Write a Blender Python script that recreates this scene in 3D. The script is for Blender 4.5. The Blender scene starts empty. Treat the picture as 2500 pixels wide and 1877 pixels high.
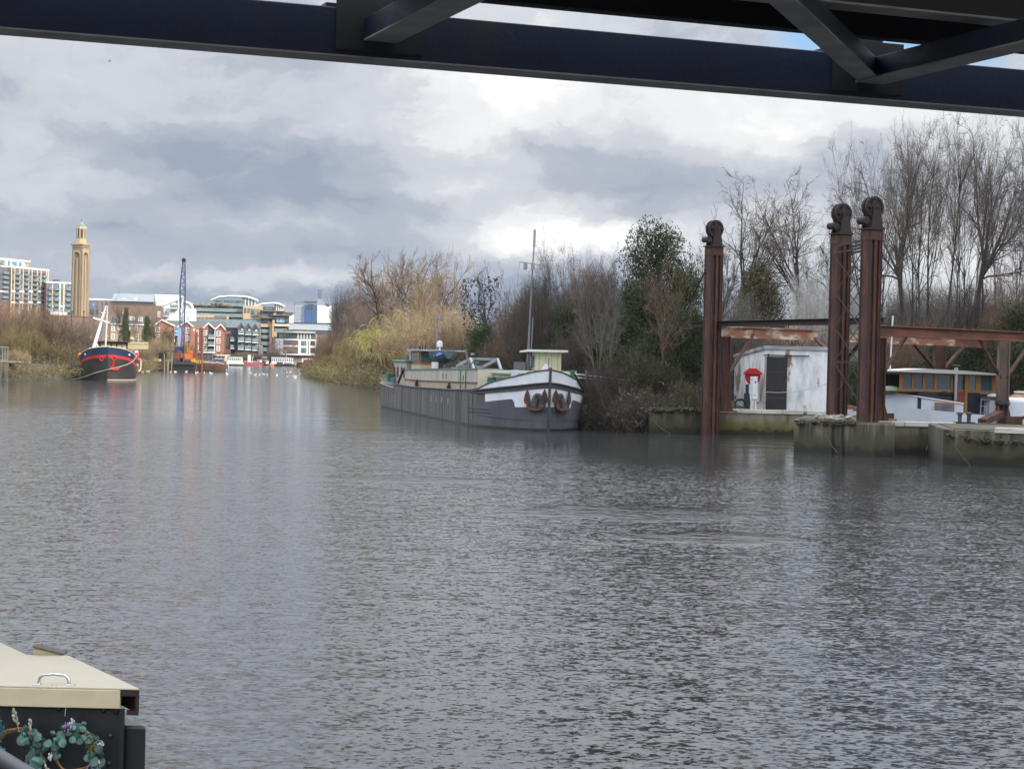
import bpy, math, random
import numpy as np
from mathutils import Vector, Matrix
R_ = math.radians
scene = bpy.context.scene
COL = scene.collection

# ---------------------------------------------------------------- camera
FPX, CU, CV, CAMZ = 4640.0, 1250.0, 938.5, 3.0
PITCH, ROLL = math.atan(59.5 / 4640), R_(1.3)
X0 = Vector((1, 0, 0)); U0 = Vector((0, math.sin(PITCH), math.cos(PITCH)))
FWD = Vector((0, math.cos(PITCH), -math.sin(PITCH)))
CR = math.cos(ROLL) * X0 + math.sin(ROLL) * U0
CUP = -math.sin(ROLL) * X0 + math.cos(ROLL) * U0
cam = bpy.data.cameras.new('camera'); camo = bpy.data.objects.new('camera', cam); COL.objects.link(camo)
m = Matrix.Identity(4)
for i in range(3):
    m[i][0] = CR[i]; m[i][1] = CUP[i]; m[i][2] = -FWD[i]
m[2][3] = CAMZ
camo.matrix_world = m
cam.sensor_fit = 'HORIZONTAL'; cam.sensor_width = 36; cam.lens = 36 * FPX / 2500
cam.clip_start = 0.1; cam.clip_end = 20000
scene.camera = camo

def ray(u, v):
    return FWD + (u - CU) / FPX * CR + (CV - v) / FPX * CUP
def P(u, v, Y):
    d = ray(u, v); return Vector((0, 0, CAMZ)) + d * (Y / d.y)
def G(u, v, z=0.0):
    d = ray(u, v); return Vector((0, 0, CAMZ)) + d * ((z - CAMZ) / d.z)
def X(u, Y): return P(u, 880, Y).x

# ---------------------------------------------------------------- sun, sky, exposure
SUN_AZ, SUN_EL = R_(128), R_(31)          # azimuth clockwise from the view direction (+Y)
sl = bpy.data.lights.new('sun', 'SUN'); sl.energy = 4.2; sl.angle = R_(0.6); sl.color = (1.0, 0.90, 0.76)
so = bpy.data.objects.new('sun', sl); COL.objects.link(so)
SD = Vector((math.sin(SUN_AZ) * math.cos(SUN_EL), math.cos(SUN_AZ) * math.cos(SUN_EL), math.sin(SUN_EL)))
so.rotation_euler = SD.to_track_quat('Z', 'Y').to_euler()
scene.view_settings.view_transform = 'Standard'; scene.view_settings.look = 'None'
scene.view_settings.exposure = 0.35; scene.view_settings.gamma = 1.0

world = bpy.data.worlds.new('World'); scene.world = world; world.use_nodes = True
def build_world():
    nt = world.node_tree; N = nt.nodes; L = nt.links
    for n in list(N): N.remove(n)
    out = N.new('ShaderNodeOutputWorld'); bg = N.new('ShaderNodeBackground'); bg.inputs['Strength'].default_value = 0.1
    L.new(bg.outputs[0], out.inputs[0])
    sky = N.new('ShaderNodeTexSky'); sky.sky_type = 'NISHITA'; sky.sun_disc = False
    sky.sun_elevation = SUN_EL; sky.sun_rotation = SUN_AZ; sky.air_density = 1.0; sky.dust_density = 0.6; sky.ozone_density = 1.5
    tc = N.new('ShaderNodeTexCoord')
    sep = N.new('ShaderNodeSeparateXYZ'); L.new(tc.outputs['Generated'], sep.inputs[0])
    def M(op, a, b=None, c=None, clamp=False):
        n = N.new('ShaderNodeMath'); n.operation = op; n.use_clamp = clamp
        for i, x in enumerate((a, b, c)):
            if x is None: continue
            if isinstance(x, (int, float)): n.inputs[i].default_value = x
            else: L.new(x, n.inputs[i])
        return n.outputs[0]
    az = M('MULTIPLY', M('ARCTAN2', sep.outputs[0], sep.outputs[1]), 4.64)
    el = M('MULTIPLY', M('ARCSINE', sep.outputs[2]), 4.64)
    comb = N.new('ShaderNodeCombineXYZ'); L.new(az, comb.inputs[0]); L.new(el, comb.inputs[1])
    def noise(scale, detail, rough, sx=1.0, sy=1.0, off=(0, 0, 0), dist=0.0, src=None):
        mp = N.new('ShaderNodeMapping'); mp.inputs['Scale'].default_value = (sx, sy, 1); mp.inputs['Location'].default_value = off
        L.new(src or comb.outputs[0], mp.inputs[0])
        n = N.new('ShaderNodeTexNoise'); n.inputs['Scale'].default_value = scale; n.inputs['Detail'].default_value = detail
        n.inputs['Roughness'].default_value = rough; n.inputs['Distortion'].default_value = dist
        L.new(mp.outputs[0], n.inputs[0]); return n
    # warped coordinates so the banks have ragged edges
    w1 = noise(2.6, 7, 0.60, 1, 1.7, (3, 1, 0)); w2 = noise(9.0, 5, 0.62, 1, 1.5, (7, 2, 4))
    def warp(k1, k2):
        a = N.new('ShaderNodeVectorMath'); a.operation = 'SUBTRACT'; L.new(w1.outputs['Color'], a.inputs[0]); a.inputs[1].default_value = (.5, .5, .5)
        b = N.new('ShaderNodeVectorMath'); b.operation = 'MULTIPLY'; L.new(a.outputs[0], b.inputs[0]); b.inputs[1].default_value = (k1, k1 * .6, 0)
        c = N.new('ShaderNodeVectorMath'); c.operation = 'SUBTRACT'; L.new(w2.outputs['Color'], c.inputs[0]); c.inputs[1].default_value = (.5, .5, .5)
        d = N.new('ShaderNodeVectorMath'); d.operation = 'MULTIPLY'; L.new(c.outputs[0], d.inputs[0]); d.inputs[1].default_value = (k2, k2 * .7, 0)
        e = N.new('ShaderNodeVectorMath'); e.operation = 'ADD'; L.new(b.outputs[0], e.inputs[0]); L.new(d.outputs[0], e.inputs[1])
        f = N.new('ShaderNodeVectorMath'); f.operation = 'ADD'; L.new(comb.outputs[0], f.inputs[0]); L.new(e.outputs[0], f.inputs[1])
        return f.outputs[0]
    wv = warp(0.32, 0.13)
    sp = N.new('ShaderNodeSeparateXYZ'); L.new(wv, sp.inputs[0]); WU, WV = sp.outputs[0], sp.outputs[1]
    # broad brightness of the cloud deck: general value + banks  (U, V, half-width, half-height, amount)
    banks = [(-0.95, 0.66, .55, .13, .10), (-0.30, 0.56, .50, .13, .05), (-0.80, 0.46, .60, .07, -.26), (-0.45, 0.365, .44, .045, -.32),
             (-1.22, 0.47, .10, .06, .24), (-1.02, 0.40, .26, .055, .20), (-0.66, 0.31, .20, .055, .12),
             (0.02, 0.70, .25, .10, .46), (-0.10, 0.50, .16, .12, .05), (0.55, 0.60, .42, .10, .34), (0.50, 0.44, .55, .05, -.18), (0.10, 0.53, .14, .05, -.22),
             (-0.08, 0.39, .17, .10, .34), (0.10, 0.33, .13, .09, .26), (0.12, 0.29, .24, .04, .34), (0.34, 0.26, .14, .05, .18), (-0.25, 0.40, .15, .06, .12),
             (0.10, 0.15, .46, .075, -.46), (0.30, 0.36, .16, .05, -.12), (-0.45, 0.235, .25, .040, -.20), (-1.0, 0.27, .25, .035, -.20), (-0.62, 0.185, .45, .035, .22),
             (-0.55, 0.125, .7, .03, -.34), (-0.4, 0.155, .18, .03, .14), (-0.75, 0.06, .8, .035, -.02), (-0.42, 0.08, .25, .02, .1),
             (0.95, 0.33, .45, .16, .22), (1.05, 0.60, .40, .14, .10), (0.82, 0.535, .08, .05, -.22), (0.62, 0.34, .10, .04, .14), (1.1, 0.16, .4, .1, .08)]
    acc = None
    for (bu, bv, ru, rv, am) in banks:
        a = M('DIVIDE', M('SUBTRACT', WU, bu), ru); b = M('DIVIDE', M('SUBTRACT', WV, bv), rv)
        q = M('ADD', M('MULTIPLY', a, a), M('MULTIPLY', b, b))
        g = M('MULTIPLY', M('POWER', 2.718, M('MULTIPLY', q, -0.9)), am)
        acc = g if acc is None else M('ADD', acc, g)
    n1 = noise(2.2, 8, 0.56, 1, 2.4, (1.3, 5.1, 0), .3, wv); n2 = noise(7.0, 8, 0.62, 1, 2.0, (4.3, 2.1, 2), .25, wv)
    bright = M('ADD', M('ADD', acc, 0.48), M('ADD', M('MULTIPLY', M('SUBTRACT', n1.outputs[0], .5), .62), M('MULTIPLY', M('SUBTRACT', n2.outputs[0], .5), .36)))
    # above the picture the deck stays light grey
    hi = M('MULTIPLY', M('SUBTRACT', el, 0.8, clamp=True), 0.06)
    bright = M('ADD', bright, hi, clamp=True)
    ramp = N.new('ShaderNodeValToRGB'); L.new(bright, ramp.inputs[0])
    cr = ramp.color_ramp; cr.interpolation = 'EASE'
    while len(cr.elements) > 1: cr.elements.remove(cr.elements[-1])
    stops = [(0.0, (.205, .252, .345)), (.20, (.255, .300, .385)), (.40, (.345, .380, .445)), (.60, (.490, .512, .552)), (.78, (.68, .688, .70)), (1.0, (.86, .85, .835))]
    cr.elements[0].position = 0; cr.elements[0].color = (*stops[0][1], 1)
    for p_, c_ in stops[1:]:
        e = cr.elements.new(p_); e.color = (*c_, 1)
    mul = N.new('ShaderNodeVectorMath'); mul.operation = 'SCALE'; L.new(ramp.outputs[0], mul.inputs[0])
    # the deck brightens towards the zenith, as overcast does
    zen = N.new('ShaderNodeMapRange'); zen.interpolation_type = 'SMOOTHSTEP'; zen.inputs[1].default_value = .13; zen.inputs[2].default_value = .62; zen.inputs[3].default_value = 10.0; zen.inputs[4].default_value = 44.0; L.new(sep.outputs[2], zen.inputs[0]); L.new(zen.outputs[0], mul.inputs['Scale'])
    # gaps of blue sky
    cov = noise(1.6, 6, 0.55, 1, 1.6, (9.3, 3.7, 1), .2)
    gapm = N.new('ShaderNodeMapRange'); gapm.inputs[1].default_value = .62; gapm.inputs[2].default_value = .74; L.new(cov.outputs[0], gapm.inputs[0])
    a = M('DIVIDE', M('SUBTRACT', WU, 0.90), .30); b = M('DIVIDE', M('SUBTRACT', WV, .80), .10)
    hole = M('MULTIPLY', M('SUBTRACT', 1.25, M('ADD', M('MULTIPLY', a, a), M('MULTIPLY', b, b)), clamp=True), 1.6, clamp=True)
    low = M('MULTIPLY', M('SUBTRACT', el, 0.95), 2.0, clamp=True)
    gap = M('MAXIMUM', M('MULTIPLY', gapm.outputs[0], low), hole, clamp=True)
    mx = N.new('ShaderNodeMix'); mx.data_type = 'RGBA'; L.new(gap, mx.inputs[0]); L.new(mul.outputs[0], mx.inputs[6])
    skb = N.new('ShaderNodeVectorMath'); skb.operation = 'MULTIPLY'; skb.inputs[1].default_value = (1.0, 1.15, 1.3); L.new(sky.outputs[0], skb.inputs[0])
    L.new(skb.outputs[0], mx.inputs[7]); L.new(mx.outputs[2], bg.inputs[0])
build_world()
world.cycles.sampling_method = 'MANUAL'; world.cycles.sample_map_resolution = 512

# ---------------------------------------------------------------- materials
MATS = {}
def pmat(name, c1, c2=None, scale=2.0, rough=.7, metal=0.0, streak=None, bump=0.0, bscale=None, c3=None, t3=(.62, .7), s3=None, detail=6, contrast=(.35, .65), island=0.0, spec=.5, wave=None):
    """Principled with the two colours mixed by object-space noise, a third in patches; island = brightness jitter per loose piece."""
    if name in MATS: return MATS[name]
    mt = bpy.data.materials.new(name); mt.use_nodes = True; MATS[name] = mt
    nt = mt.node_tree; N = nt.nodes; L = nt.links; b = N['Principled BSDF']
    b.inputs['Roughness'].default_value = rough; b.inputs['Metallic'].default_value = metal
    if 'Specular IOR Level' in b.inputs: b.inputs['Specular IOR Level'].default_value = spec
    b.inputs['Base Color'].default_value = (*c1, 1)
    col = None
    tc = N.new('ShaderNodeTexCoord')
    def nz(sc, st, det=detail, off=0.0):
        mp = N.new('ShaderNodeMapping'); mp.inputs['Scale'].default_value = st or (1, 1, 1); mp.inputs['Location'].default_value = (off, off * 1.7, off * .6)
        L.new(tc.outputs['Object'], mp.inputs[0])
        n = N.new('ShaderNodeTexNoise'); n.inputs['Scale'].default_value = sc; n.inputs['Detail'].default_value = det; n.inputs['Roughness'].default_value = .6
        L.new(mp.outputs[0], n.inputs[0]); return n
    def mix(fac, a, bb):
        mx = N.new('ShaderNodeMix'); mx.data_type = 'RGBA'
        L.new(fac, mx.inputs[0])
        for s, x in ((6, a), (7, bb)):
            if isinstance(x, tuple): mx.inputs[s].default_value = (*x, 1)
            else: L.new(x, mx.inputs[s])
        return mx.outputs[2]
    if c2 is not None:
        n = nz(scale, streak); mr = N.new('ShaderNodeMapRange'); mr.inputs[1].default_value = contrast[0]; mr.inputs[2].default_value = contrast[1]
        L.new(n.outputs[0], mr.inputs[0]); col = mix(mr.outputs[0], c1, c2)
    if c3 is not None:
        n = nz(s3 or scale * .8, streak, 8, 5.3); mr = N.new('ShaderNodeMapRange'); mr.inputs[1].default_value = t3[0]; mr.inputs[2].default_value = t3[1]
        L.new(n.outputs[0], mr.inputs[0]); col = mix(mr.outputs[0], col if col is not None else c1, c3)
    if wave:                                              # thin lines: (axis, scale, colour, width)
        wv = N.new('ShaderNodeTexWave'); wv.bands_direction = wave[0]; wv.inputs['Scale'].default_value = wave[1]; wv.inputs['Distortion'].default_value = 0
        L.new(tc.outputs['Object'], wv.inputs[0]); mr = N.new('ShaderNodeMapRange'); mr.inputs[1].default_value = 1 - wave[3]; mr.inputs[2].default_value = 1
        L.new(wv.outputs[0], mr.inputs[0]); col = mix(mr.outputs[0], col if col is not None else c1, wave[2])
    if island:
        g = N.new('ShaderNodeNewGeometry'); mr = N.new('ShaderNodeMapRange'); mr.inputs[3].default_value = 1 - island; mr.inputs[4].default_value = 1 + island
        L.new(g.outputs['Random Per Island'], mr.inputs[0])
        sc = N.new('ShaderNodeVectorMath'); sc.operation = 'SCALE'; L.new(mr.outputs[0], sc.inputs['Scale'])
        if col is not None: L.new(col, sc.inputs[0])
        else: sc.inputs[0].default_value = c1
        col = sc.outputs[0]
    if col is not None: L.new(col, b.inputs['Base Color'])
    if bump:
        n = nz(bscale or scale * 4, streak); bp = N.new('ShaderNodeBump'); bp.inputs['Strength'].default_value = bump; bp.inputs['Distance'].default_value = .03
        L.new(n.outputs[0], bp.inputs['Height']); L.new(bp.outputs[0], b.inputs['Normal'])
    return mt
def glass(name, c=(.05, .08, .09), rough=.08):
    """Window glass as it shows from outside by day: dark and glossy, with paler blinds and curtains behind some panes."""
    return pmat(name, c, (c[0] * 2.6, c[1] * 2.4, c[2] * 2.3), scale=.55, rough=rough, spec=.9, detail=2, contrast=(.45, .6))

# ---------------------------------------------------------------- mesh helpers
class MB:
    def __init__(s): s.v = []; s.f = []; s.mi = []; s.M = None; s.m = 0
    def add(s, vs, fs, m=None):
        o = len(s.v); mm = s.m if m is None else m
        for p in vs:
            p = Vector(p); s.v.append(tuple(s.M @ p) if s.M else tuple(p))
        for f in fs: s.f.append(tuple(i + o for i in f)); s.mi.append(mm)
        return s
    def box(s, x0, x1, y0, y1, z0, z1, m=None):
        return s.add([(x0, y0, z0), (x1, y0, z0), (x1, y1, z0), (x0, y1, z0), (x0, y0, z1), (x1, y0, z1), (x1, y1, z1), (x0, y1, z1)],
                     [(3, 2, 1, 0), (4, 5, 6, 7), (0, 1, 5, 4), (1, 2, 6, 5), (2, 3, 7, 6), (3, 0, 4, 7)], m)
    def bar(s, a, b, w, h, m=None, up=(0, 0, 1)):
        """box bar from a to b, w across, h along up"""
        a = Vector(a); b = Vector(b); d = (b - a).normalized(); u = Vector(up)
        sd = d.cross(u)
        if sd.length < 1e-4: sd = d.cross(Vector((0, 1, 0)))
        sd.normalize(); u = sd.cross(d).normalized(); q = []
        for p in (a, b):
            for sx, sz in ((-1, -1), (1, -1), (1, 1), (-1, 1)): q.append(p + sd * (w / 2 * sx) + u * (h / 2 * sz))
        return s.add(q, [(0, 1, 2, 3), (7, 6, 5, 4), (0, 4, 5, 1), (1, 5, 6, 2), (2, 6, 7, 3), (3, 7, 4, 0)], m)
    def tube(s, pts, r, n=6, m=None, caps=True):
        pts = [Vector(p) for p in pts]; k = len(pts); rr = r if isinstance(r, (list, tuple)) else [r] * k
        vs = []; ref = None
        for i, p in enumerate(pts):
            d = (pts[min(i + 1, k - 1)] - pts[max(i - 1, 0)]).normalized()
            if ref is None: ref = d.orthogonal().normalized()
            ref = (ref - d * ref.dot(d)).normalized(); o = d.cross(ref)
            for j in range(n):
                t = 2 * math.pi * j / n; vs.append(p + (ref * math.cos(t) + o * math.sin(t)) * rr[i])
        fs = [(i * n + j, i * n + (j + 1) % n, (i + 1) * n + (j + 1) % n, (i + 1) * n + j) for i in range(k - 1) for j in range(n)]
        if caps: fs += [tuple(range(n - 1, -1, -1)), tuple((k - 1) * n + j for j in range(n))]
        return s.add(vs, fs, m)
    def prism(s, poly, y0, y1, m=None, ax='xz'):
        """polygon in the x-z plane (or xy) pushed from y0 to y1 (or z0 to z1)"""
        n = len(poly)
        mk = (lambda p, y: (p[0], y, p[1])) if ax == 'xz' else ((lambda p, y: (p[0], p[1], y)) if ax == 'xy' else (lambda p, y: (y, p[0], p[1])))
        vs = [mk(p, y0) for p in poly] + [mk(p, y1) for p in poly]
        fs = [tuple(range(n)), tuple(range(2 * n - 1, n - 1, -1))] + [(i, i + n, (i + 1) % n + n, (i + 1) % n) for i in range(n)]
        return s.add(vs, fs, m)
    def lathe(s, prof, c, n=12, m=None, axis='z'):
        vs = []
        for r, h in prof:
            for j in range(n):
                t = 2 * math.pi * j / n; a, b = r * math.cos(t), r * math.sin(t)
                vs.append(Vector(c) + (Vector((a, b, h)) if axis == 'z' else Vector((a, h, b)) if axis == 'y' else Vector((h, a, b))))
        k = len(prof)
        fs = [(i * n + j, i * n + (j + 1) % n, (i + 1) * n + (j + 1) % n, (i + 1) * n + j) for i in range(k - 1) for j in range(n)]
        fs += [tuple(range(n - 1, -1, -1)), tuple((k - 1) * n + j for j in range(n))]
        return s.add(vs, fs, m)
    def ball(s, c, r, n=10, m=None):
        rx, ry, rz = r if isinstance(r, tuple) else (r, r, r); c = Vector(c); k = max(4, n // 2); vs = []
        for i in range(k + 1):
            a = math.pi * i / k
            for j in range(n):
                t = 2 * math.pi * j / n; vs.append(c + Vector((rx * math.sin(a) * math.cos(t), ry * math.sin(a) * math.sin(t), -rz * math.cos(a))))
        return s.add(vs, [(i * n + j, i * n + (j + 1) % n, (i + 1) * n + (j + 1) % n, (i + 1) * n + j) for i in range(k) for j in range(n)], m)
    def build(s, name, mats, parent=None, smooth=False, bevel=0.0, loc=None):
        me = bpy.data.meshes.new(name); me.from_pydata(s.v, [], s.f); me.validate(verbose=False)
        for mt in (mats if isinstance(mats, (list, tuple)) else [mats]): me.materials.append(mt)
        if len(me.polygons) == len(s.mi): me.polygons.foreach_set('material_index', s.mi)
        import bmesh
        bm = bmesh.new(); bm.from_mesh(me); bmesh.ops.recalc_face_normals(bm, faces=bm.faces); bm.to_mesh(me); bm.free()
        if smooth:
            me.polygons.foreach_set('use_smooth', [True] * len(me.polygons))
            if hasattr(me, 'set_sharp_from_angle'): me.set_sharp_from_angle(angle=R_(38))
        o = bpy.data.objects.new(name, me); COL.objects.link(o)
        if parent: o.parent = parent
        if loc: o.location = loc
        if bevel:
            bv = o.modifiers.new('bevel', 'BEVEL'); bv.width = bevel; bv.segments = 2; bv.limit_method = 'ANGLE'
        return o
def tag(o, label=None, cat=None, group=None, kind=None):
    if label: o['label'] = label
    if cat: o['category'] = cat
    if group: o['group'] = group
    if kind: o['kind'] = kind
    return o
def thing(name, label, cat, loc=(0, 0, 0), rz=0.0, group=None):
    o = bpy.data.objects.new(name, None); COL.objects.link(o); o.location = loc; o.rotation_euler = (0, 0, rz); o.empty_display_size = .3
    return tag(o, label, cat, group)
def copy_thing(o, parent=None):
    c = o.copy(); COL.objects.link(c)
    if parent: c.parent = parent
    for ch in o.children: copy_thing(ch, c)
    return c

# ---------------------------------------------------------------- water and land
RIP = (.88, .42, .010, .045)        # ripple slopes (fine, broad) and wave heights (short, long)
_b1, _b2 = G(1530, 1252), G(1725, 1312)
BOILS = ((_b1.x, _b1.y, 2.6, 1.9), (_b2.x, _b2.y, 1.7, 1.3), (_b1.x - 5, _b1.y + 9, 3.0, 1.2))
def water_mat():
    mt = bpy.data.materials.new('river_water'); mt.use_nodes = True
    nt = mt.node_tree; N = nt.nodes; L = nt.links; b = N['Principled BSDF']
    b.inputs['Base Color'].default_value = (.034, .036, .037, 1); b.inputs['Roughness'].default_value = .09; b.inputs['IOR'].default_value = 1.33
    tc = N.new('ShaderNodeTexCoord')
    def nz(scale, st, rot, det=3, off=0, rough=.55, dist=0.0):
        mp = N.new('ShaderNodeMapping'); mp.inputs['Scale'].default_value = st; mp.inputs['Rotation'].default_value = (0, 0, rot); mp.inputs['Location'].default_value = (off, off, off)
        L.new(tc.outputs['Object'], mp.inputs[0])
        n = N.new('ShaderNodeTexNoise'); n.inputs['Scale'].default_value = scale; n.inputs['Detail'].default_value = det; n.inputs['Roughness'].default_value = rough; n.inputs['Distortion'].default_value = dist
        L.new(mp.outputs[0], n.inputs[0]); return n.outputs[0]
    def M(op, a, bb=0.0):
        n = N.new('ShaderNodeMath'); n.operation = op
        for i, x in enumerate((a, bb)):
            if isinstance(x, (int, float)): n.inputs[i].default_value = x
            else: L.new(x, n.inputs[i])
        return n.outputs[0]
    mid = nz(3.2, (.55, 1.0, 1), -.25, 2, 3, .5, .3)
    big = nz(.35, (.7, 1.0, 1), .1, 2, 7)
    # wind patches: where the air is still the small ripples fade
    pat = nz(.055, (.55, 1.5, 1), .15, 4, 11, .6, .6)
    mr = N.new('ShaderNodeMapRange'); mr.inputs[1].default_value = .36; mr.inputs[2].default_value = .52; mr.inputs[3].default_value = .7; mr.inputs[4].default_value = 1.0; L.new(pat, mr.inputs[0])
    # lee of the wharf and the moored barge: calmer water along the right-hand bank
    sp = N.new('ShaderNodeSeparateXYZ'); L.new(tc.outputs['Object'], sp.inputs[0])
    lee = N.new('ShaderNodeMapRange'); lee.interpolation_type = 'SMOOTHSTEP'; lee.inputs[1].default_value = 36; lee.inputs[2].default_value = 62; lee.inputs[3].default_value = 1.0; lee.inputs[4].default_value = .13
    L.new(M('ADD', sp.outputs[1], M('MULTIPLY', M('ABSOLUTE', M('SUBTRACT', sp.outputs[0], 11)), -1.1)), lee.inputs[0])
    pat = M('MULTIPLY', mr.outputs[0], lee.outputs[0])
    # two upwelling boils where the surface is glassy and heaves in longer wavelets
    wob = nz(.5, (1, 1, 1), 0, 4, 2, .6, .5); boil = None
    for (bx, by, ra, rb) in BOILS:
        dx = M('DIVIDE', M('SUBTRACT', sp.outputs[0], bx), ra); dy = M('DIVIDE', M('SUBTRACT', sp.outputs[1], by), rb)
        q = M('ADD', M('ADD', M('MULTIPLY', dx, dx), M('MULTIPLY', dy, dy)), M('MULTIPLY', M('SUBTRACT', wob, .5), 3.2))
        mb = N.new('ShaderNodeMapRange'); mb.interpolation_type = 'SMOOTHSTEP'; mb.inputs[1].default_value = .4; mb.inputs[2].default_value = 1.3; mb.inputs[3].default_value = 1; mb.inputs[4].default_value = 0; L.new(q, mb.inputs[0])
        boil = mb.outputs[0] if boil is None else M('MAXIMUM', boil, mb.outputs[0])
    pat = M('MULTIPLY', pat, M('SUBTRACT', 1.0, M('MULTIPLY', boil, .93)))
    # small wind ripples given as slopes, so that they keep their roughness far away
    def slope(scale, st, rot, off, det=2):
        mp = N.new('ShaderNodeMapping'); mp.inputs['Scale'].default_value = st; mp.inputs['Rotation'].default_value = (0, 0, rot); mp.inputs['Location'].default_value = (off, off, off)
        L.new(tc.outputs['Object'], mp.inputs[0])
        n = N.new('ShaderNodeTexNoise'); n.inputs['Scale'].default_value = scale; n.inputs['Detail'].default_value = det; n.inputs['Roughness'].default_value = .55; n.inputs['Distortion'].default_value = .5
        L.new(mp.outputs[0], n.inputs[0])
        v = N.new('ShaderNodeVectorMath'); v.operation = 'SUBTRACT'; L.new(n.outputs['Color'], v.inputs[0]); v.inputs[1].default_value = (.5, .5, .5)
        return v.outputs[0]
    def vs(a, k):
        v = N.new('ShaderNodeVectorMath'); v.operation = 'MULTIPLY'; L.new(a, v.inputs[0]); v.inputs[1].default_value = (k * .7, k, 0); return v.outputs[0]
    def va(a, b_):
        v = N.new('ShaderNodeVectorMath'); v.operation = 'ADD'; L.new(a, v.inputs[0]); L.new(b_, v.inputs[1]); return v.outputs[0]
    sl_ = va(vs(slope(19.0, (.8, 1.0, 1), .35, 1), RIP[0]), vs(slope(6.0, (.65, 1.0, 1), -.2, 4), RIP[1]))
    sc_ = N.new('ShaderNodeVectorMath'); sc_.operation = 'SCALE'; L.new(sl_, sc_.inputs[0]); L.new(pat, sc_.inputs['Scale'])
    up = N.new('ShaderNodeVectorMath'); up.operation = 'ADD'; L.new(sc_.outputs[0], up.inputs[0]); up.inputs[1].default_value = (0, 0, 1)
    nm = N.new('ShaderNodeVectorMath'); nm.operation = 'NORMALIZE'; L.new(up.outputs[0], nm.inputs[0])
    h = M('ADD', M('MULTIPLY', nz(3.6, (.75, 1, 1), .3, 3, 9, .5, .8), M('MULTIPLY', boil, .06)), M('ADD', M('MULTIPLY', M('MULTIPLY', mid, pat), RIP[2]), M('MULTIPLY', big, RIP[3])))
    bp = N.new('ShaderNodeBump'); bp.inputs['Strength'].default_value = 1.0; bp.inputs['Distance'].default_value = 1.0
    L.new(h, bp.inputs['Height']); L.new(nm.outputs[0], bp.inputs['Normal']); L.new(bp.outputs[0], b.inputs['Normal'])
    return mt
w = MB(); w.add([(-2500, -60, 0), (2500, -60, 0), (2500, 9000, 0), (-2500, 9000, 0)], [(0, 1, 2, 3)])
tag(w.build('water', water_mat()), 'grey rippled river reaching from the foreground to the far bank', 'water', kind='structure')

EARTH = pmat('earth', (.075, .060, .040), (.045, .042, .025), .6, .95, bump=.4)
def land(name, label, pts, slope=2.5, top=1.6, mat=EARTH):
    """ground sheet: outline a little under the water, rising over `slope` metres to `top`"""
    n = len(pts); c = Vector((sum(p[0] for p in pts) / n, sum(p[1] for p in pts) / n))
    area = sum(pts[i][0] * pts[(i + 1) % n][1] - pts[(i + 1) % n][0] * pts[i][1] for i in range(n))
    if area < 0: pts = pts[::-1]
    b = MB(); inner = []
    for i in range(n):
        p0, p1, p2 = (Vector(pts[(i + k) % n]) for k in (-1, 0, 1))
        d = ((p1 - p0).normalized() + (p2 - p1).normalized()).normalized(); inner.append(p1 + Vector((-d.y, d.x)) * slope)
    b.add([(p[0], p[1], -.4) for p in pts] + [(p.x, p.y, top) for p in inner],
          [(i, (i + 1) % n, n + (i + 1) % n, n + i) for i in range(n)] + [tuple(range(n, 2 * n))])
    return tag(b.build(name, mat), label, 'ground', kind='structure')
land('left_bank', 'scrubby earth bank behind the red and black barge', [(-47.0, 178), (-45.0, 196), (-48, 215), (-57, 300), (-63, 345), (-90, 420), (-110, 560), (-700, 570), (-700, 178)], top=1.5)
land('island', 'wooded island bank behind the long grey barge', [(-34, 328), (-30, 290), (-20.5, 222), (-16, 205), (-5.5, 140), (3.5, 92), (5.4, 82.6), (7.0, 81.6), (9.0, 84.6), (120, 84.6), (260, 330)], slope=1.5, top=1.15)
land('far_bank', 'far riverbank carrying the waterside flats', [(-1500, 562), (-110, 562), (-78, 575), (-30, 640), (300, 700), (2500, 760), (2500, 9000), (-2500, 9000), (-2500, 575)], slope=3, top=2.2)
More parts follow.
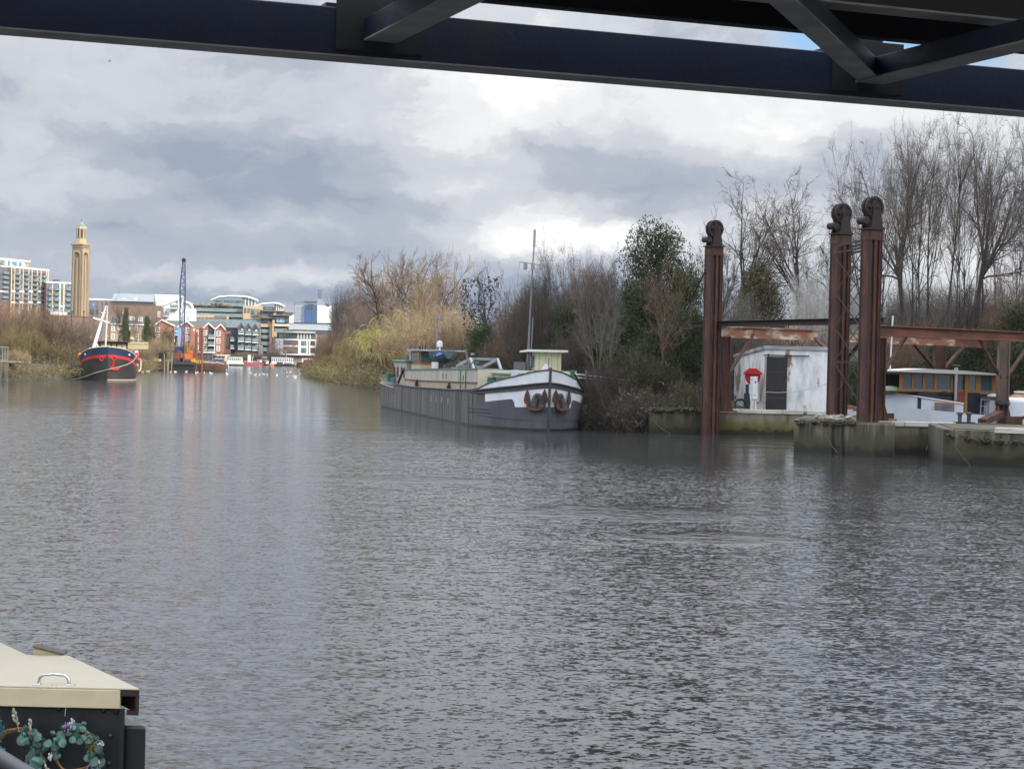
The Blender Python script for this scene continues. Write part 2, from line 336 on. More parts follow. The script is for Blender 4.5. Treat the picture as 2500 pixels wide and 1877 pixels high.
# ---------------------------------------------------------------- footbridge overhead
def build_bridge():
    ang = math.atan(.386)
    root = thing('footbridge', 'dark blue steel footbridge crossing overhead with plank deck', 'bridge', (0, 13.0, 0), ang)
    NAVY = pmat('navy_steel', (.010, .019, .055), (.010, .015, .034), .9, .5, c3=(.030, .028, .014), t3=(.55, .75), s3=.7, bump=.15, bscale=20)
    GREY = pmat('girder_soffit', (.36, .35, .355), (.24, .23, .23), 3, .8)
    DK = pmat('deck_steel', (.012, .014, .022), (.02, .02, .02), 2, .6)
    BRD = pmat('deck_boards', (.62, .58, .49), (.44, .40, .33), 4, .85, streak=(1, .2, 1))
    MESH = pmat('deck_mesh', (.42, .27, .09), (.22, .14, .05), 30, .7)
    for mt_ in (BRD, MESH):                                # translucency added to boards and mesh to brighten the deck underside
        nt = mt_.node_tree; bs = nt.nodes['Principled BSDF']; tr = nt.nodes.new('ShaderNodeBsdfTranslucent'); mx = nt.nodes.new('ShaderNodeMixShader'); mx.inputs[0].default_value = .62
        nt.links.new(bs.inputs['Base Color'].links[0].from_socket, tr.inputs[0]); nt.links.new(bs.outputs[0], mx.inputs[1]); nt.links.new(tr.outputs[0], mx.inputs[2]); nt.links.new(mx.outputs[0], nt.nodes['Material Output'].inputs[0])
    z0, d, w = 4.97, .325, 4.3
    b = MB(); b.box(-30, 30, 0, .22, z0 + .012, z0 + d); b.build('lower_chord', NAVY, root, bevel=.008)
    b = MB(); b.box(-30, 30, -.02, .235, z0, z0 + .0118); b.build('bottom_flange', GREY, root)
    b = MB(); b.box(-30, 30, -w - .22, -w, z0, z0 + d); b.build('lower_chord', NAVY, root)
    nodes = [k * 3.74 - 1.0 for k in range(-7, 8)]
    for x in nodes:
        b = MB(); b.box(x - .10, x + .10, -w, -.001, z0 + .127, z0 + .27); b.build('cross_beam', NAVY, root, bevel=.006)
        b = MB(); b.box(x - .112, x + .112, -w, -.024, z0 + .115, z0 + .1265); b.build('cross_beam_flange', GREY, root)
        b = MB(); b.box(x - .14, x + .14, .02, .2, z0 + d, z0 + .95); b.build('post', DK, root)
        b = MB(); b.box(x - .30, x + .30, -.012, -.0005, z0 + .05, z0 + d + .10); b.box(x - .36, x + .36, .03, .17, z0 + d + .001, z0 + d + .03); b.build('gusset_plate', DK, root)
        if nodes.index(x) % 2: continue
        a = Vector((x - .05, -.10, z0 + .205)); e = Vector((x - 3.74 + .15, -w + .1, z0 + .205))
        b = MB(); b.bar(a, e, .15, .13); b.build('diagonal_brace', NAVY, root, bevel=.005)
        b = MB(); b.bar(a - Vector((0, 0, .072)), e - Vector((0, 0, .072)), .17, .011); b.build('brace_flange', GREY, root)
    # deck: edge beam, stringers, boards with open mesh panels below
    b = MB(); b.box(-30, 30, -.55, -.42, z0 + .355, z0 + .57); b.build('deck_edge_beam', DK, root)
    for y in (-1.35, -2.5, -3.6):
        b = MB(); b.box(-30, 30, y - .10, y + .10, z0 + .38, z0 + .56); b.build('stringer', DK, root)
        b = MB(); b.box(-30, 30, y - .11, y + .11, z0 + .365, z0 + .379); b.build('stringer_flange', GREY, root)
    b = MB()
    n = 300
    for i in range(n):
        x = -30 + 60 * i / n; b.box(x, x + .150, -w, -.30, z0 + .60, z0 + .64)
    b.build('deck_board', BRD, root)['kind'] = 'stuff'
    b = MB()                                             # diamond mesh between edge beam and first stringer
    for i in range(420):
        x = -15 + 30 * i / 420
        b.bar((x, -.56, z0 + .555), (x + .42, -1.24, z0 + .555), .016, .006); b.bar((x + .42, -.56, z0 + .548), (x, -1.24, z0 + .548), .016, .006)
    b.build('mesh_panel', MESH, root)
    b = MB(); b.box(-30, 30, -1.24, -.56, z0 + .572, z0 + .574); b.build('panel_sheet', MESH, root)
    # parapets above (out of the picture from here)
    for y in (.1, -w - .1):
        b = MB(); b.box(-30, 30, y - .05, y + .05, z0 + 1.70, z0 + 1.78)
        for x in nodes: b.box(x - .04, x + .04, y - .03, y + .03, z0 + .95, z0 + 1.70)
        b.box(-30, 30, y - .02, y + .02, z0 + .95, z0 + 1.0); b.build('parapet', NAVY, root)
    AB = pmat('abutment_concrete', (.3, .29, .27), (.2, .2, .18), 1, .9)
    for x in (-30.6, 30):
        b = MB(); b.box(x, x + .6, -w - .3, .3, -1, z0 + .5); b.build('abutment', AB, root)
build_bridge()
# unseen cloud mesh added to shade the near reach (behind and right of the camera)
def shade_cloud():
    rnd = np.random.RandomState(3); h = 420; c = Vector((14, 78, 0)) + Vector((SD.x, SD.y, 0)) * (h / SD.z)
    import bmesh
    bm = bmesh.new(); bmesh.ops.create_icosphere(bm, subdivisions=5, radius=1)
    from mathutils import noise as mn
    for v in bm.verts:
        k = 1 + .30 * mn.fractal(v.co * 2.2, 1.0, 2.0, 5); v.co = Vector((v.co.x * 125 * k, v.co.y * 100 * k, max(v.co.z, -.35) * 34 * k))
    me = bpy.data.meshes.new('cloud'); bm.to_mesh(me); bm.free()
    me.polygons.foreach_set('use_smooth', [True] * len(me.polygons)); me.materials.append(pmat('cloud_white', (.9, .9, .9), rough=1))
    o = bpy.data.objects.new('cloud', me); COL.objects.link(o); o.location = (c.x, c.y, h)
    tag(o, 'unseen cloud added to shade the near reach of the river', 'cloud', kind='structure')
shade_cloud()
# ---------------------------------------------------------------- shared paints
RUST = pmat('rusted_steel', (.100, .040, .025), (.046, .022, .017), 2.2, .85, streak=(1.6, 1.6, .35), c3=(.19, .075, .035), t3=(.58, .72), s3=5, bump=.25, bscale=30)
RUSTD = pmat('dark_rusted_steel', (.040, .024, .022), (.022, .016, .016), 2.5, .85, streak=(1.5, 1.5, .4), c3=(.075, .034, .024), t3=(.6, .72), bump=.2, bscale=30)
RUSTW = pmat('flaking_white_on_rust', (.46, .38, .29), (.22, .095, .05), 1.6, .85, streak=(.5, .5, 1.4), c3=(.25, .10, .05), t3=(.50, .60), s3=2.2, contrast=(.41, .52), bump=.2, bscale=25)
RUSTO = pmat('orange_rust', (.18, .070, .038), (.09, .038, .026), 2.6, .85, streak=(.5, .5, 1.3), c3=(.36, .27, .20), t3=(.70, .76), bump=.2, bscale=25)
WHITE = pmat('white_paint', (.70, .71, .72), (.58, .59, .60), 1.2, .5)
BLACK = pmat('black_paint', (.012, .012, .014), (.022, .021, .020), 2, .5)
DGREY = pmat('dark_grey_paint', (.055, .058, .064), (.04, .042, .046), 2, .6)
STEEL = pmat('bright_steel', (.55, .56, .58), rough=.28, metal=1.0)
GALV = pmat('galvanised_steel', (.34, .35, .37), (.26, .27, .29), 3, .5, metal=.5)
TEAL = pmat('teal_paint', (.022, .13, .105), (.015, .085, .07), 3, .5)
ROPE = pmat('old_rope', (.33, .29, .22), (.20, .17, .13), 30, .9)
ROPED = pmat('wet_rope', (.11, .10, .085), (.07, .065, .05), 30, .9)
TIMBER = pmat('weathered_timber', (.26, .21, .16), (.16, .12, .09), 3, .9, streak=(1, 1, .25))
DGLASS = glass('dark_window_glass')
BGLASS = glass('blue_window_glass', (.055, .105, .135))
VARN = pmat('varnished_wood', (.33, .135, .028), (.22, .08, .02), 3, .35, streak=(1, 1, .2))

def quay_mat(name, c1, c2, t3, hi):
    """Old concrete: bare and stained above, green algae in the tidal band, black weed at the waterline."""
    mt = pmat(name, c1, c2, 1.3, .92, streak=(1.6, 1.6, .16), c3=(.040, .037, .026), t3=t3, s3=1.5, bump=.5, bscale=9)
    nt = mt.node_tree; N = nt.nodes; L = nt.links; b = N['Principled BSDF']
    src = b.inputs['Base Color'].links[0].from_socket
    tc = N.new('ShaderNodeTexCoord'); sp = N.new('ShaderNodeSeparateXYZ'); L.new(tc.outputs['Object'], sp.inputs[0])
    n = N.new('ShaderNodeTexNoise'); n.inputs['Scale'].default_value = 2.2; n.inputs['Detail'].default_value = 8; L.new(tc.outputs['Object'], n.inputs[0])
    ad = N.new('ShaderNodeMath'); ad.operation = 'MULTIPLY_ADD'; ad.inputs[1].default_value = -.62; L.new(n.outputs[0], ad.inputs[0]); L.new(sp.outputs[2], ad.inputs[2])
    cur = src
    for lo, hi, c in ((hi, .10, (.105, .105, .022) if hi < .4 else (.050, .048, .020)), (.05, -.12, (.018, .017, .012))):
        mr = N.new('ShaderNodeMapRange'); mr.inputs[1].default_value = lo; mr.inputs[2].default_value = hi; mr.inputs[3].default_value = 0; mr.inputs[4].default_value = .92; L.new(ad.outputs[0], mr.inputs[0])
        mx = N.new('ShaderNodeMix'); mx.data_type = 'RGBA'; L.new(mr.outputs[0], mx.inputs[0]); L.new(cur, mx.inputs[6]); mx.inputs[7].default_value = (*c, 1); cur = mx.outputs[2]
    L.new(cur, b.inputs['Base Color']); return mt
QUAY = quay_mat('quay_concrete', (.27, .235, .165), (.16, .14, .10), (.56, .66), .36); QUAYD = quay_mat('dark_quay_concrete', (.15, .13, .092), (.075, .07, .048), (.46, .58), .50)
COPING = pmat('coping_stone', (.56, .53, .47), (.36, .33, .28), 2.5, .9, streak=(.4, 1, 2), c3=(.14, .12, .09), t3=(.60, .68), bump=.3)
MOSS = pmat('moss_top', (.034, .040, .016), (.058, .052, .030), 3, .95, bump=.6)

def wall(name, label, poly, z0, z1, coping=None, group=None, mat=None):
    """wall or pier of old concrete on a plan polygon; coping = list of (from, to) runs carrying pale coping stones along the front edge"""
    c = Vector((sum(p[0] for p in poly) / len(poly), sum(p[1] for p in poly) / len(poly), 0))
    root = thing(name, label, 'quay wall', c, 0, group)
    b = MB(); b.prism([(p[0] - c.x, p[1] - c.y) for p in poly], z0, z1, ax='xy'); b.build('wall_body', mat or QUAY, root, bevel=.03)
    cx, cy = c.x, c.y; b = MB(); b.prism([((p[0] - cx) * .93, (p[1] - cy) * .93) for p in poly], z1 + .001, z1 + .025, ax='xy'); b.build('top_surface', pmat('dirty_quay_top', (.085, .072, .050), (.045, .045, .026), 1.6, .95, c3=(.13, .115, .09), t3=(.6, .7), bump=.5), root)
    for i, (a, e) in enumerate(coping or ()):
        a = Vector((*a, 0)) - c; e = Vector((*e, 0)) - c; L = (e - a).length; n = max(1, round(L / .9)); d = (e - a) / n; q = Vector((-d.y, d.x, 0)).normalized()
        for k in range(n):
            b = MB(); p0 = a + d * (k + .01); p1 = a + d * (k + .99)
            b.bar(p0 + q * .16 + Vector((0, 0, z1 + .02)), p1 + q * .16 + Vector((0, 0, z1 + .02)), .42, .17)
            b.build('coping_stone', COPING, root, bevel=.015)
    return root
Q1 = wall('quay_wall', 'long tan concrete quay wall with pale coping in front of the white shed', [(8.95, 82.0), (15.6, 82.0), (15.6, 92), (8.95, 92)], -1, 1.0, [((9.0, 82.0), (12.6, 82.0)), ((12.75, 82.0), (15.5, 82.0))])
Q2 = wall('quay_wall', 'broken mossy end of the quay wall between the scrub and the lone rusty column', [(5.9, 81.4), (6.6, 81.1), (8.94, 81.6), (8.94, 86), (6.2, 86)], -1, .98, mat=QUAYD)
PIER = wall('pier', 'dark mossy concrete pier carrying the pair of rusty columns', [(10.1, 67.8), (12.25, 63.9), (12.95, 64.3), (14.2, 70.0), (13.0, 72.6), (11.2, 73.0)], -1, 1.12, mat=QUAYD)
Q3 = wall('quay_wall', 'pale coped quay wall in front of the boat with the wooden wheelhouse', [(12.85, 66.7), (17.2, 66.7), (17.2, 68.6), (13.3, 68.6)], -1, 1.05, [((12.9, 66.7), (15.6, 66.7))], mat=QUAYD)
PIER2 = wall('pier', 'nearest dark weedy concrete pier at the right edge of the photo', [(13.75, 60.4), (16.4, 59.2), (24, 59.6), (24, 66.5), (14.6, 66.5)], -1, 1.12, [((15.2, 59.75), (16.3, 59.26)), ((16.5, 59.2), (21.5, 59.5))], mat=QUAYD)
# timber fenders let into the pier faces
b = MB()
for t in (.50, .62): b.bar(Vector((10.1, 67.8, -1)).lerp(Vector((12.25, 63.9, -1)), t) + Vector((-.05, -.03, 0)), Vector((10.1, 67.8, 1.1)).lerp(Vector((12.25, 63.9, 1.1)), t) + Vector((-.05, -.03, 0)), .05, .08)
b.build('fender_strip', BLACK, PIER).location = -PIER.location
b = MB()
for x in (7.75, 8.15): b.box(x, x + .05, 81.34, 81.46, -1, .98)
b.build('fender_strip', BLACK, Q2).location = -Q2.location
# moss and rubble along the edges are things of their own
def rubble(name, label, cat, pts, n, s, mat, seed, group=None, h=.12):
    rnd = random.Random(seed); b = MB()
    n, s = (n * 3, s * .55) if 'weed' in label or 'moss' in label else (n, s)
    for _ in range(n):
        k = rnd.random() * (len(pts) - 1); i = int(k); p = Vector(pts[i]).lerp(Vector(pts[i + 1]), k - i)
        r = s * rnd.uniform(.5, 1.2); o = len(b.v)
        b.ball(p + Vector((rnd.uniform(-.15, .15), rnd.uniform(-.15, .25), rnd.uniform(0, h))), (r, r * rnd.uniform(.6, 1), r * rnd.uniform(.4, .8)), 6)
        for q in range(o, len(b.v)): b.v[q] = tuple(Vector(b.v[q]) + Vector((rnd.uniform(-1, 1), rnd.uniform(-1, 1), rnd.uniform(-1, 1))) * r * .25)
    return tag(b.build(name, mat), label, cat, group, 'stuff')
rubble('moss', 'dark moss and weed overhanging the top edge of the mossy quay end', 'moss', [(6.0, 81.2, .95), (7.2, 81.2, .98), (8.6, 81.5, .98)], 90, .16, MOSS, 1)
rubble('moss', 'thin moss along the foot of the white shed', 'moss', [(9.2, 82.5, 1.0), (14.8, 82.6, 1.0)], 110, .10, MOSS, 2, h=.03)
rubble('moss', 'dark weed hanging over the pier under the pair of columns', 'moss', [(10.15, 67.75, .95), (11.2, 65.8, 1.0), (11.8, 64.8, 1.05)], 60, .13, MOSS, 3)
rubble('moss', 'ragged weed on the face of the nearest pier', 'moss', [(13.9, 60.3, .85), (15.6, 59.45, .7), (17.5, 59.15, .8)], 70, .12, MOSS, 4)
rubble('rubble', 'heap of broken stone and scrap at the foot of the pair of columns', 'rubble', [(10.9, 67.4, 1.15), (11.7, 66.2, 1.15)], 26, .17, pmat('rubble_stone', (.33, .29, .24), (.20, .17, .14), 3, .9, island=.4), 5)

# ---------------------------------------------------------------- rusty lifting columns
def sheave(parent, z, R):
    for side, yy in ((0, -.10), (1, .10)):
        b = MB(); n = 28
        prof = [(R, -.045), (R, .045), (R * .80, .045), (R * .80, -.045)]
        vs = []
        for (r, y) in prof:
            for j in range(n): t = 2 * math.pi * j / n; vs.append((r * math.cos(t), yy + y, z + r * math.sin(t)))
        b.add(vs, [(i * n + j, i * n + (j + 1) % n, ((i + 1) % 4) * n + (j + 1) % n, ((i + 1) % 4) * n + j) for i in range(4) for j in range(n)])
        b.lathe([(R * .30, -.07), (R * .30, .07)], (0, yy, z), 14, axis='y')
        for k in range(5):
            t = math.pi * k / 2.5 + .3; d = Vector((math.cos(t), 0, math.sin(t)))
            b.bar(Vector((0, yy, z)) + d * R * .26, Vector((0, yy, z)) + d * R * .86, .42 * R, .05, up=(0, 1, 0))
        b.build('sheave', RUSTD, parent)
    b = MB(); b.lathe([(.05, -.34), (.05, .34)], (0, 0, z), 10, axis='y'); b.build('axle', RUSTD, parent)
def column(label, u, Y, ztop, w, z0, rz, group):
    root = thing('lifting_column', label, 'column', (X(u, Y), Y, z0), rz, group); h = ztop - z0; d = w * .95
    b = MB()
    b.box(-w / 2, -w * .34, -d / 2, d / 2, 0, h); b.box(w * .34, w / 2, -d / 2, d / 2, 0, h)                 # side flanges
    b.box(-w * .34, w * .34, -d * .30, -d * .24, 0, h); b.box(-w * .34, w * .34, d * .24, d * .30, 0, h)     # webs
    b.box(-w * .09, w * .13, -d * .5, -d * .30, 0, h)                                                           # centre rail
    b.build('shaft', RUST, root, bevel=.008)
    for x in (-w * .5 - .006, w * .5 + .006):
        b = MB(); b.box(x - .02, x + .02, -d * .56, -d * .40, 0, h); b.box(x - .02, x + .02, d * .40, d * .56, 0, h); b.build('edge_angle', RUSTD, root)
    b = MB()
    for k in range(int(h / .16)):
        for x in (-w * .42, w * .42): b.ball((x, -d / 2, .1 + k * .16), (.018, .014, .018), 5)
    b.build('rivets', RUSTD, root)['kind'] = 'stuff'
    b = MB(); b.box(-w * .54, w * .54, -d * .54, d * .54, h - .36, h); b.build('head_plate', RUST, root, bevel=.006)
    b = MB(); b.box(-w * .66, w * .66, -d * .66, d * .66, h, h + .05)
    for k in range(6): b.lathe([(.025, h + .05), (.025, h + .10)], (-w * .55 + w * 1.1 * k / 5, -d * .58, 0), 6)
    b.build('cap_plate', RUSTD, root)
    R = .375; zc = h + .77
    for yy in (-.26, .26):
        b = MB(); b.prism([(-.24, h + .05), (.24, h + .05), (.10, zc + .08), (-.10, zc + .08)], yy - .035, yy + .035); b.build('bearing_plate', RUSTD, root)
    sheave(root, zc, R)
    b = MB(); b.lathe([(.13, -.22), (.13, .22)], (-.38, 0, h + .30), 12, axis='y'); b.bar((-.38, -.18, h + .30), (-.05, -.18, h + .12), .06, .05); b.bar((-.38, .18, h + .30), (-.05, .18, h + .12), .06, .05)
    b.build('guide_roller', RUSTD, root)
    return root
CG = 'rusty lifting columns'; CRZ = R_(27)
COLA = column('lone rusty column standing at the end of the quay left of the white shed', 1737, 81.0, 8.0, .53, -.6, CRZ, CG)
COLB = column('rusty column right of the shed door, the left one of the latticed pair', 2046, 69.6, 7.85, .51, 1.0, CRZ, CG)
COLC = column('rusty column running down into the water, the right one of the latticed pair', 2121, 65.4, 7.75, .49, -.6, CRZ, CG)
# lattice tying the pair together
pb = Vector((COLB.location.x, COLB.location.y, 0)); pc = Vector((COLC.location.x, COLC.location.y, 0)); ax = (pc - pb).normalized(); nx = Vector((-ax.y, ax.x, 0))
lat = thing('lattice_bracing', 'crossed rusty lattice bars tying the pair of columns together', 'bracing', pb)
for off in (-.26, .26):
    a = ax * .34 + nx * off; e = (pc - pb) - ax * .34 + nx * off; zz = [1.9, 3.2, 4.45, 5.7, 6.95]
    for i in range(4):
        for s in (0, 1):
            b = MB(); b.bar(a + Vector((0, 0, zz[i + s])), e + Vector((0, 0, zz[i + 1 - s])), .010, .048); b.build('lattice_bar', RUSTD, lat)
    for z in (7.15, 7.40, 3.2):
        b = MB(); b.bar(a + Vector((0, 0, z)), e + Vector((0, 0, z)), .05, .06); b.build('tie_bar', RUSTD, lat)
b = MB(); b.tube([COLA.location + Vector((-.35, -.1, 7.6)), P(1683, 738, 84)], .035, 6)
tag(b.build('stay_rod', RUSTD), 'thin black stay rod leaning from the lone column into the trees', 'rod')

# ---------------------------------------------------------------- gantry over the dock
gan = thing('gantry', 'rusty steel gantry of beams and braced posts over the dock', 'gantry', (14, 75, 1.0)); GO = -Vector((14, 75, 1.0))
def gbar(name, a, e, w, h, mat, flange=True):
    b = MB(); a = Vector(a); e = Vector(e)
    if flange:
        b.bar(a, e, w * .25, h); b.bar(a + Vector((0, 0, h / 2)), e + Vector((0, 0, h / 2)), w, h * .12); b.bar(a - Vector((0, 0, h / 2)), e - Vector((0, 0, h / 2)), w, h * .12)
    else: b.bar(a, e, w, h)
    o = b.build(name, mat, gan, bevel=.005); o.location = GO; return o
rear_a, rear_e = P(1690, 792, 83), P(2158, 783, 70.5); gbar('rear_beam', rear_a, rear_e, .3, .22, RUSTD)
b1, b2 = P(1752, 810, 81.5), P(2160, 828, 90); b3, b4 = b2, P(2530, 845, 101)
gbar('white_flaked_beam', b1, P(1995, 818, 86), .26, .44, RUSTW); gbar('white_flaked_beam', P(2040, 821, 87), P(2330, 834, 94.5), .26, .44, RUSTW); gbar('back_beam', P(2330, 834, 94.5), b4, .26, .44, RUSTO)
f1, f2 = P(2138, 807, 66.6), P(2540, 824, 72.4); gbar('front_beam', f1, f2, .26, .34, RUSTO)
def post(u, Y, top, w, mat, foot=True, label=None):
    x = X(u, Y); b = MB(); b.box(x - w / 2, x + w / 2, Y - .02, Y + .02, 1.0, top); b.box(x - w / 2 - .02, x - w / 2 + .02, Y - w / 2, Y + w / 2, 1.0, top); b.box(x + w / 2 - .02, x + w / 2 + .02, Y - w / 2, Y + w / 2, 1.0, top)
    o = b.build('post', mat, gan); o.location = GO
    if foot:
        b = MB(); b.prism([(x - .38, 1.0), (x + .38, 1.0), (x + w / 2 + .03, 1.75), (x - w / 2 - .03, 1.75)], Y - .06, Y + .06); b.box(x - .5, x + .5, Y - .3, Y + .3, 1.0, 1.06)
        o = b.build('foot_plate', RUST, gan); o.location = GO
    return x
xa = post(1772, 81.2, b1.z - .2, .34, RUST); xc = post(2150, 66.9, f1.z - .25, .30, RUST); xp = post(2450, 70.6, 4.3 - .2, .36, pmat('grey_brown_post', (.17, .12, .095), (.10, .075, .065), 1.5, .9, streak=(1, 1, .3))); xb = post(2294, 93, 4.2, .5, RUST)
for (a, e, w_) in [((xa + .1, 81.2, 2.55), P(1840, 815, 83), .14), (P(2040, 872, 84), P(1985, 822, 86), .15), ((xc + .05, 66.9, 2.75), P(2212, 820, 67.9), .13), (P(2287, 905, 93), P(2230, 838, 91.8), .17), (P(2300, 905, 93), P(2352, 845, 95), .17),
                   ((xp - .1, 70.6, 2.75), P(2390, 827, 70.2), .13), ((xp + .1, 70.6, 2.75), P(2520, 832, 72), .13), (P(2062, 880, 72), P(2096, 840, 70), .12)]:
    gbar('knee_brace', a, e, w_, w_ * .6, RUST, False)
b = MB(); b.lathe([(.26, 1.72), (.28, 1.80), (.26, 1.92)], (xp, 70.6, 0), 14)
tag(b.build('rope_coil', BLACK), 'black rope coil wrapped round the right-hand gantry post', 'rope')
b = MB(); b.bar(P(2440, 1010, 70.2), P(2398, 1030, 69.2), .34, .22); b.box(xp - .1, xp + .5, 69.6, 70.0, 1.0, 1.35); b.bar((xp + .2, 69.9, 1.2), (xp + 1.0, 69.6, 1.45), .2, .12)
tag(b.build('winch', RUST), 'rusty winch at the foot of the right-hand gantry post', 'winch')

# ---------------------------------------------------------------- white rendered shed
def shed():
    x0, x1, y0, y1 = X(1867, 83.3), 14.45, 83.3, 88.2; zb = 1.0; zf = P(1867, 847, 83.3).z; zr = zf - .42
    root = thing('shed', 'small white rendered shed with a black sliding door and peeling paint', 'shed', (x0, y0, zb)); W = x1 - x0; D = y1 - y0; sk = -.75
    REND = pmat('peeling_render', (.70, .715, .72), (.36, .365, .365), 1.7, .9, streak=(1.2, 1.2, .45), c3=(.25, .19, .135), t3=(.60, .625), s3=1.0, bump=.3, bscale=14, contrast=(.45, .72))
    b = MB(); F = zf - zb; Rr = zr - zb
    b.add([(0, 0, 0), (W, 0, 0), (W + sk, D, 0), (sk, D, 0), (0, 0, F), (W, 0, F), (W + sk, D, Rr), (sk, D, Rr)], [(3, 2, 1, 0), (4, 5, 6, 7), (0, 1, 5, 4), (1, 2, 6, 5), (2, 3, 7, 6), (3, 0, 4, 7)])
    b.build('wall', REND, root, bevel=.02)
    b = MB(); b.add([(-.06, -.06, F - .10), (W + .06, -.06, F - .10), (W + sk + .06, D, Rr - .05), (sk - .06, D, Rr - .05), (-.06, -.06, F + .06), (W + .06, -.06, F + .06), (W + sk + .06, D, Rr + .08), (sk - .06, D, Rr + .08)],
                    [(3, 2, 1, 0), (4, 5, 6, 7), (0, 1, 5, 4), (1, 2, 6, 5), (2, 3, 7, 6), (3, 0, 4, 7)])
    b.build('roof', pmat('felt_roof', (.42, .42, .43), (.20, .19, .19), 2, .9, streak=(.5, 1, 3), bump=.3), root)
    d0 = X(1872, 83.3) - x0; d1 = X(1922, 83.3) - x0; dz = P(1895, 871, 83.3).z - zb
    door = MB(); door.box(d0, d1, -.09, -.03, .02, dz); door = door.build('door', BLACK, root, bevel=.006)
    b = MB(); b.box(d0 + .05, d1 - .05, -.105, -.0905, dz * .72, dz * .735); b.box(d0 + .05, d1 - .05, -.105, -.0905, dz * .24, dz * .26); b.build('cross_rail', DGREY, door)
    b = MB(); b.bar((d0 - .15, -.08, dz + .06), (X(1975, 83.3) - x0, -.08, dz + .06), .03, .05); b.build('sliding_rail', BLACK, root)
    for x in (d0 + .05, d1 - .05):
        b = MB(); b.lathe([(.05, -.13), (.05, -.095)], (x, 0, dz + .08), 10, axis='y'); b.box(x - .02, x + .02, -.12, -.09, dz - .15, dz + .08); b.build('rail_hanger', BLACK, root)
    b = MB(); b.tube([(d0 - .10, -.14, 0), (d0 - .08, -.14, dz + .05)], .028, 8); b.build('downpipe', pmat('pink_pipe', (.42, .34, .29), (.3, .24, .2), 3, .6), root)
    b = MB(); b.box(d0, d1, -.02, -.003, 0, dz); b.build('door_frame', DGREY, root)
    return root
shed()
# red lifebuoy cabinet on the shed's left wall
def lifebuoy():
    c = P(1838, 917, 83.4); root = thing('lifebuoy_cabinet', 'red lifebuoy cabinet with a pointed hood beside the shed door', 'lifebuoy cabinet', c, R_(-8))
    RED = pmat('red_plastic', (.50, .012, .018), (.36, .010, .015), 2, .4)
    b = MB(); n = 20; pr = [(.34 * math.cos(2 * math.pi * j / n), -.02 + (.40 if math.sin(2 * math.pi * j / n) < 0 else .30) * math.sin(2 * math.pi * j / n)) for j in range(n)]
    b.prism(pr, -.10, .08); b.build('case', RED, root, bevel=.02)
    b = MB(); b.prism([(-.42, .12), (-.16, .33), (.16, .33), (.42, .12), (.42, .04), (-.42, .04)], -.20, .09); b.build('hood', RED, root, bevel=.02)
    b = MB(); b.lathe([(.10, -.13), (.10, -.101)], (0, 0, -.03), 16, axis='y'); b.build('inner_disc', pmat('dark_red_plastic', (.22, .01, .012), rough=.5), root)
    b = MB(); b.box(-.05, .05, .09, .5, -.9, .2); b.build('bracket', RED, root)
lifebuoy()
def pedestal():
    Y = 82.7; c = P(1839, 995, Y); c.z = 1.05; zt = P(1839, 919, Y).z - c.z; zb = P(1839, 974, Y).z - c.z; w = (X(1850, Y) - X(1829, Y)) * .86
    root = thing('power_pedestal', 'white two-tier metal power pedestal standing in front of the shed wall', 'power pedestal', c, R_(35))
    b = MB(); b.box(-w * .42, w * .42, -w * .32, w * .32, zb, zb + (zt - zb) * .50); b.build('lower_box', WHITE, root, bevel=.012)
    b = MB(); b.box(-w * .40, w * .40, -w * .30, w * .30, zb + (zt - zb) * .505, zt); b.build('upper_box', WHITE, root, bevel=.012)
    for x in (-w * .3, w * .3):
        b = MB(); b.box(x - .03, x + .03, -.03, .03, 0, zb); b.build('leg', WHITE, root)
    b = MB(); b.box(-w * .1, w * .08, -w * .335, -w * .301, zb + (zt - zb) * .70, zb + (zt - zb) * .80); b.build('socket_panel', DGREY, root)
    b = MB(); b.box(-w * .3, w * .1, -w * .335, -w * .321, zb + (zt - zb) * .16, zb + (zt - zb) * .19); b.build('vent', DGREY, root)
pedestal()
Y = 82.9; c = P(1823, 995, Y); c.z = 1.03
root = thing('cable_cabinet', 'dark green cable cabinet with a coiled hose beside the white pedestal', 'cabinet', c)
b = MB(); b.box(-.13, .13, -.1, .1, 0, .75); b.box(-.07, .07, -.06, .06, .75, 1.15); b.build('case', pmat('dark_green_paint', (.012, .035, .032), rough=.5), root, bevel=.01)
b = MB()
for k in range(4): b.tube([(-.30 + (.2 + .02 * k) * math.cos(t * .42), -.14 - .03 * k, .26 + (.2 + .02 * k) * math.sin(t * .42)) for t in range(16)], .022, 5)
b.build('hose_coil', pmat('green_hose', (.012, .04, .03), rough=.5), root)
# slack cable across the shed front
b = MB(); pp = [P(u, v, 82.2) for u, v in ((1871, 957), (1900, 958.5), (1935, 957), (1975, 950), (2020, 937))]; b.tube(pp, .014, 5)
tag(b.build('cable', GALV), 'slack grey cable hanging across the front of the white shed', 'cable')
root = thing('crate', 'red and white crate on the quay between the paired columns', 'crate', (X(2070, 73.5), 73.5, 1.12)); b = MB(); b.box(-.22, .22, -.2, .2, 0, .28); b.build('box', WHITE, root, bevel=.01); b = MB(); b.box(-.23, .23, -.21, .21, .281, .42); b.build('lid', pmat('faded_red', (.42, .09, .05), (.3, .07, .05), 3, .7), root, bevel=.01)
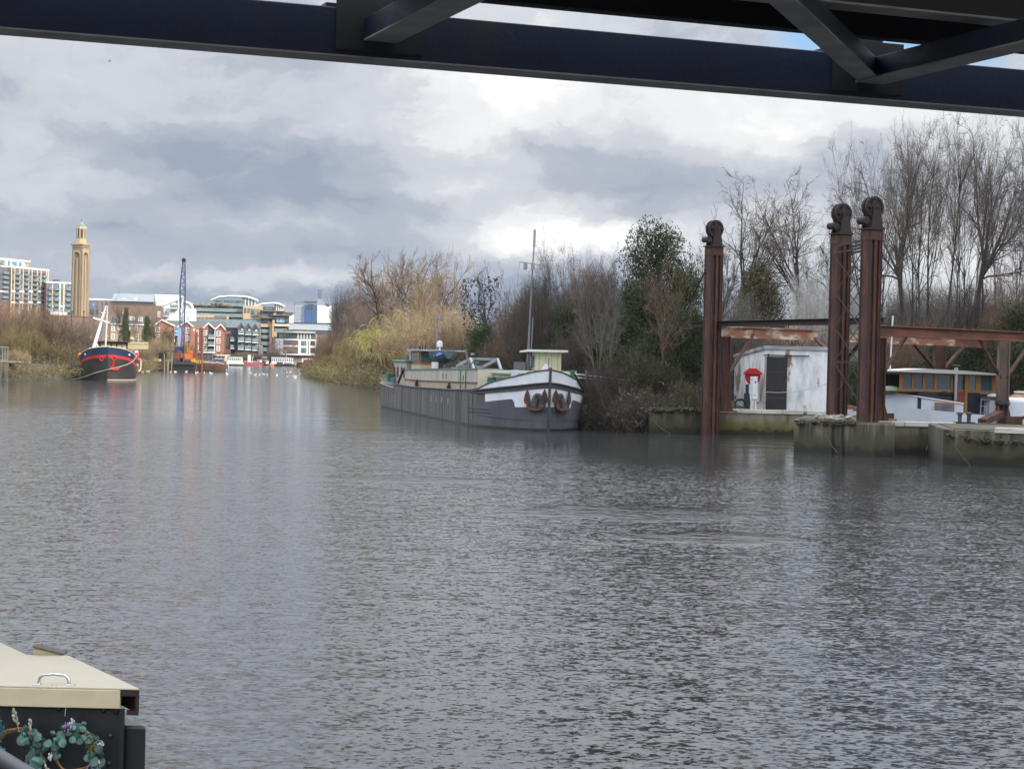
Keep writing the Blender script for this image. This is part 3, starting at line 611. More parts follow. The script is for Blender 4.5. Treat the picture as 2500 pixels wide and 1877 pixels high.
# mooring ropes and chains down the walls
for lab, pts, r, mt in [('thin rope drooping down the face of the pier under the paired columns', [(1998, 1026), (2018, 1045), (2030, 1080), (2050, 1106)], .014, ROPED), ('rope slanting down the face of the nearest pier', [(2317, 1066), (2340, 1100), (2373, 1141)], .014, ROPED),
                        ('rope looped on the coped quay wall by the wheelhouse boat', [(2261, 1099), (2276, 1055), (2302, 1072)], .015, ROPE), ('rope end trailing at the broken quay end', [(1590, 1020), (1610, 1043), (1650, 1068)], .018, ROPED), ('rope triangle lying on the quay wall beside the dark pier', [(1884, 1064), (1893, 1046), (1938, 1043)], .011, ROPED)]:
    Yr = 66.45 if pts[0][0] > 2250 and pts[0][0] < 2300 else 60.0 if pts[0][0] > 2300 else 66.0 if pts[0][0] > 1950 else 81.85 if pts[0][0] > 1800 else 81.0
    if lab.startswith('thin rope'):
        q = []
        for u, v in pts:
            d = ray(u, v); s = (67.8 * 2.15 + 3.9 * 10.1 ) / (d.y * 2.15 + 3.9 * d.x); p = Vector((0, 0, CAMZ)) + d * s; q.append(p + Vector((-.08, -.05, 0)))
    elif lab.startswith('rope slanting'):
        q = []
        for u, v in pts:
            d = ray(u, v); s = (60.4 * 2.65 + 1.2 * 13.75) / (d.y * 2.65 + 1.2 * d.x); q.append(Vector((0, 0, CAMZ)) + d * s + Vector((-.03, -.08, 0)))
    else: q = [P(u, v, Yr) for u, v in pts]
    b = MB(); b.tube(q, r, 5); tag(b.build('mooring_rope', mt), lab, 'rope')
b = MB(); b.tube([P(2385, 1037, 65), P(2420, 1042, 64), P(2500, 1066, 61), P(2560, 1085, 60)], .03, 6); b.tube([P(2388, 1033, 65.2), P(2500, 1040, 66)], .025, 6)
tag(b.build('mooring_rope', ROPED), 'dark heavy mooring line running right from the bollard', 'rope')
root = thing('bollard', 'rusty twin mooring bollard on the corner of the coped wall', 'bollard', (X(2358, 66.9), 66.9, 1.15))
for x in (-.16, .16):
    b = MB(); b.lathe([(.07, 0), (.07, .28), (.12, .30), (.12, .36), (.05, .38)], (x, 0, 0), 12); b.build('post', DGREY, root)
b = MB(); b.box(-.35, .35, -.16, .16, -.02, .03); b.build('base_plate', RUSTD, root)
root = thing('mooring_block', 'low rusty timber block beside the foot of the right-hand column', 'block', (X(2176, 67), 67, 1.13)); b = MB(); b.box(-.22, .22, -.15, .15, 0, .12); b.build('base', TIMBER, root, bevel=.01); b = MB(); b.box(-.14, .14, -.08, .08, .121, .30); b.build('cap', RUST, root, bevel=.01)
# ---------------------------------------------------------------- hulls
class Hull:
    """s = metres aft of the stem, side = -1 / +1, rows = heights as functions of s"""
    def __init__(h, L, half, rows, pinch=.12, stem=.25, fine=None): h.L, h.half, h.rows, h.pinch, h.stem, h.fine = L, half, rows, pinch, stem, fine
    def pt(h, s, side, z, out=0.0):
        b = h.half(s); zt = h.rows[-1](s); k = 1 - h.pinch * max(0, min(1, (zt - z) / max(.5, zt))) * max(0, 1 - s / 6)
        return Vector((h.L - s + h.stem * z / 3 * max(0, 1 - s / 3), side * (b * k + out), z))
    def mesh(h, mats, band):
        st = list(np.unique(np.round(np.concatenate([np.linspace(0, 1, 26) ** 1.6 * 5, np.linspace(5, h.L - 3, 26), h.L - 3 + np.linspace(0, 3, 12)] + ([h.fine] if h.fine is not None else [])), 4)))
        st = [x for x in st if 0 <= x <= h.L + 1e-6]
        b = MB(); nr = len(h.rows)
        for side in (-1, 1):
            o = len(b.v)
            for s in st:
                for r in h.rows: b.v.append(tuple(h.pt(s, side, r(s))))
            for i in range(len(st) - 1):
                for j in range(nr - 1):
                    q = (o + i * nr + j, o + (i + 1) * nr + j, o + (i + 1) * nr + j + 1, o + i * nr + j + 1)
                    b.f.append(q); b.mi.append(band(.5 * (st[i] + st[i + 1]), j, side))
        n = len(st) * nr                                    # deck a little under the rail
        o = len(b.v)
        for s in st:
            for side in (-1, 1): p = h.pt(s, side, h.rows[-1](s) - h.deck); b.v.append((p.x, p.y * .96, p.z))
        for i in range(len(st) - 1): b.f.append((o + 2 * i, o + 2 * i + 1, o + 2 * i + 3, o + 2 * i + 2)); b.mi.append(len(mats) - 1)
        return b
    deck = .35
def rail(h, mat, parent, r=.05, s0=0.0, s1=None, dz=0.0, name='rail', sides=(-1, 1), row=-1, out=0.0, n=40):
    for side in sides:
        b = MB(); ss = np.linspace(0, 1, n) ** 1.5 * ((s1 or h.L - .05) - s0) + s0
        b.tube([h.pt(s, side, h.rows[row](s) + dz, out) for s in ss], r, 6); b.build(name, mat, parent)

# ---------------------------------------------------------------- long grey Dutch barge
def dutch_barge():
    L = 38.0; d = Vector((.199, -.98)).normalized(); ang = math.atan2(d.y, d.x); stern = Vector((1.57, 81.0)) - d * L
    root = thing('dutch_barge', 'long grey and white live-aboard barge with two rusty bow anchors, moored along the island', 'barge', (stern.x, stern.y, 0), ang)
    def half(s):
        f = (1 - max(0, 1 - s / 5.0) ** 2.0) ** .75
        a = min(1, (1 - max(0, 1 - (L - s) / 3.2) ** 2.2) ** .6) if s > L - 3.2 else 1
        return max(.03, 2.56 * f * max(a, .02))
    lerp = lambda s, t: float(np.interp(s, [a for a, _ in t], [b_ for _, b_ in t]))
    top = lambda s: lerp(s, [(0, 2.62), (.45, 2.50), (1.15, 2.29), (2.5, 2.00), (3.5, 1.72), (4.2, 1.66), (10, 1.56), (22, 1.46), (30, 1.50), (35, 1.66), (38, 1.80)])
    st1 = lambda s: min(top(s) - .02, lerp(s, [(0, 2.06), (1, 1.89), (2.3, 1.75), (3.3, 1.66), (4.2, 1.60), (10, 1.52), (22, 1.42), (30, 1.40), (35, 1.46), (38, 1.52)]))
    st0 = lambda s: st1(s) - lerp(s, [(0, .19), (3.5, .15), (4.2, .05), (38, .05)])
    def wl(s):                                              # lower edge of the white bow paint with its rounded step
        z1 = lerp(s, [(0, 1.04), (1.0, .985), (2.8, .95)])
        if s <= 1.15: return min(z1, st0(s) - .02)
        q = min(1, (s - 1.15) / .18); return min(lerp(s, [(1.15, 1.34), (2.9, 1.15)]) - (lerp(s, [(1.15, 1.34), (2.9, 1.15)]) - z1) * (1 - math.sqrt(max(0, 1 - (1 - q) ** 2))), st0(s) - .02)
    h = Hull(L, half, [lambda s: -.5, lambda s: .02, lambda s: .10, lambda s: .62 * st0(s) / 1.45, wl, st0, st1, top], fine=np.linspace(1.1, 1.4, 16)); h.deck = .25
    GREY = pmat('barge_grey', (.100, .104, .116), (.066, .069, .078), 1.1, .7, streak=(1.2, 1.2, .5), c3=(.15, .15, .155), t3=(.60, .74), s3=2.4, bump=.15, bscale=6)
    GREYS = pmat('barge_grey_streaked', (.140, .136, .128), (.046, .048, .050), 1.9, .8, streak=(2.4, 2.4, .10), c3=(.030, .027, .018), t3=(.52, .64), s3=1.3, bump=.2, bscale=6)
    WB = pmat('barge_white', (.74, .76, .79), (.62, .64, .67), 1.5, .6, c3=(.30, .27, .25), t3=(.72, .76), s3=6)
    STR = pmat('barge_strake', (.060, .052, .052), (.045, .042, .045), 3, .7)
    BOOT = pmat('wet_hull', (.020, .020, .018), (.03, .03, .022), 3, .5)
    DECK = pmat('barge_deck', (.17, .16, .14), (.10, .10, .09), 2, .85)
    def band(s, j, side):
        if j <= 1: return 3
        if j in (2, 3): return 0 if s < 3.9 else 1
        if j == 4: return 2 if s < 2.85 else (0 if s < 3.9 else 1)
        if j == 5: return 4 if s < 4.2 else 1
        return 2 if s < 3.7 else (5 if s > 29.5 else 1)
    CREAM = pmat('barge_cream', (.46, .40, .29), (.38, .33, .24), 2, .75, streak=(1.5, 1.5, .25), c3=(.20, .14, .08), t3=(.66, .74))
    hull = h.mesh([GREY, GREYS, WB, BOOT, STR, CREAM, DECK], band).build('hull', [GREY, GREYS, WB, BOOT, STR, CREAM, DECK], root, smooth=True)
    rail(h, STR, root, .035, s1=4.2, name='bulwark_cap'); rail(h, STR, root, .04, s1=4.6, row=6, out=.02, name='rubbing_strake'); rail(h, STR, root, .035, s1=4.6, row=5, out=.015, name='rubbing_strake')
    rail(h, TEAL, root, .035, s0=29.5, name='stern_rail'); rail(h, CREAM, root, .03, s0=29.3, dz=-.24, out=.01, name='stern_moulding'); rail(h, DGREY, root, .04, s0=4.2, s1=30, dz=-.02, out=.015, name='gunwale_bar')
    sx = lambda s: L - s
    b = MB(); b.bar((sx(-.02), 0, -.5), (sx(-.28), 0, 2.72), .10, .13, up=(1, 0, 0)); b.build('stem_post', DGREY, root, bevel=.01)
    b = MB(); b.tube([(sx(.1), 0, 2.6), (sx(.1), 0, 3.12)], .02, 6); b.build('jackstaff', RUST, root)
    # anchors with their hawse plates
    for side in (-1, 1):
        def S(s, z, out): return h.pt(s, side, z, 0) + (h.pt(s, side, z) - h.pt(s + .05, side, z)).cross(Vector((0, 0, 1))).normalized() * (out * (1 if side > 0 else -1)) * (-1)
        def nrm(s, z):
            t_ = (h.pt(s + .08, side, z) - h.pt(max(0, s - .02), side, z)).normalized(); n_ = Vector((-t_.y, t_.x, 0)); return n_ if n_.y * side > 0 else -n_
        def Q(s, z, o): s *= (.84 if side < 0 else 1.15); z = 1.15 + (z - 1.42) * 1.12; return h.pt(s, side, z) + nrm(s, z) * o
        b = MB(); poly = [(.12, 1.42), (.14, 1.66), (.22, 1.83), (.36, 1.84), (.46, 1.74), (.52, 1.55), (.66, 1.40), (.62, 1.32), (.2, 1.28)]
        a0 = [Q(s, z, .015) for s, z in poly]; a1 = [Q(s, z, .05) for s, z in poly]; n = len(poly)
        b.add(a0 + a1, [tuple(range(n)), tuple(range(2 * n - 1, n - 1, -1))] + [(i, (i + 1) % n, (i + 1) % n + n, i + n) for i in range(n)]); b.build('hawse_plate', pmat('hawse_grey', (.125, .125, .135), (.09, .09, .10), 2, .7), root)
        b = MB(); c = Q(.30, 1.66, .06); t = (Q(.36, 1.66, .06) - Q(.24, 1.66, .06)).normalized()
        b.tube([c + t * .105 * math.cos(k * math.pi / 8) + Vector((0, 0, .125 * math.sin(k * math.pi / 8))) for k in range(17)], .026, 6, caps=False); b.build('hawse_ring', DGREY, root)
        b = MB(); b.add([c + t * .085 * math.cos(k * math.pi / 6) + Vector((0, 0, .105 * math.sin(k * math.pi / 6))) for k in range(12)], [tuple(range(12))]); b.build('hawse_hole', BLACK, root)
        anc = MB(); anc.bar(Q(.29, 1.62, .10), Q(.33, 1.27, .14), .10, .07, up=nrm(.3, 1.5)); anc = anc.build('anchor', RUST, root, bevel=.01)
        b = MB(); b.tube([Q(.05, 1.62, .20), Q(.06, 1.34, .20), Q(.10, 1.24, .19), Q(.20, 1.20, .17), Q(.34, 1.19, .16), Q(.54, 1.20, .14), Q(.62, 1.26, .13), Q(.67, 1.42, .12)], [.05, .06, .075, .08, .08, .075, .06, .05], 8); b.build('anchor_arm', RUST, anc, smooth=True)
        for s_, z_, lean in ((.06, 1.66, -.0), (.68, 1.62, .04)):
            b = MB(); o1 = .20 if s_ < .3 else .11; cc = Q(s_, z_, o1); t2 = (Q(s_ + .1, z_, o1) - Q(max(0, s_ - .05), z_, o1)).normalized() if s_ > .3 else nrm(.4, 1.5).lerp(t, .5).normalized()
            n_ = t2.cross(Vector((0, 0, 1))); pl = [(0, .40), (-.11, .16), (-.165, -.08), (-.10, -.22), (.10, -.22), (.165, -.08), (.11, .16)]
            a0 = [cc + t2 * x + Vector((0, 0, z)) + n_ * .03 for x, z in pl]; a1 = [cc + t2 * x + Vector((0, 0, z)) - n_ * .03 for x, z in pl]; n = 7
            b.add(a0 + a1, [tuple(range(n)), tuple(range(13, 6, -1))] + [(i, (i + 1) % n, (i + 1) % n + n, i + n) for i in range(n)]); b.build('anchor_fluke', RUST, anc, bevel=.012)
    # long deckhouse: upright coaming sides in two tones
    s0, s1 = 4.5, 27.0; CO = 2.28
    UP = pmat('coaming_grey', (.43, .40, .34), (.31, .285, .24), 1.2, .8, streak=(1.8, 1.8, .2), c3=(.16, .12, .08), t3=(.60, .70), s3=2.2)
    LO = pmat('coaming_tan', (.42, .33, .24), (.33, .26, .19), 1.4, .8, streak=(1.6, 1.6, .25), c3=(.15, .10, .06), t3=(.58, .70))
    ztop = lambda s: lerp(s, [(4, 2.55), (12, 2.48), (20, 2.38), (27, 2.30)]); zmid = lambda s: lerp(s, [(4, 1.95), (12, 1.88), (20, 1.80), (27, 1.78)])
    def strip(name, mat, zb, zt, y, thick=.06, a=s0, e=s1, n=16):
        for side in (-1, 1):
            b = MB(); ss = np.linspace(a, e, n); vs = []
            for s in ss:
                for yy in (y, y - thick):
                    for z in (zb(s), zt(s)): vs.append((sx(s), side * yy, z))
            fs = []
            for i in range(n - 1):
                o = 4 * i; p = o + 4; fs += [(o, p, p + 1, o + 1), (o + 2, p + 2, p + 3, o + 3), (o + 1, p + 1, p + 3, o + 3), (o, p, p + 2, o + 2)]
            fs += [(0, 1, 3, 2), (4 * n - 4, 4 * n - 3, 4 * n - 1, 4 * n - 2)]
            b.add(vs, fs); b.build(name, mat, root)
    strip('coaming_lower', LO, lambda s: 1.25, zmid, CO); strip('coaming_upper', UP, lambda s: zmid(s) + .001, ztop, CO - .02)
    strip('coaming_moulding', pmat('moulding_dark', (.10, .075, .05), rough=.8), lambda s: zmid(s) - .03, lambda s: zmid(s) + .03, CO + .035, .03); strip('coaming_cap', pmat('cap_green', (.16, .21, .17), (.10, .12, .09), 3, .7), lambda s: ztop(s) + .001, lambda s: ztop(s) + .06, CO + .02, .12)
    b = MB(); b.add([(sx(s), side * (CO - .1), ztop(s) + .01) for s in (s0, 12, 20, s1) for side in (-1, 1)], [(0, 1, 3, 2), (2, 3, 5, 4), (4, 5, 7, 6)]); b.build('coach_roof', DECK, root)
    b = MB(); b.box(sx(s0) - .06, sx(s0) + .05, -CO + .02, CO - .02, 1.25, ztop(s0)); b.build('coaming_end', pmat('cream_paint', (.56, .50, .38), (.48, .43, .33), 2, .7), root)
    for s in (7.2, 8.6):
        b = MB(); b.bar((sx(s), -CO - .05, 1.35), (sx(s), -CO - .05, ztop(s)), .05, .04); b.build('stanchion', TEAL, root)
    for s in (8.1, 13.0, 14.0):
        b = MB(); b.box(sx(s) - .03, sx(s) + .03, -CO - .004, -CO + .03, 2.0, 2.25); b.build('slot', BLACK, root)
    for s in (11.2, 21.5):
        b = MB(); b.box(sx(s) - .16, sx(s) + .16, -2.52, -2.36, 1.48, 1.72); b.lathe([(.06, 0), (.06, .12)], (sx(s), -2.42, 1.72), 8); b.build('mooring_bitt', BLACK, root, bevel=.01)
    for i, s in enumerate((6.0, 6.0, 10.5, 12.3, 14, 15.7)):
        if i > 1:
            b = MB(); b.bar(h.pt(s, -1, .85, .004), h.pt(s, -1, 1.12, .004), .03, .09, up=(1, 0, 0)); b.build('scupper', CREAM, root)
    b = MB()
    for z0_, z1_ in ((.80, .86), (.66, .68)): b.tube([h.pt(s, -1, z0_ + (z1_ - z0_) * (s - 2) / 3, .012) for s in np.linspace(2.6, 5.2, 8)], .018, 5)
    b.tube([h.pt(s, -1, .42 + .03 * s, .008) for s in np.linspace(.05, 4, 16)], .010, 4); b.tube([h.pt(s, 1, .42 + .02 * s, .008) for s in np.linspace(.05, 3, 12)], .010, 4)
    for s in (4.4, 5.1, 12.0, 19, 26): b.tube([h.pt(s, -1, .0, .006), h.pt(s, -1, 1.3, .006)], .010, 4)
    b.build('plate_seams', DGREY, hull)
    # stern cabin, rounded aft
    b = MB(); rr = [(sx(28.3), -2.05), (sx(28.3), 2.05), (sx(33.6), 2.0), (sx(34.6), 1.4), (sx(34.9), 0), (sx(34.6), -1.4), (sx(33.6), -2.0)]; b.prism(rr, 1.3, 2.78, ax='xy'); b.build('stern_cabin', UP, root, bevel=.05)
    b = MB(); b.prism([(x + (.08 if x > sx(30) else -.1), y * 1.05) for x, y in rr], 2.782, 2.85, ax='xy'); b.build('cabin_roof_edge', pmat('pale_green', (.22, .42, .33), (.15, .33, .26), 2, .6), root)
    for s in (30.0, 31.6, 33.0, 28.9):
        w_ = MB(); w_.box(sx(s) - .17, sx(s) + .17, -2.085, -2.04, 1.85, 2.45); w_ = w_.build('window', pmat('red_brown_frame', (.14, .04, .03), rough=.6), root); b = MB(); b.box(sx(s) - .10, sx(s) + .06, -2.10, -2.086, 1.90, 2.40); b.build('pane', DGLASS, w_)
    b = MB(); b.box(sx(30.6), sx(30.0), -1.7, -1.1, 2.852, 3.1); b.build('roof_vent', BLACK, root, bevel=.02)
    b = MB(); b.box(sx(33.2), sx(32.5), -2.5, -2.15, 1.5, 2.05); b.build('locker', TEAL, root, bevel=.02)
    b = MB(); b.bar((sx(29.2), -2.46, 1.25), (sx(27.3), -2.33, 2.33), .10, .10); b.bar((sx(29.4), -2.5, 1.6), (sx(29.1), -2.52, .95), .12, .08); b.build('gangway_prop', BLACK, root)
    b = MB(); b.box(sx(31.2), sx(29.8), -2.53, -2.47, 1.45, 1.80); b.build('bulwark_door', TEAL, root)
    # wheelhouse
    wx0, wx1, wy = sx(27.6), sx(24.4), 1.12
    b = MB(); b.box(wx0, wx1, -wy, wy, 2.30, 2.62); b.build('wheelhouse_base', CREAM, root)
    wh = MB(); wh.box(wx0 + .05, wx1 - .05, -wy + .03, wy - .03, 2.62, 3.38); wh = wh.build('wheelhouse', VARN, root, bevel=.02)
    for y0 in (-1.02, -.34, .34):
        b = MB(); b.box(wx1 - .049, wx1 - .03, y0, y0 + .62, 2.78, 3.28); b.build('pane', DGLASS, wh)
    for x0 in (wx0 + .25, wx0 + 1.2, wx0 + 2.15):
        b = MB(); b.box(x0, x0 + .75, -wy - .005, -wy + .029, 2.78, 3.28); b.build('pane', BGLASS, wh)
    b = MB(); b.box(wx0 - .25, wx1 + .35, -wy - .25, wy + .25, 3.381, 3.46); b.build('wheelhouse_roof', pmat('grey_roof_edge', (.38, .38, .42), (.3, .3, .33), 3, .6), root, bevel=.01)
    b = MB(); b.box(wx0 - 1.1, wx0 - .3, -1.1, .6, 2.86, 3.5); b.build('aft_locker', pmat('blue_grey_paint', (.25, .27, .31), (.2, .21, .25), 2, .6), root, bevel=.01)
    b = MB(); b.lathe([(.05, 3.46), (.05, 3.62), (.15, 3.64), (.17, 3.85), (.12, 3.95), (.02, 3.98)], (wx1 - .3, -.35, 0), 14); b.build('radar_dome', WHITE, root, smooth=True)
    for x, y, hh in ((wx0 + .2, -.9, .25), (wx0 + 1.4, -1.2, .18), (wx0 + 1.9, -1.0, .28), (wx1 - .1, .9, .3), (wx0 - .9, -.9, .2)):
        b = MB(); b.lathe([(.035, 0), (.035, hh)], (x, y, 3.462 if x > wx0 - .2 else 3.5), 8); b.build('roof_fitting', BLACK, root)
    b = MB(); b.tube([(wx1 - .5, -.5, 3.46), (wx1 - .5, -.5, 5.3)], .04, 6); b.box(wx1 - .6, wx1 - .3, -.6, -.35, 5.2, 5.38); b.box(wx1 - .55, wx1 - .38, -.6, -.45, 4.75, 4.95); b.build('camera_pole', GALV, root)
    # dinghy on chocks, tarp, stove pipe, hatch
    b = MB(); b.box(sx(22.6), sx(22.0), -1.5, -.5, 2.40, 2.75); b.box(sx(20.5), sx(20.0), -1.5, -.5, 2.40, 2.75); b.build('chock', BLACK, root)
    b = MB(); b.box(sx(20.9), sx(20.2), -1.75, -1.5, 2.42, 2.80); b.build('white_box', WHITE, root)
    st = np.linspace(0, 1, 12); vs = []; nn = 9
    for t in st:
        wd = .74 * math.sin(math.pi * min(1, t * .85 + .15)) ** .5 if t < 1 else .25
        for k in range(nn):
            a = math.pi * k / (nn - 1); vs.append((sx(23.2) + 3.3 * t, -1.0 + wd * math.cos(a), 3.30 - .62 * math.sin(a) * (.7 + .3 * math.sin(math.pi * t)) + .12 * t))
    b = MB(); b.add(vs, [(i * nn + j, (i + 1) * nn + j, (i + 1) * nn + j + 1, i * nn + j + 1) for i in range(11) for j in range(nn - 1)] + [tuple(range(nn)), tuple(11 * nn + j for j in range(nn - 1, -1, -1))])
    dg = thing('dinghy', 'small blue-grey dinghy with a blue cover upright on the grey barge roof', 'dinghy', (stern.x, stern.y, 0), ang)
    b.build('hull', pmat('dinghy_blue', (.10, .15, .17), (.06, .09, .10), 1.5, .6), dg, smooth=True)
    b = MB(); vs = []
    for i in range(9):
        for j in range(7): t = i / 8; q = j / 6; vs.append((sx(21.4) + 1.5 * t, -1.68 + .9 * q, 3.34 + .07 * math.sin(9 * t + 4 * q) - .55 * max(0, .35 - q) - .12 * abs(t - .5)))
    b.add(vs, [(i * 7 + j, (i + 1) * 7 + j, (i + 1) * 7 + j + 1, i * 7 + j + 1) for i in range(8) for j in range(6)]); b.build('cover', pmat('blue_tarp', (.02, .06, .26), (.015, .04, .16), 3, .6), dg, smooth=True)
    b = MB(); b.lathe([(.085, 2.4), (.085, 3.0)], (sx(16.0), -.4, 0), 12); b.build('stove_pipe', STEEL, root); b = MB(); b.lathe([(.10, 3.0), (.10, 3.2)], (sx(16.0), -.4, 0), 12); b.build('pipe_collar', BLACK, root); b = MB(); b.lathe([(.13, 3.2), (.13, 3.24), (.13, 3.28), (.13, 3.32)], (sx(16.0), -.4, 0), 12); b.build('pipe_cap', STEEL, root)
    b = MB(); BG = pmat('blue_grey_frame', (.27, .32, .34), (.22, .26, .28), 2, .5)
    b.box(sx(18.6), sx(11.5), -1.25, -1.05, 2.45, 2.55); b.box(sx(18.6), sx(11.5), .1, .3, 2.45, 2.55)
    for y in (-1.15, .2):
        b.bar((sx(16.4), y, 2.62), (sx(12.6), y, 3.02), .10, .14); b.bar((sx(12.6), y, 3.02), (sx(11.6), y, 2.5), .10, .14)
    b.bar((sx(12.6), -1.15, 3.02), (sx(12.6), .2, 3.02), .12, .12); b.bar((sx(16.4), -1.15, 2.62), (sx(16.4), .2, 2.62), .12, .12); b.build('skylight_hatch', BG, root)
    b = MB(); rnd = random.Random(4)
    for k in range(14): x = sx(19.8 - rnd.random() * 3.4); b.box(x, x + rnd.uniform(.2, .7), -1.5 + rnd.random() * .6, -.6 + rnd.random() * .5, 2.42, 2.55 + rnd.random() * .22)
    b.build('deck_clutter', pmat('dark_clutter', (.05, .04, .035), (.09, .07, .06), 4, .9), root)
    b = MB(); b.box(sx(8.6), sx(5.9), .2, .26, 2.5, 2.92); b.build('reed_screen', pmat('grey_reed', (.11, .11, .105), (.08, .08, .078), 6, .9, streak=(3, 3, .2)), root)
    b = MB(); b.tube([(sx(10.6), -1.6, 2.5), (sx(10.5), -1.75, 3.45)], .05, 6); b.tube([(sx(10.9), -1.9, 2.1), (sx(9.2), -1.5, 3.05)], .035, 6); b.build('timber_spar', TIMBER, root)
    # forward: low coaming, pale cabin, mast, drums, chair
    b = MB(); b.box(sx(4.45), sx(3.2), -1.55, 2.0, 1.5, 2.38); b.build('fore_coaming', LO, root); b = MB(); b.box(sx(4.45), sx(3.1), -1.62, 2.05, 2.381, 2.44); b.build('fore_coaming_cap', pmat('pale_green', (.22, .42, .33)), root)
    py = pmat('pale_yellow', (.62, .57, .38), (.54, .49, .33), 1.5, .6, wave=('Y', 1.1, (.33, .30, .2), .06))
    cb = MB(); cb.box(sx(6.6), sx(5.3), .56, 1.74, 2.35, 3.42); cb = cb.build('fore_cabin', py, root, bevel=.01)
    b = MB(); b.add([(sx(6.9), .12, 3.36), (sx(5.0), .12, 3.40), (sx(5.0), 1.98, 3.40), (sx(6.9), 1.98, 3.36), (sx(6.9), .12, 3.43), (sx(5.0), .12, 3.50), (sx(5.0), 1.98, 3.50), (sx(6.9), 1.98, 3.43)], [(3, 2, 1, 0), (4, 5, 6, 7), (0, 1, 5, 4), (1, 2, 6, 5), (2, 3, 7, 6), (3, 0, 4, 7)]); b.build('cabin_roof', pmat('cream_roof', (.66, .64, .54), rough=.6), root)
    b = MB(); b.box(sx(6.3), sx(5.6), .545, .559, 2.7, 3.2); b.build('pane', BGLASS, cb)
    mx = sx(6.4); b = MB(); b.tube([(mx, .40, 2.4), (mx + .05, .47, 5.5), (mx + .1, .58, 9.0)], [.06, .042, .024], 8); b.tube([(mx + .12, .53, 3.2), (mx + .14, .58, 5.0)], .03, 6); b.build('mast', pmat('dull_mast', (.17, .175, .185), (.12, .125, .13), 2, .6), root)
    b = MB(); b.bar((mx + .1, -.10, 7.5), (mx + .1, 1.10, 7.36), .03, .04); b.tube([(mx + .1, .58, 9.0), (mx + .1, .565, 8.2)], .06, 6); b.bar((mx + .1, .565, 8.3), (mx + .1, .54, 7.35), .05, .05)
    for y in (.18, .53, .92): b.lathe([(.09, 7.15), (.09, 7.46)], (mx + .1, y, 0), 8)
    b.tube([(mx + .1, -.10, 7.5), (mx + .05, -.16, 6.6), (mx, -.20, 5.8)], .01, 4); b.build('antenna_bar', GALV, root)
    b = MB(); b.bar((mx + .12, .38, 2.5), (mx + .12, .42, 3.3), .18, .12); b.build('mast_tabernacle', GALV, root)
    for (s, y) in ((3.75, -1.75), (3.1, -1.48)):
        b = MB(); b.lathe([(.21, 1.65), (.22, 1.95), (.21, 2.22)], (sx(s), y, 0), 14); b.build('drum', TEAL, root, smooth=True)
    b = MB(); b.bar((sx(2.9), -.95, 2.0), (sx(2.6), -.95, 2.55), .30, .03, up=(1, 0, 0)); b.bar((sx(2.6), -.95, 2.2), (sx(2.2), -.95, 2.24), .30, .03); b.build('folding_chair', WHITE, root)
    b = MB(); b.ball((sx(2.3), -.3, 2.42), (.25, .22, .12), 10); b.build('bundle', BLACK, root); b = MB(); b.bar((sx(1.9), .15, 2.3), (sx(1.9), .35, 2.85), .05, .22); b.bar((sx(1.8), .05, 2.4), (sx(1.8), .2, 2.75), .05, .14); b.build('white_spars', WHITE, root)
    for y in (-.2, 1.4): b = MB(); b.lathe([(.09, 2.0), (.09, 2.5), (.12, 2.52), (.12, 2.58)], (sx(1.6), y, 0), 10); b.build('bollard', TEAL, root)
    b = MB(); b.tube([h.pt(1.2, 1, 2.45, .03), h.pt(1.7, 1, 2.1, .06), h.pt(2.6, 1, 1.75, .05)], .045, 6); b.build('anchor_chain', RUSTD, root)
    b = MB(); b.tube([h.pt(3.0, 1, z, .14) for z in (.45, .6, .9, 1.1)], [.08, .13, .13, .08], 8); b.build('fender', pmat('dirty_fender', (.25, .24, .22), rough=.8), root, smooth=True)
dutch_barge()
for o_ in bpy.data.objects:                                 # wheelhouse stands to port of the centre line
    if o_.parent and o_.parent.name.startswith('dutch_barge'):
        n_ = o_.name.split('.')[0]
        if n_ in ('wheelhouse', 'wheelhouse_base', 'wheelhouse_roof', 'aft_locker'): o_.location.y = -.72
        elif n_ in ('radar_dome', 'camera_pole', 'roof_fitting'): o_.location.y = -.36
# gangway from the barge to the bank
root = thing('gangway', 'narrow white railed gangway from the barge bow to the scrubby bank', 'gangway', (3.6, 85.5, 0)); go = -Vector((3.6, 85.5, 0))
b = MB(); b.bar(P(1432, 961, 85.5), P(1530, 976, 86), .5, .12); b.build('plank', TIMBER, root).location = go
for dv in (0, 8):
    b = MB(); b.tube([P(1405, 913 + dv, 85.2), P(1572, 933 + dv, 86.2)], .025, 6); b.build('handrail', WHITE, root).location = go
for u, v0, v1 in ((1431, 905, 935),):
    b = MB(); b.tube([P(u, v0, 85.3), P(u, v1, 85.3)], .03, 6); b.build('rail_post', GALV, root).location = go

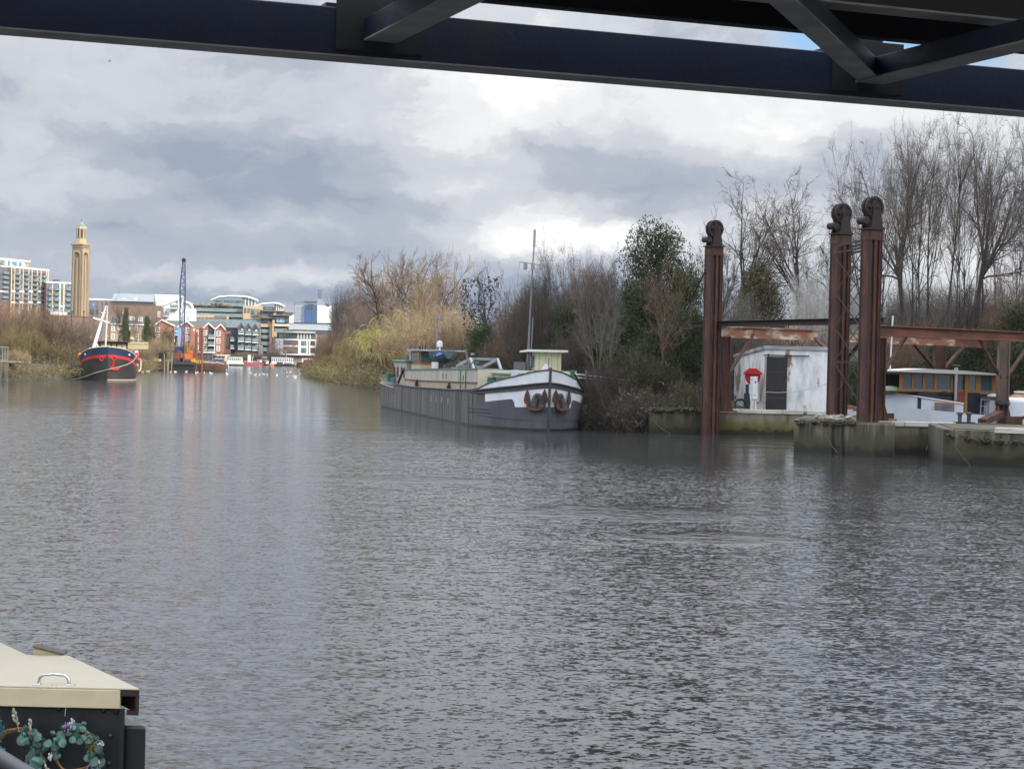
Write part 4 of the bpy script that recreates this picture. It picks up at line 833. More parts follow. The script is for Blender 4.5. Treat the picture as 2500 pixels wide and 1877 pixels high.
# ---------------------------------------------------------------- boat with the wooden wheelhouse, in the dock
def dock_boat():
    Y = 72.0; L = 13.0; ox = X(2146, Y)
    root = thing('houseboat', 'white steel boat with a varnished wooden wheelhouse lying in the dock', 'boat', (ox, Y, 0), R_(6)); sc = lambda u: X(u, Y) - ox
    z = lambda u, v: P(u, v, Y).z
    HW = pmat('pale_hull', (.62, .66, .72), (.54, .58, .64), 1.3, .45)
    half = lambda s: max(.03, 1.9 * (1 - max(0, 1 - s / 3.0) ** 2.2) ** .6)
    h = Hull(L, half, [lambda s: -.4, lambda s: .25, lambda s: 1.05, lambda s: 1.32 + .3 * max(0, 1 - s / 4)], .1, .3); h.deck = .1
    MAR = pmat('maroon_paint', (.10, .02, .022), rough=.5)
    hb = h.mesh([BLACK, MAR, HW, DGREY], lambda s, j, side: (0, 1, 2)[j]); hb.v = [(L - p[0], p[1], p[2]) for p in hb.v]; hb.build('hull', [BLACK, MAR, HW, DGREY], root, smooth=True)
    xe = sc(2331); zt0 = z(2160, 955); zt1 = z(2331, 984)
    b = MB(); vs = []                                       # raised fore cabin, its side bending in to the bow
    prof = [(0.05, 0.0), (.5, -.55), (1.2, -.95), (2.0, -1.2), (xe, -1.35)]
    for x, y in prof:
        zt = zt0 + (zt1 - zt0) * x / xe; vs += [(x, y, 1.02), (x, y, zt), (x, -y + .5, zt)]
    b.add(vs, [(3 * i, 3 * i + 3, 3 * i + 4, 3 * i + 1) for i in range(4)] + [(3 * i + 1, 3 * i + 4, 3 * i + 5, 3 * i + 2) for i in range(4)] + [(12, 13, 14)])
    b.box(xe - .06, xe, -1.35, 1.85, 1.02, zt1); b.build('fore_cabin', HW, root, smooth=False)
    b = MB(); b.tube([(x, y - .02, zt0 + (zt1 - zt0) * x / xe) for x, y in prof], .03, 6); b.build('cabin_rail', WHITE, root)
    w = MB(); x0, x1 = sc(2261), sc(2307); w.box(x0, x1, -1.42, -1.26, z(2280, 1020), z(2280, 981)); w = w.build('window', pmat('copper_frame', (.26, .11, .07), rough=.45), root, bevel=.015); b = MB(); b.box(x0 + .08, x1 - .08, -1.44, -1.421, z(2280, 1014), z(2280, 987)); b.build('pane', DGLASS, w)
    a0, a1 = sc(2178), sc(2422); zb, zt = z(2300, 957), z(2300, 910)
    b = MB(); b.box(sc(2225), sc(2412), -1.0, 1.1, 1.0, zb + .02); b.build('cabin_base', pmat('navy_cabin', (.012, .014, .024), rough=.5), root)
    wh = MB(); yf = -1.02
    wh.box(a0, a1, yf, 1.1, zb, zb + .10); wh.box(a0, a1, yf, 1.1, zt - .08, zt)
    posts = [2180, 2208, 2236, 2264, 2306, 2341, 2347, 2368, 2374, 2408]
    for u in posts: wh.box(sc(u), sc(u) + .10, yf, yf + .12, zb + .10, zt - .08)
    wh.bar((sc(2413), yf + .06, zb + .05), (sc(2420), yf + .06, zt), .14, .12); wh.box(a0, a0 + .1, .98, 1.1, zb + .1, zt - .08); wh.box(a1 - .2, a1 - .1, .98, 1.1, zb + .1, zt - .08); wh.box(sc(2290), sc(2290) + .1, .98, 1.1, zb + .1, zt - .08)
    wh = wh.build('wheelhouse', pmat('honey_wood', (.33, .15, .040), (.23, .10, .03), 3, .4, streak=(1, 1, .3)), root, bevel=.008)
    for i in range(len(posts) - 1):
        x0, x1 = sc(posts[i]) + .10, sc(posts[i + 1])
        if x1 - x0 > .05: b = MB(); b.box(x0, x1, yf + .05, yf + .07, zb + .10, zt - .08); b.build('pane', BGLASS if i == 8 else DGLASS, wh)
    b = MB(); b.box(a0 + .1, a1 - .2, 1.03, 1.05, zb + .10, zt - .08); b.build('pane', DGLASS, wh)
    b = MB(); x0, x1 = sc(2316), sc(2341); b.box(x0, x1, -1.06, -1.021, 1.05, zb + .05); b.build('door', pmat('red_brown_door', (.20, .045, .016), (.15, .035, .014), 3, .4), root, bevel=.01); b = MB(); b.bar((x1 + .02, -1.08, 1.05), (x1 + .02, -1.08, zt), .10, .06, up=(0, 1, 0)); b.build('door_post', MATS['honey_wood'], root)
    b = MB(); rp = [(sc(2172) - .1, zt + .05), (sc(2240), zt + .14), (sc(2330), zt + .10), (sc(2432), zt + .0), (sc(2432), zt - .05), (sc(2172) - .1, zt + .001)]; b.prism(rp, -1.3, 1.35); b.build('wheelhouse_roof', pmat('pale_roof', (.5, .49, .46), rough=.6), root)
    b = MB(); x = sc(2316); b.lathe([(.07, zt1), (.07, z(2316, 897))], (x, -1.12, 0), 12); b.lathe([(.14, z(2316, 892)), (.14, z(2316, 891))], (x, -1.12, 0), 12); b.build('stove_pipe', STEEL, root); b = MB(); b.lathe([(.10, zt1 - .05), (.10, zt1 + .12)], (x, -1.12, 0), 12); b.build('pipe_collar', pmat('red_collar', (.3, .03, .02), rough=.5), root)
    b = MB(); b.box(sc(2182), sc(2236), -.8, .8, zb - .02, zb + .05); b.build('fore_hatch', pmat('hatch_wood', (.28, .07, .025), rough=.5), root)
    b = MB(); b.ball((sc(2172), -.1, zb + .02), (.55, .7, .17), 12); b.build('canvas_cover', pmat('green_canvas', (.27, .30, .23), (.2, .23, .17), 3, .8), root, smooth=True)
    b = MB(); b.ball((sc(2290), -.9, zb - .05), (.3, .25, .09), 10); b.build('black_bag', BLACK, root)
    b = MB(); xh = sc(2390); b.box(xh, xh + 4.2, -1.45, 1.8, 1.02, z(2450, 972)); b.build('aft_cabin', pmat('white_sheeted_hull', (.66, .68, .72), (.58, .60, .64), 1, .5), root, bevel=.12)
    b = MB(); 
    for x in (sc(2368), sc(2387)): b.bar((x, -1.52, 1.05), (x + .06, -1.5, z(2380, 970)), .04, .03)
    for k in range(5): b.bar((sc(2368), -1.52, 1.2 + .24 * k), (sc(2387), -1.52, 1.2 + .24 * k), .03, .03)
    b.build('ladder', GALV, root)
    b = MB(); b.box(sc(2375), sc(2420), -1.5, -.3, z(2400, 973), z(2400, 969)); b.build('dark_sheet', DGREY, root); b = MB(); b.ball((sc(2412), -1.0, z(2410, 966)), (.25, .2, .1), 8); b.build('rolled_cloth', WHITE, root)
    b = MB(); b.tube([(sc(2186), .6, zt), (sc(2190), .6, z(2190, 770))], .03, 6); b.bar((sc(2172), .6, z(2180, 819)), (sc(2215), .6, z(2200, 816)), .05, .03); b.build('mast', WHITE, root)
dock_boat()
root = thing('cabin_cruiser', 'brown cabin top of a boat half hidden behind the right-hand post', 'boat', (X(2488, 80), 80, 0)); b = MB(); b.box(-.9, 3, -1.2, 1.2, -.3, 1.75); b.build('hull', DGREY, root, bevel=.1); b = MB(); b.prism([(-.4, 1.751), (2.8, 1.751), (2.6, 2.1), (.2, 2.1)], -1, 1); b.build('cabin', VARN, root); b = MB(); b.box(.1, 2.7, -1.1, 1.1, 2.101, 2.16); b.build('cabin_roof', WHITE, root)

# ---------------------------------------------------------------- red and black barge on the left
def red_barge():
    L = 26.0; st = G(261, 929.5); d = Vector((.192, -.981)).normalized(); ang = math.atan2(d.y, d.x); o = Vector((st.x, st.y)) - d * L
    root = thing('red_black_barge', 'black barge with navy bow, red stripe and red anchor moored by the left bank', 'barge', (o.x, o.y, 0), ang)
    half = lambda s: max(.03, 2.85 * (1 - max(0, 1 - s / 4.2) ** 2.3) ** .62 * (1 if s < L - 3 else max(.05, (1 - (1 - (L - s) / 3) ** 2) ** .5)))
    f = lambda t: (lambda s: float(np.interp(s, [a for a, _ in t], [b_ for _, b_ in t])))
    top = f([(0, 3.40), (1.2, 3.12), (2.5, 2.68), (4.5, 2.05), (7, 1.6), (16, 1.35), (26, 1.9)]); r1 = f([(0, 2.62), (1.2, 2.42), (2.5, 2.05), (4.5, 1.42), (7, 1.10), (16, 1.0), (26, 1.3)]); r0 = lambda s: r1(s) - (.30 if s < 4 else .16)
    NV = pmat('navy_paint', (.012, .030, .075), (.010, .024, .058), 2, .45); RD = pmat('red_stripe', (.48, .020, .024), (.40, .02, .022), 2, .45); BK = pmat('tarred_hull', (.016, .015, .016), (.028, .025, .024), 1.2, .6)
    h = Hull(L, half, [lambda s: -.4, lambda s: .06, lambda s: .14, r0, r1, top], .16, .25); h.deck = .3
    CR2 = pmat('cream_line', (.55, .49, .36), rough=.6)
    mt = [BK, CR2, RD, NV, DGREY]; h.mesh(mt, lambda s, j, side: (0, 1 if side > 0 else 0, 0, 2, 3)[j]).build('hull', mt, root, smooth=True)
    rail(h, CR2, root, .045, dz=.02, s1=20, name='gunwale_rail')
    sx = lambda s: L - s
    b = MB(); b.bar((sx(-.02), 0, -.3), (sx(-.27), 0, 3.4), .12, .12, up=(1, 0, 0)); b.build('stem_post', BK, root)
    for side, s in ((-1, 1.6), (1, 1.5)):
        b = MB(); c = h.pt(s, side, top(s) - .38, .02); b.ball(c, .12, 10); b.build('hawse_boss', WHITE, root)
    # red anchor hung just right of the stem
    q = lambda s, z, o_=.12: h.pt(s, 1, z, o_)
    an = MB(); an.bar(q(.14, 2.2), q(.10, 1.25), .16, .16); an = an.build('anchor', RD, root)
    b = MB(); b.tube([q(.03, 1.50), q(.05, 1.18), q(.12, 1.08), q(.35, 1.15), q(.55, 1.42)], [.07, .10, .11, .10, .06], 8); b.build('anchor_arm', RD, an); b = MB(); c = q(.14, 2.28); b.tube([c + Vector((0, .22 * math.cos(k * .5), .18 * math.sin(k * .5))) for k in range(13)], .07, 6); b.build('anchor_ring', RD, an)
    b = MB(); c = h.pt(.10, -1, 2.2, .12); b.tube([c + Vector((0, .16 * math.cos(k * .5), .2 * math.sin(k * .5))) for k in range(13)], .06, 6); b.build('hawse_ring', RD, root)
    # wheelhouse far aft, cabin trunk, masts
    BR = pmat('dark_brown_cabin', (.055, .024, .020), (.04, .02, .018), 2, .5)
    b = MB(); b.box(sx(21), sx(4.5), -1.9, 1.9, 1.4, 2.62); b.build('deckhouse', pmat('grey_deckhouse', (.16, .17, .19), (.12, .13, .15), 2, .6), root, bevel=.03)
    wh = MB(); wh.box(sx(22), sx(17.5), -1.85, 1.85, 2.3, 3.95); wh = wh.build('wheelhouse', BR, root, bevel=.03)
    PW = pmat('lit_pane', (.42, .38, .24), (.30, .28, .20), 1.0, .25)  # cream stands in for the sunlit hoarding seen through the panes
    for y in (-1.62, -.98, -.40, .18, .76, 1.28):
        b = MB(); b.box(sx(17.5) + .001, sx(17.5) + .02, y, y + .42, 3.25, 3.80); b.build('pane', PW, wh)
    b = MB(); b.box(sx(22.4), sx(17.0), -2.1, 2.1, 3.951, 4.08); b.build('wheelhouse_roof', BR, root, bevel=.02)
    b = MB(); b.ball((sx(18), 2.3, 4.35), (.5, .25, .2), 10); b.tube([(sx(18), 1.9, 4.0), (sx(18), 2.3, 4.3)], .04, 6); b.build('covered_lamp', pmat('buff_canvas', (.4, .34, .25), rough=.8), root)
    def at(u, v, s):                                       # local point on the plane s metres aft of the stem
        M = Matrix.Rotation(ang, 3, 'Z').transposed(); dd = ray(u, v); p0 = Vector((o.x, o.y, 0)) + Vector((d.x, d.y, 0)) * (L - s); n = Vector((d.x, d.y, 0)); t = (p0 - Vector((0, 0, CAMZ))).dot(n) / dd.dot(n); return M @ (Vector((0, 0, CAMZ)) + dd * t - Vector((o.x, o.y, 0)))
    b = MB(); m0, m1 = at(228, 852, 5.0), at(259, 746, 5.5); b.tube([m0, m0.lerp(m1, .4), m0.lerp(m1, .8), m1], [.20, .16, .12, .05], 10); b.build('mast', WHITE, root, smooth=True)
    for k in (.18, .42, .55, .83):
        b = MB(); p = m0.lerp(m1, k); p2 = m0.lerp(m1, k + .02); b.tube([p, p2], .19 - .10 * k, 10); b.build('mast_band', DGREY, root)
    b = MB(); b.tube([at(227, 776.5, 5.2), at(267, 788.5, 5.2)], .10, 8); b.tube([at(246, 763, 5.3), at(258, 765, 5.3)], .06, 6); b.build('crosstree', WHITE, root)
    b = MB(); b.tube([at(218, 850, 4.8), at(233, 855, 4.8)], .06, 6); b.tube([at(236, 838, 5), at(240, 852, 5)], .05, 6); b.build('mast_foot', WHITE, root)
    b = MB(); b.tube([at(257.5, 848, 1.2), at(260, 800, 1.2), at(262, 747, 1.2)], [.09, .07, .045], 8); b.bar(at(259, 819.5, 1.2), at(264, 819.5, 1.2), .05, .05); b.build('foremast', pmat('cream_pole', (.60, .55, .43), rough=.5), root)
    for a_, b_ in (((236, 776), (240, 755)), ((265, 818), (276, 772)), ((246, 850), (253, 770)), ((258, 752), (231, 778))):
        b = MB(); b.tube([at(*a_, 4), at(*b_, 4)], .022, 4); b.build('shroud', DGREY, root)
    # clutter on the right rail: fenders, red covers, hose loop
    b = MB(); c = h.pt(5.2, 1, 2.25); b.ball(c + Vector((0, .05, .35)), (.25, .25, .35), 10); b.build('red_cover', pmat('red_cloth', (.45, .03, .05), rough=.7), root); b = MB(); b.ball(h.pt(6, 1, 2.3) + Vector((0, 0, .5)), (.22, .2, .32), 10); b.build('white_cover', WHITE, root)
    b = MB(); b.tube([h.pt(7, 1, 2.1, .15), h.pt(7, 1, 2.25, .3), h.pt(7.1, 1, 2.1, .45), h.pt(7.1, 1, 1.2, .45), h.pt(7, 1, .95, .3), h.pt(6.8, 1, 1.0, .15), h.pt(6, 1, 1.6, .12)], .08, 8); b.build('hose_loop', CR2, root); b = MB(); b.ball(h.pt(7, 1, 2.15, .1), (.3, .3, .25), 10); b.build('hose_reel', RD, root)
    b = MB(); b.ball(h.pt(3.2, -1, 2.5), (.2, .2, .25), 8); b.build('orange_fender', pmat('orange_plastic', (.65, .16, .05), rough=.5), root)
    # mooring line looping across the bow
    M3 = Matrix.Rotation(ang, 3, 'Z')
    pts = [M3 @ h.pt(3.4, 1, 2.55, .1), M3 @ h.pt(2.0, 1, 1.95, .12), M3 @ h.pt(1.1, 1, 1.62, .12), M3 @ h.pt(.45, 1, 1.42, .16), M3 @ (h.pt(.02, 1, 1.15) + Vector((.25, 0, 0))), M3 @ h.pt(.5, -1, .72, .2), M3 @ h.pt(1.4, -1, .35, .3), M3 @ h.pt(2.6, -1, .12, .5), M3 @ h.pt(4, -1, .03, .9)]
    b = MB(); b.tube([p + Vector((o.x, o.y, 0)) for p in pts], .055, 6); tag(b.build('mooring_rope', ROPE), 'pale mooring rope swagged across the black barge bow', 'rope')
red_barge()
# ---------------------------------------------------------------- buildings: facade frames
class Fac:
    """building root with local x along its front (A to B), y into the building, z up; px(u, v) gives (x, z) on the front"""
    def __init__(s, name, label, uA, YA, uB, YB, cat='building', z0=2.2, group=None):
        a = P(uA, 880, YA); e = P(uB, 880, YB); s.a = Vector((a.x, a.y, 0)); d = Vector((e.x - a.x, e.y - a.y, 0)); s.W = d.length; s.ang = math.atan2(d.y, d.x); s.d = d.normalized(); s.n = Vector((-s.d.y, s.d.x, 0))
        s.z0 = z0; s.root = thing(name, label, cat, (a.x, a.y, z0), s.ang, group)
    def px(s, u, v, off=0.0):
        r = ray(u, v); o = Vector((0, 0, CAMZ)); a = s.a + s.n * off; t = (a - o).dot(s.n) / r.dot(s.n); q = o + r * t
        return ((q - s.a).dot(s.d), q.z - s.z0)
    def x(s, u, off=0.0): return s.px(u, 850, off)[0]
    def z(s, u, v, off=0.0): return s.px(u, v, off)[1]
    def box(s, name, mat, u0, v0, u1, v1, y0, y1, bottom=None, parent=None, bevel=0):
        x0, z1 = s.px(u0, v0, y0); x1, _ = s.px(u1, v0, y0); zz = s.z(u0, v1, y0) if bottom is None else bottom
        b = MB(); b.box(x0, x1, y0, y1, zz, z1); return b.build(name, mat, parent or s.root, bevel=bevel)
    def window(s, u0, v0, u1, v1, frame, glassm, y=0.0, cols=2, rows=2, fw=.10, name='window'):
        x0, z1 = s.px(u0, v0, y); x1, z0 = s.px(u1, v1, y)
        return s.win(x0, x1, z0, z1, frame, glassm, y, cols, rows, fw, name)
    def win(s, x0, x1, z0, z1, frame, glassm, y=0.0, cols=2, rows=2, fw=.10, name='window'):
        b = MB(); t = .07
        b.box(x0, x0 + fw, y - t, y - .002, z0, z1); b.box(x1 - fw, x1, y - t, y - .002, z0, z1); b.box(x0 + fw, x1 - fw, y - t, y - .002, z1 - fw, z1); b.box(x0 + fw, x1 - fw, y - t - .03, y - .002, z0, z0 + fw)
        for i in range(1, cols): x = x0 + (x1 - x0) * i / cols; b.box(x - fw * .35, x + fw * .35, y - t, y - .006, z0 + fw, z1 - fw)
        for i in range(1, rows): z = z0 + (z1 - z0) * i / rows; b.box(x0 + fw, x1 - fw, y - t + .01, y - .008, z - fw * .35, z + fw * .35)
        o = b.build(name, frame, s.root); b = MB(); b.box(x0 + fw * .5, x1 - fw * .5, y - .05, y - .012, z0 + fw * .5, z1 - fw * .5); b.build('pane', glassm, o); return o
    def balcony(s, x0, x1, z, y=0.0, dep=1.2, slab=None, railm=None, h=1.05):
        b = MB(); b.box(x0, x1, y - dep, y - .004, z - .22, z); o = b.build('balcony', slab, s.root)
        b = MB(); b.box(x0 + .02, x1 - .02, y - dep + .01, y - dep + .05, z + .002, z + h); b.box(x0 + .02, x0 + .06, y - dep + .05, y - .01, z + .002, z + h); b.box(x1 - .06, x1 - .02, y - dep + .05, y - .01, z + .002, z + h); b.build('railing', railm, o); return o
    def gable(s, name, wall, roofm, trim, uL, uC, uR, vE, vP, y0, y1, bottom=-1.0, over=.35):
        """gabled block: eaves at vE, ridge at vP"""
        xl, ze = s.px(uL, vE, y0); xr, _ = s.px(uR, vE, y0); xc, zp = s.px(uC, vP, y0)
        b = MB(); b.prism([(xl, bottom), (xr, bottom), (xr, ze), (xc, zp), (xl, ze)], y0, y1); w = b.build(name, wall, s.root)
        b = MB(); dl, dr = Vector((xl - xc, ze - zp)).normalized() * over, Vector((xr - xc, ze - zp)).normalized() * over
        b.prism([(xl + dl.x, ze + dl.y + .04), (xc, zp + .04), (xr + dr.x, ze + dr.y + .04), (xr + dr.x, ze + dr.y + .28), (xc, zp + .30), (xl + dl.x, ze + dl.y + .28)], y0 - over, y1); b.build('roof', roofm, s.root)
        b = MB(); b.prism([(xl + dl.x, ze + dl.y - .12), (xc, zp - .12), (xr + dr.x, ze + dr.y - .12), (xr + dr.x, ze + dr.y + .30), (xc, zp + .33), (xl + dl.x, ze + dl.y + .30)], y0 - over - .10, y0 - over - .004); b.build('bargeboard', trim, s.root)
        return w
BRK = pmat('orange_brick', (.34, .155, .095), (.26, .12, .078), .8, .9); BRKD = pmat('dark_red_brick', (.20, .07, .05), (.15, .055, .04), .8, .9); BRKB = pmat('brown_brick', (.20, .13, .09), (.15, .10, .075), .8, .9); BRKM = pmat('mauve_brick', (.22, .165, .15), (.16, .12, .115), .8, .9)
YBRK = pmat('yellow_stock_brick', (.37, .285, .175), (.29, .225, .145), .35, .92, streak=(1, 1, .25)); TAN = pmat('tan_brick', (.48, .345, .20), (.41, .295, .175), .6, .9); CRM = pmat('cream_stone', (.58, .50, .38), (.50, .43, .33), .6, .85)
SLATE = pmat('slate_roof', (.085, .080, .080), (.06, .058, .06), 1, .75); SLB = pmat('blue_slate', (.085, .095, .115), (.065, .074, .092), .7, .7); NAVYC = pmat('dark_cladding', (.030, .034, .050), (.022, .025, .038), .6, .6)
BWH = pmat('white_render', (.74, .73, .70), (.66, .65, .63), .7, .8); LMET = pmat('pale_metal_roof', (.50, .50, .49), (.42, .42, .42), .4, .45, streak=(2, .2, .2)); GMET = pmat('grey_metal_roof', (.18, .205, .22), (.15, .17, .185), .4, .5); DARKF = pmat('dark_frame', (.035, .038, .042), rough=.5)
G1 = glass('teal_glass', (.055, .105, .115)); G2 = glass('dark_pane', (.030, .036, .042)); G3 = glass('sky_blue_glass', (.06, .15, .25)); RAILG = pmat('glass_rail', (.20, .27, .28), (.14, .19, .20), .5, .12, spec=.8); HEDGE = pmat('roof_garden', (.105, .080, .030), (.05, .05, .02), 1.6, .95, bump=1.0)

# --- tall apartment block and its lower neighbour (far left)
def tall_block():
    f = Fac('apartment_block', 'tallest apartment block at the left edge, brick with cream piers and white bands', 23, 1000, 114, 1035, z0=2.2)
    W = f.W; zt = f.z(23, 653); zb = f.z(23, 739)
    b = MB(); b.box(0, W, 0, 16, -1, zt); b.build('wall', BRKM, f.root)
    b = MB(); b.box(-.3, W + .3, -.35, 16.3, zt + .001, zt + .9); b.build('parapet', BWH, f.root)
    bays = [(34, 42.5), (55.5, 64), (76.5, 86), (98.5, 107.5)]; xs = [(f.x(a), f.x(c)) for a, c in bays]
    fl = (zt - zb) / 7.2
    for (x0, x1) in xs:
        for k in range(8):
            z0 = zt - 1.4 - fl * (k + 1) + .5
            if k < 7: f.balcony(x0 - .3, x1 + .1, z0 - .2, 0, 1.3, DARKF, RAILG)
            f.win(x0, x1, z0, z0 + fl * .78, DARKF, G1 if (k + int(x0)) % 3 else G2, -.02, 2, 1, .12)
    for u in (23.8, 31.5, 44, 52.5, 66, 74, 87, 96, 109, 113):
        x = f.x(u); b = MB(); b.box(x - .35, x + .35, -.3, -.001, -1, zt); b.build('pier', CRM, f.root)
    mid = [(24, 33), (43.5, 55), (65, 76), (87, 98), (108, 113)]
    for (u0, u1) in mid:
        for v in (711, 738):
            x0, x1 = f.x(u0), f.x(u1); z = f.z(u0, v) + (u0 - 23) * -.0; b = MB(); b.box(x0, x1, -.45, -.302, z - .55, z + .55); b.build('white_band', BWH, f.root)
        for k in range(7):
            z0 = zt - 1.0 - fl * (k + 1) + .4; xm = (f.x(u0) + f.x(u1)) / 2; f.win(xm - .75, xm + .75, z0, z0 + fl * .66, CRM if k % 2 else DARKF, G2, -.02, 1, 1, .1)
    # dark return wing running left
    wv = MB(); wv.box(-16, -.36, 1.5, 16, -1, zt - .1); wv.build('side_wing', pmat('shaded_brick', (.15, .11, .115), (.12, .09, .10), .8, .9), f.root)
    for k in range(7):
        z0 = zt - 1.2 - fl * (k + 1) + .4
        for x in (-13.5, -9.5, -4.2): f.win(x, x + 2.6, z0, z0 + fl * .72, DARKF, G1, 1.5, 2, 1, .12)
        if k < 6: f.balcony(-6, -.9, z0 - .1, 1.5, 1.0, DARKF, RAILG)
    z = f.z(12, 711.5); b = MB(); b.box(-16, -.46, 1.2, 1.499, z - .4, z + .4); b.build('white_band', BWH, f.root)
    # set-back top storey
    zt2 = f.z(30, 636, 6)
    b = MB(); b.box(-16, f.x(55, 6), 6, 15, zt + .901, zt2); b.box(f.x(55, 6), f.x(68, 6), 6.5, 15, zt + .901, zt2 - .2); b.build('top_storey', CRM, f.root)
    b = MB(); b.box(-16.2, f.x(69, 6), 5.6, 15.2, zt2 + .001, zt2 + .7); b.build('top_parapet', BWH, f.root)
    for (u0, u1) in ((-4, 8), (15, 20.5), (25.5, 38), (42, 49)): f.win(f.x(u0, 6), f.x(u1, 6), zt + 1.3, zt2 - .6, DARKF, G3 if u0 > 20 else G1, 6, 2, 1, .12)
    for k in range(5): x = f.x(57.5 + 2.1 * k, 6.5); b = MB(); b.box(x, x + .22, 6.35, 6.499, zt + 1.0, zt2 - .3); b.build('fin', BRKM, f.root)
tall_block()
def low_block():
    f = Fac('apartment_block', 'lower blue-glazed apartment block directly left of the brick tower', 110, 1024, 177, 1030); zt = f.z(114, 691); zb = f.z(114, 758); W = f.W
    b = MB(); b.box(0, W, 0, 14, -1, zt); b.build('wall', BRKM, f.root); b = MB(); b.box(-.2, W + .2, -.3, 14.2, zt + .001, zt + .8); b.build('parapet', BWH, f.root)
    b = MB(); b.box(f.x(133), f.x(147), 3, 8, zt + .81, zt + 2.2); b.build('roof_plant', SLATE, f.root)
    fl = (zt - zb) / 5
    for (u0, u1) in ((114.8, 124.5), (130, 142), (146.5, 151.5), (158.5, 172)):
        for k in range(6):
            z0 = zt - 1.0 - fl * (k + 1) + .4; f.win(f.x(u0), f.x(u1), z0, z0 + fl * .82, DARKF, G1 if k % 2 else G3, -.02, 2, 1, .12)
            if u0 != 146.5 and k < 5: f.balcony(f.x(u0) + .05, f.x(u1) - .05, z0 - .05, -.1, 1.1, DARKF, RAILG)
    for u in (126.5, 128.5, 143.5, 153.5, 157, 174): x = f.x(u); b = MB(); b.box(x - .5, x + .5, -.3, -.001, -1, zt); b.build('pier', BRKM if u in (128.5, 157) else CRM, f.root)
    for (u0, u1) in ((122, 128), (140.5, 155), (168.5, 172.5)): z = f.z(u0, 748); b = MB(); b.box(f.x(u0), f.x(u1), -.6, -.31, z - .5, z + .5); b.build('white_band', BWH, f.root)
    f.box('white_fascia', BWH, 123.5, 761, 164.5, 770, -3, -.61)
low_block()
f = Fac('apartment_block', 'low wing of flats with a white roof edge right of the brick tower', 214, 1030, 280, 1034); zt = f.z(214, 732)
b = MB(); b.box(0, f.W, 0, 14, -1, zt); b.build('wall', BRKM, f.root); b = MB(); b.box(-.2, f.W + .2, -.3, 14.2, zt + .001, zt + .7); b.build('parapet', BWH, f.root)
for (u0, u1, g) in ((217, 229, G3), (232, 238.5, G1), (246, 249, G2), (255, 261, G2), (266, 272, G1)): f.win(f.x(u0), f.x(u1), zt - 4.2, zt - .9, DARKF, g, -.02, 2, 1, .12); f.win(f.x(u0), f.x(u1), zt - 8, zt - 4.9, DARKF, G2, -.02, 2, 1, .12)

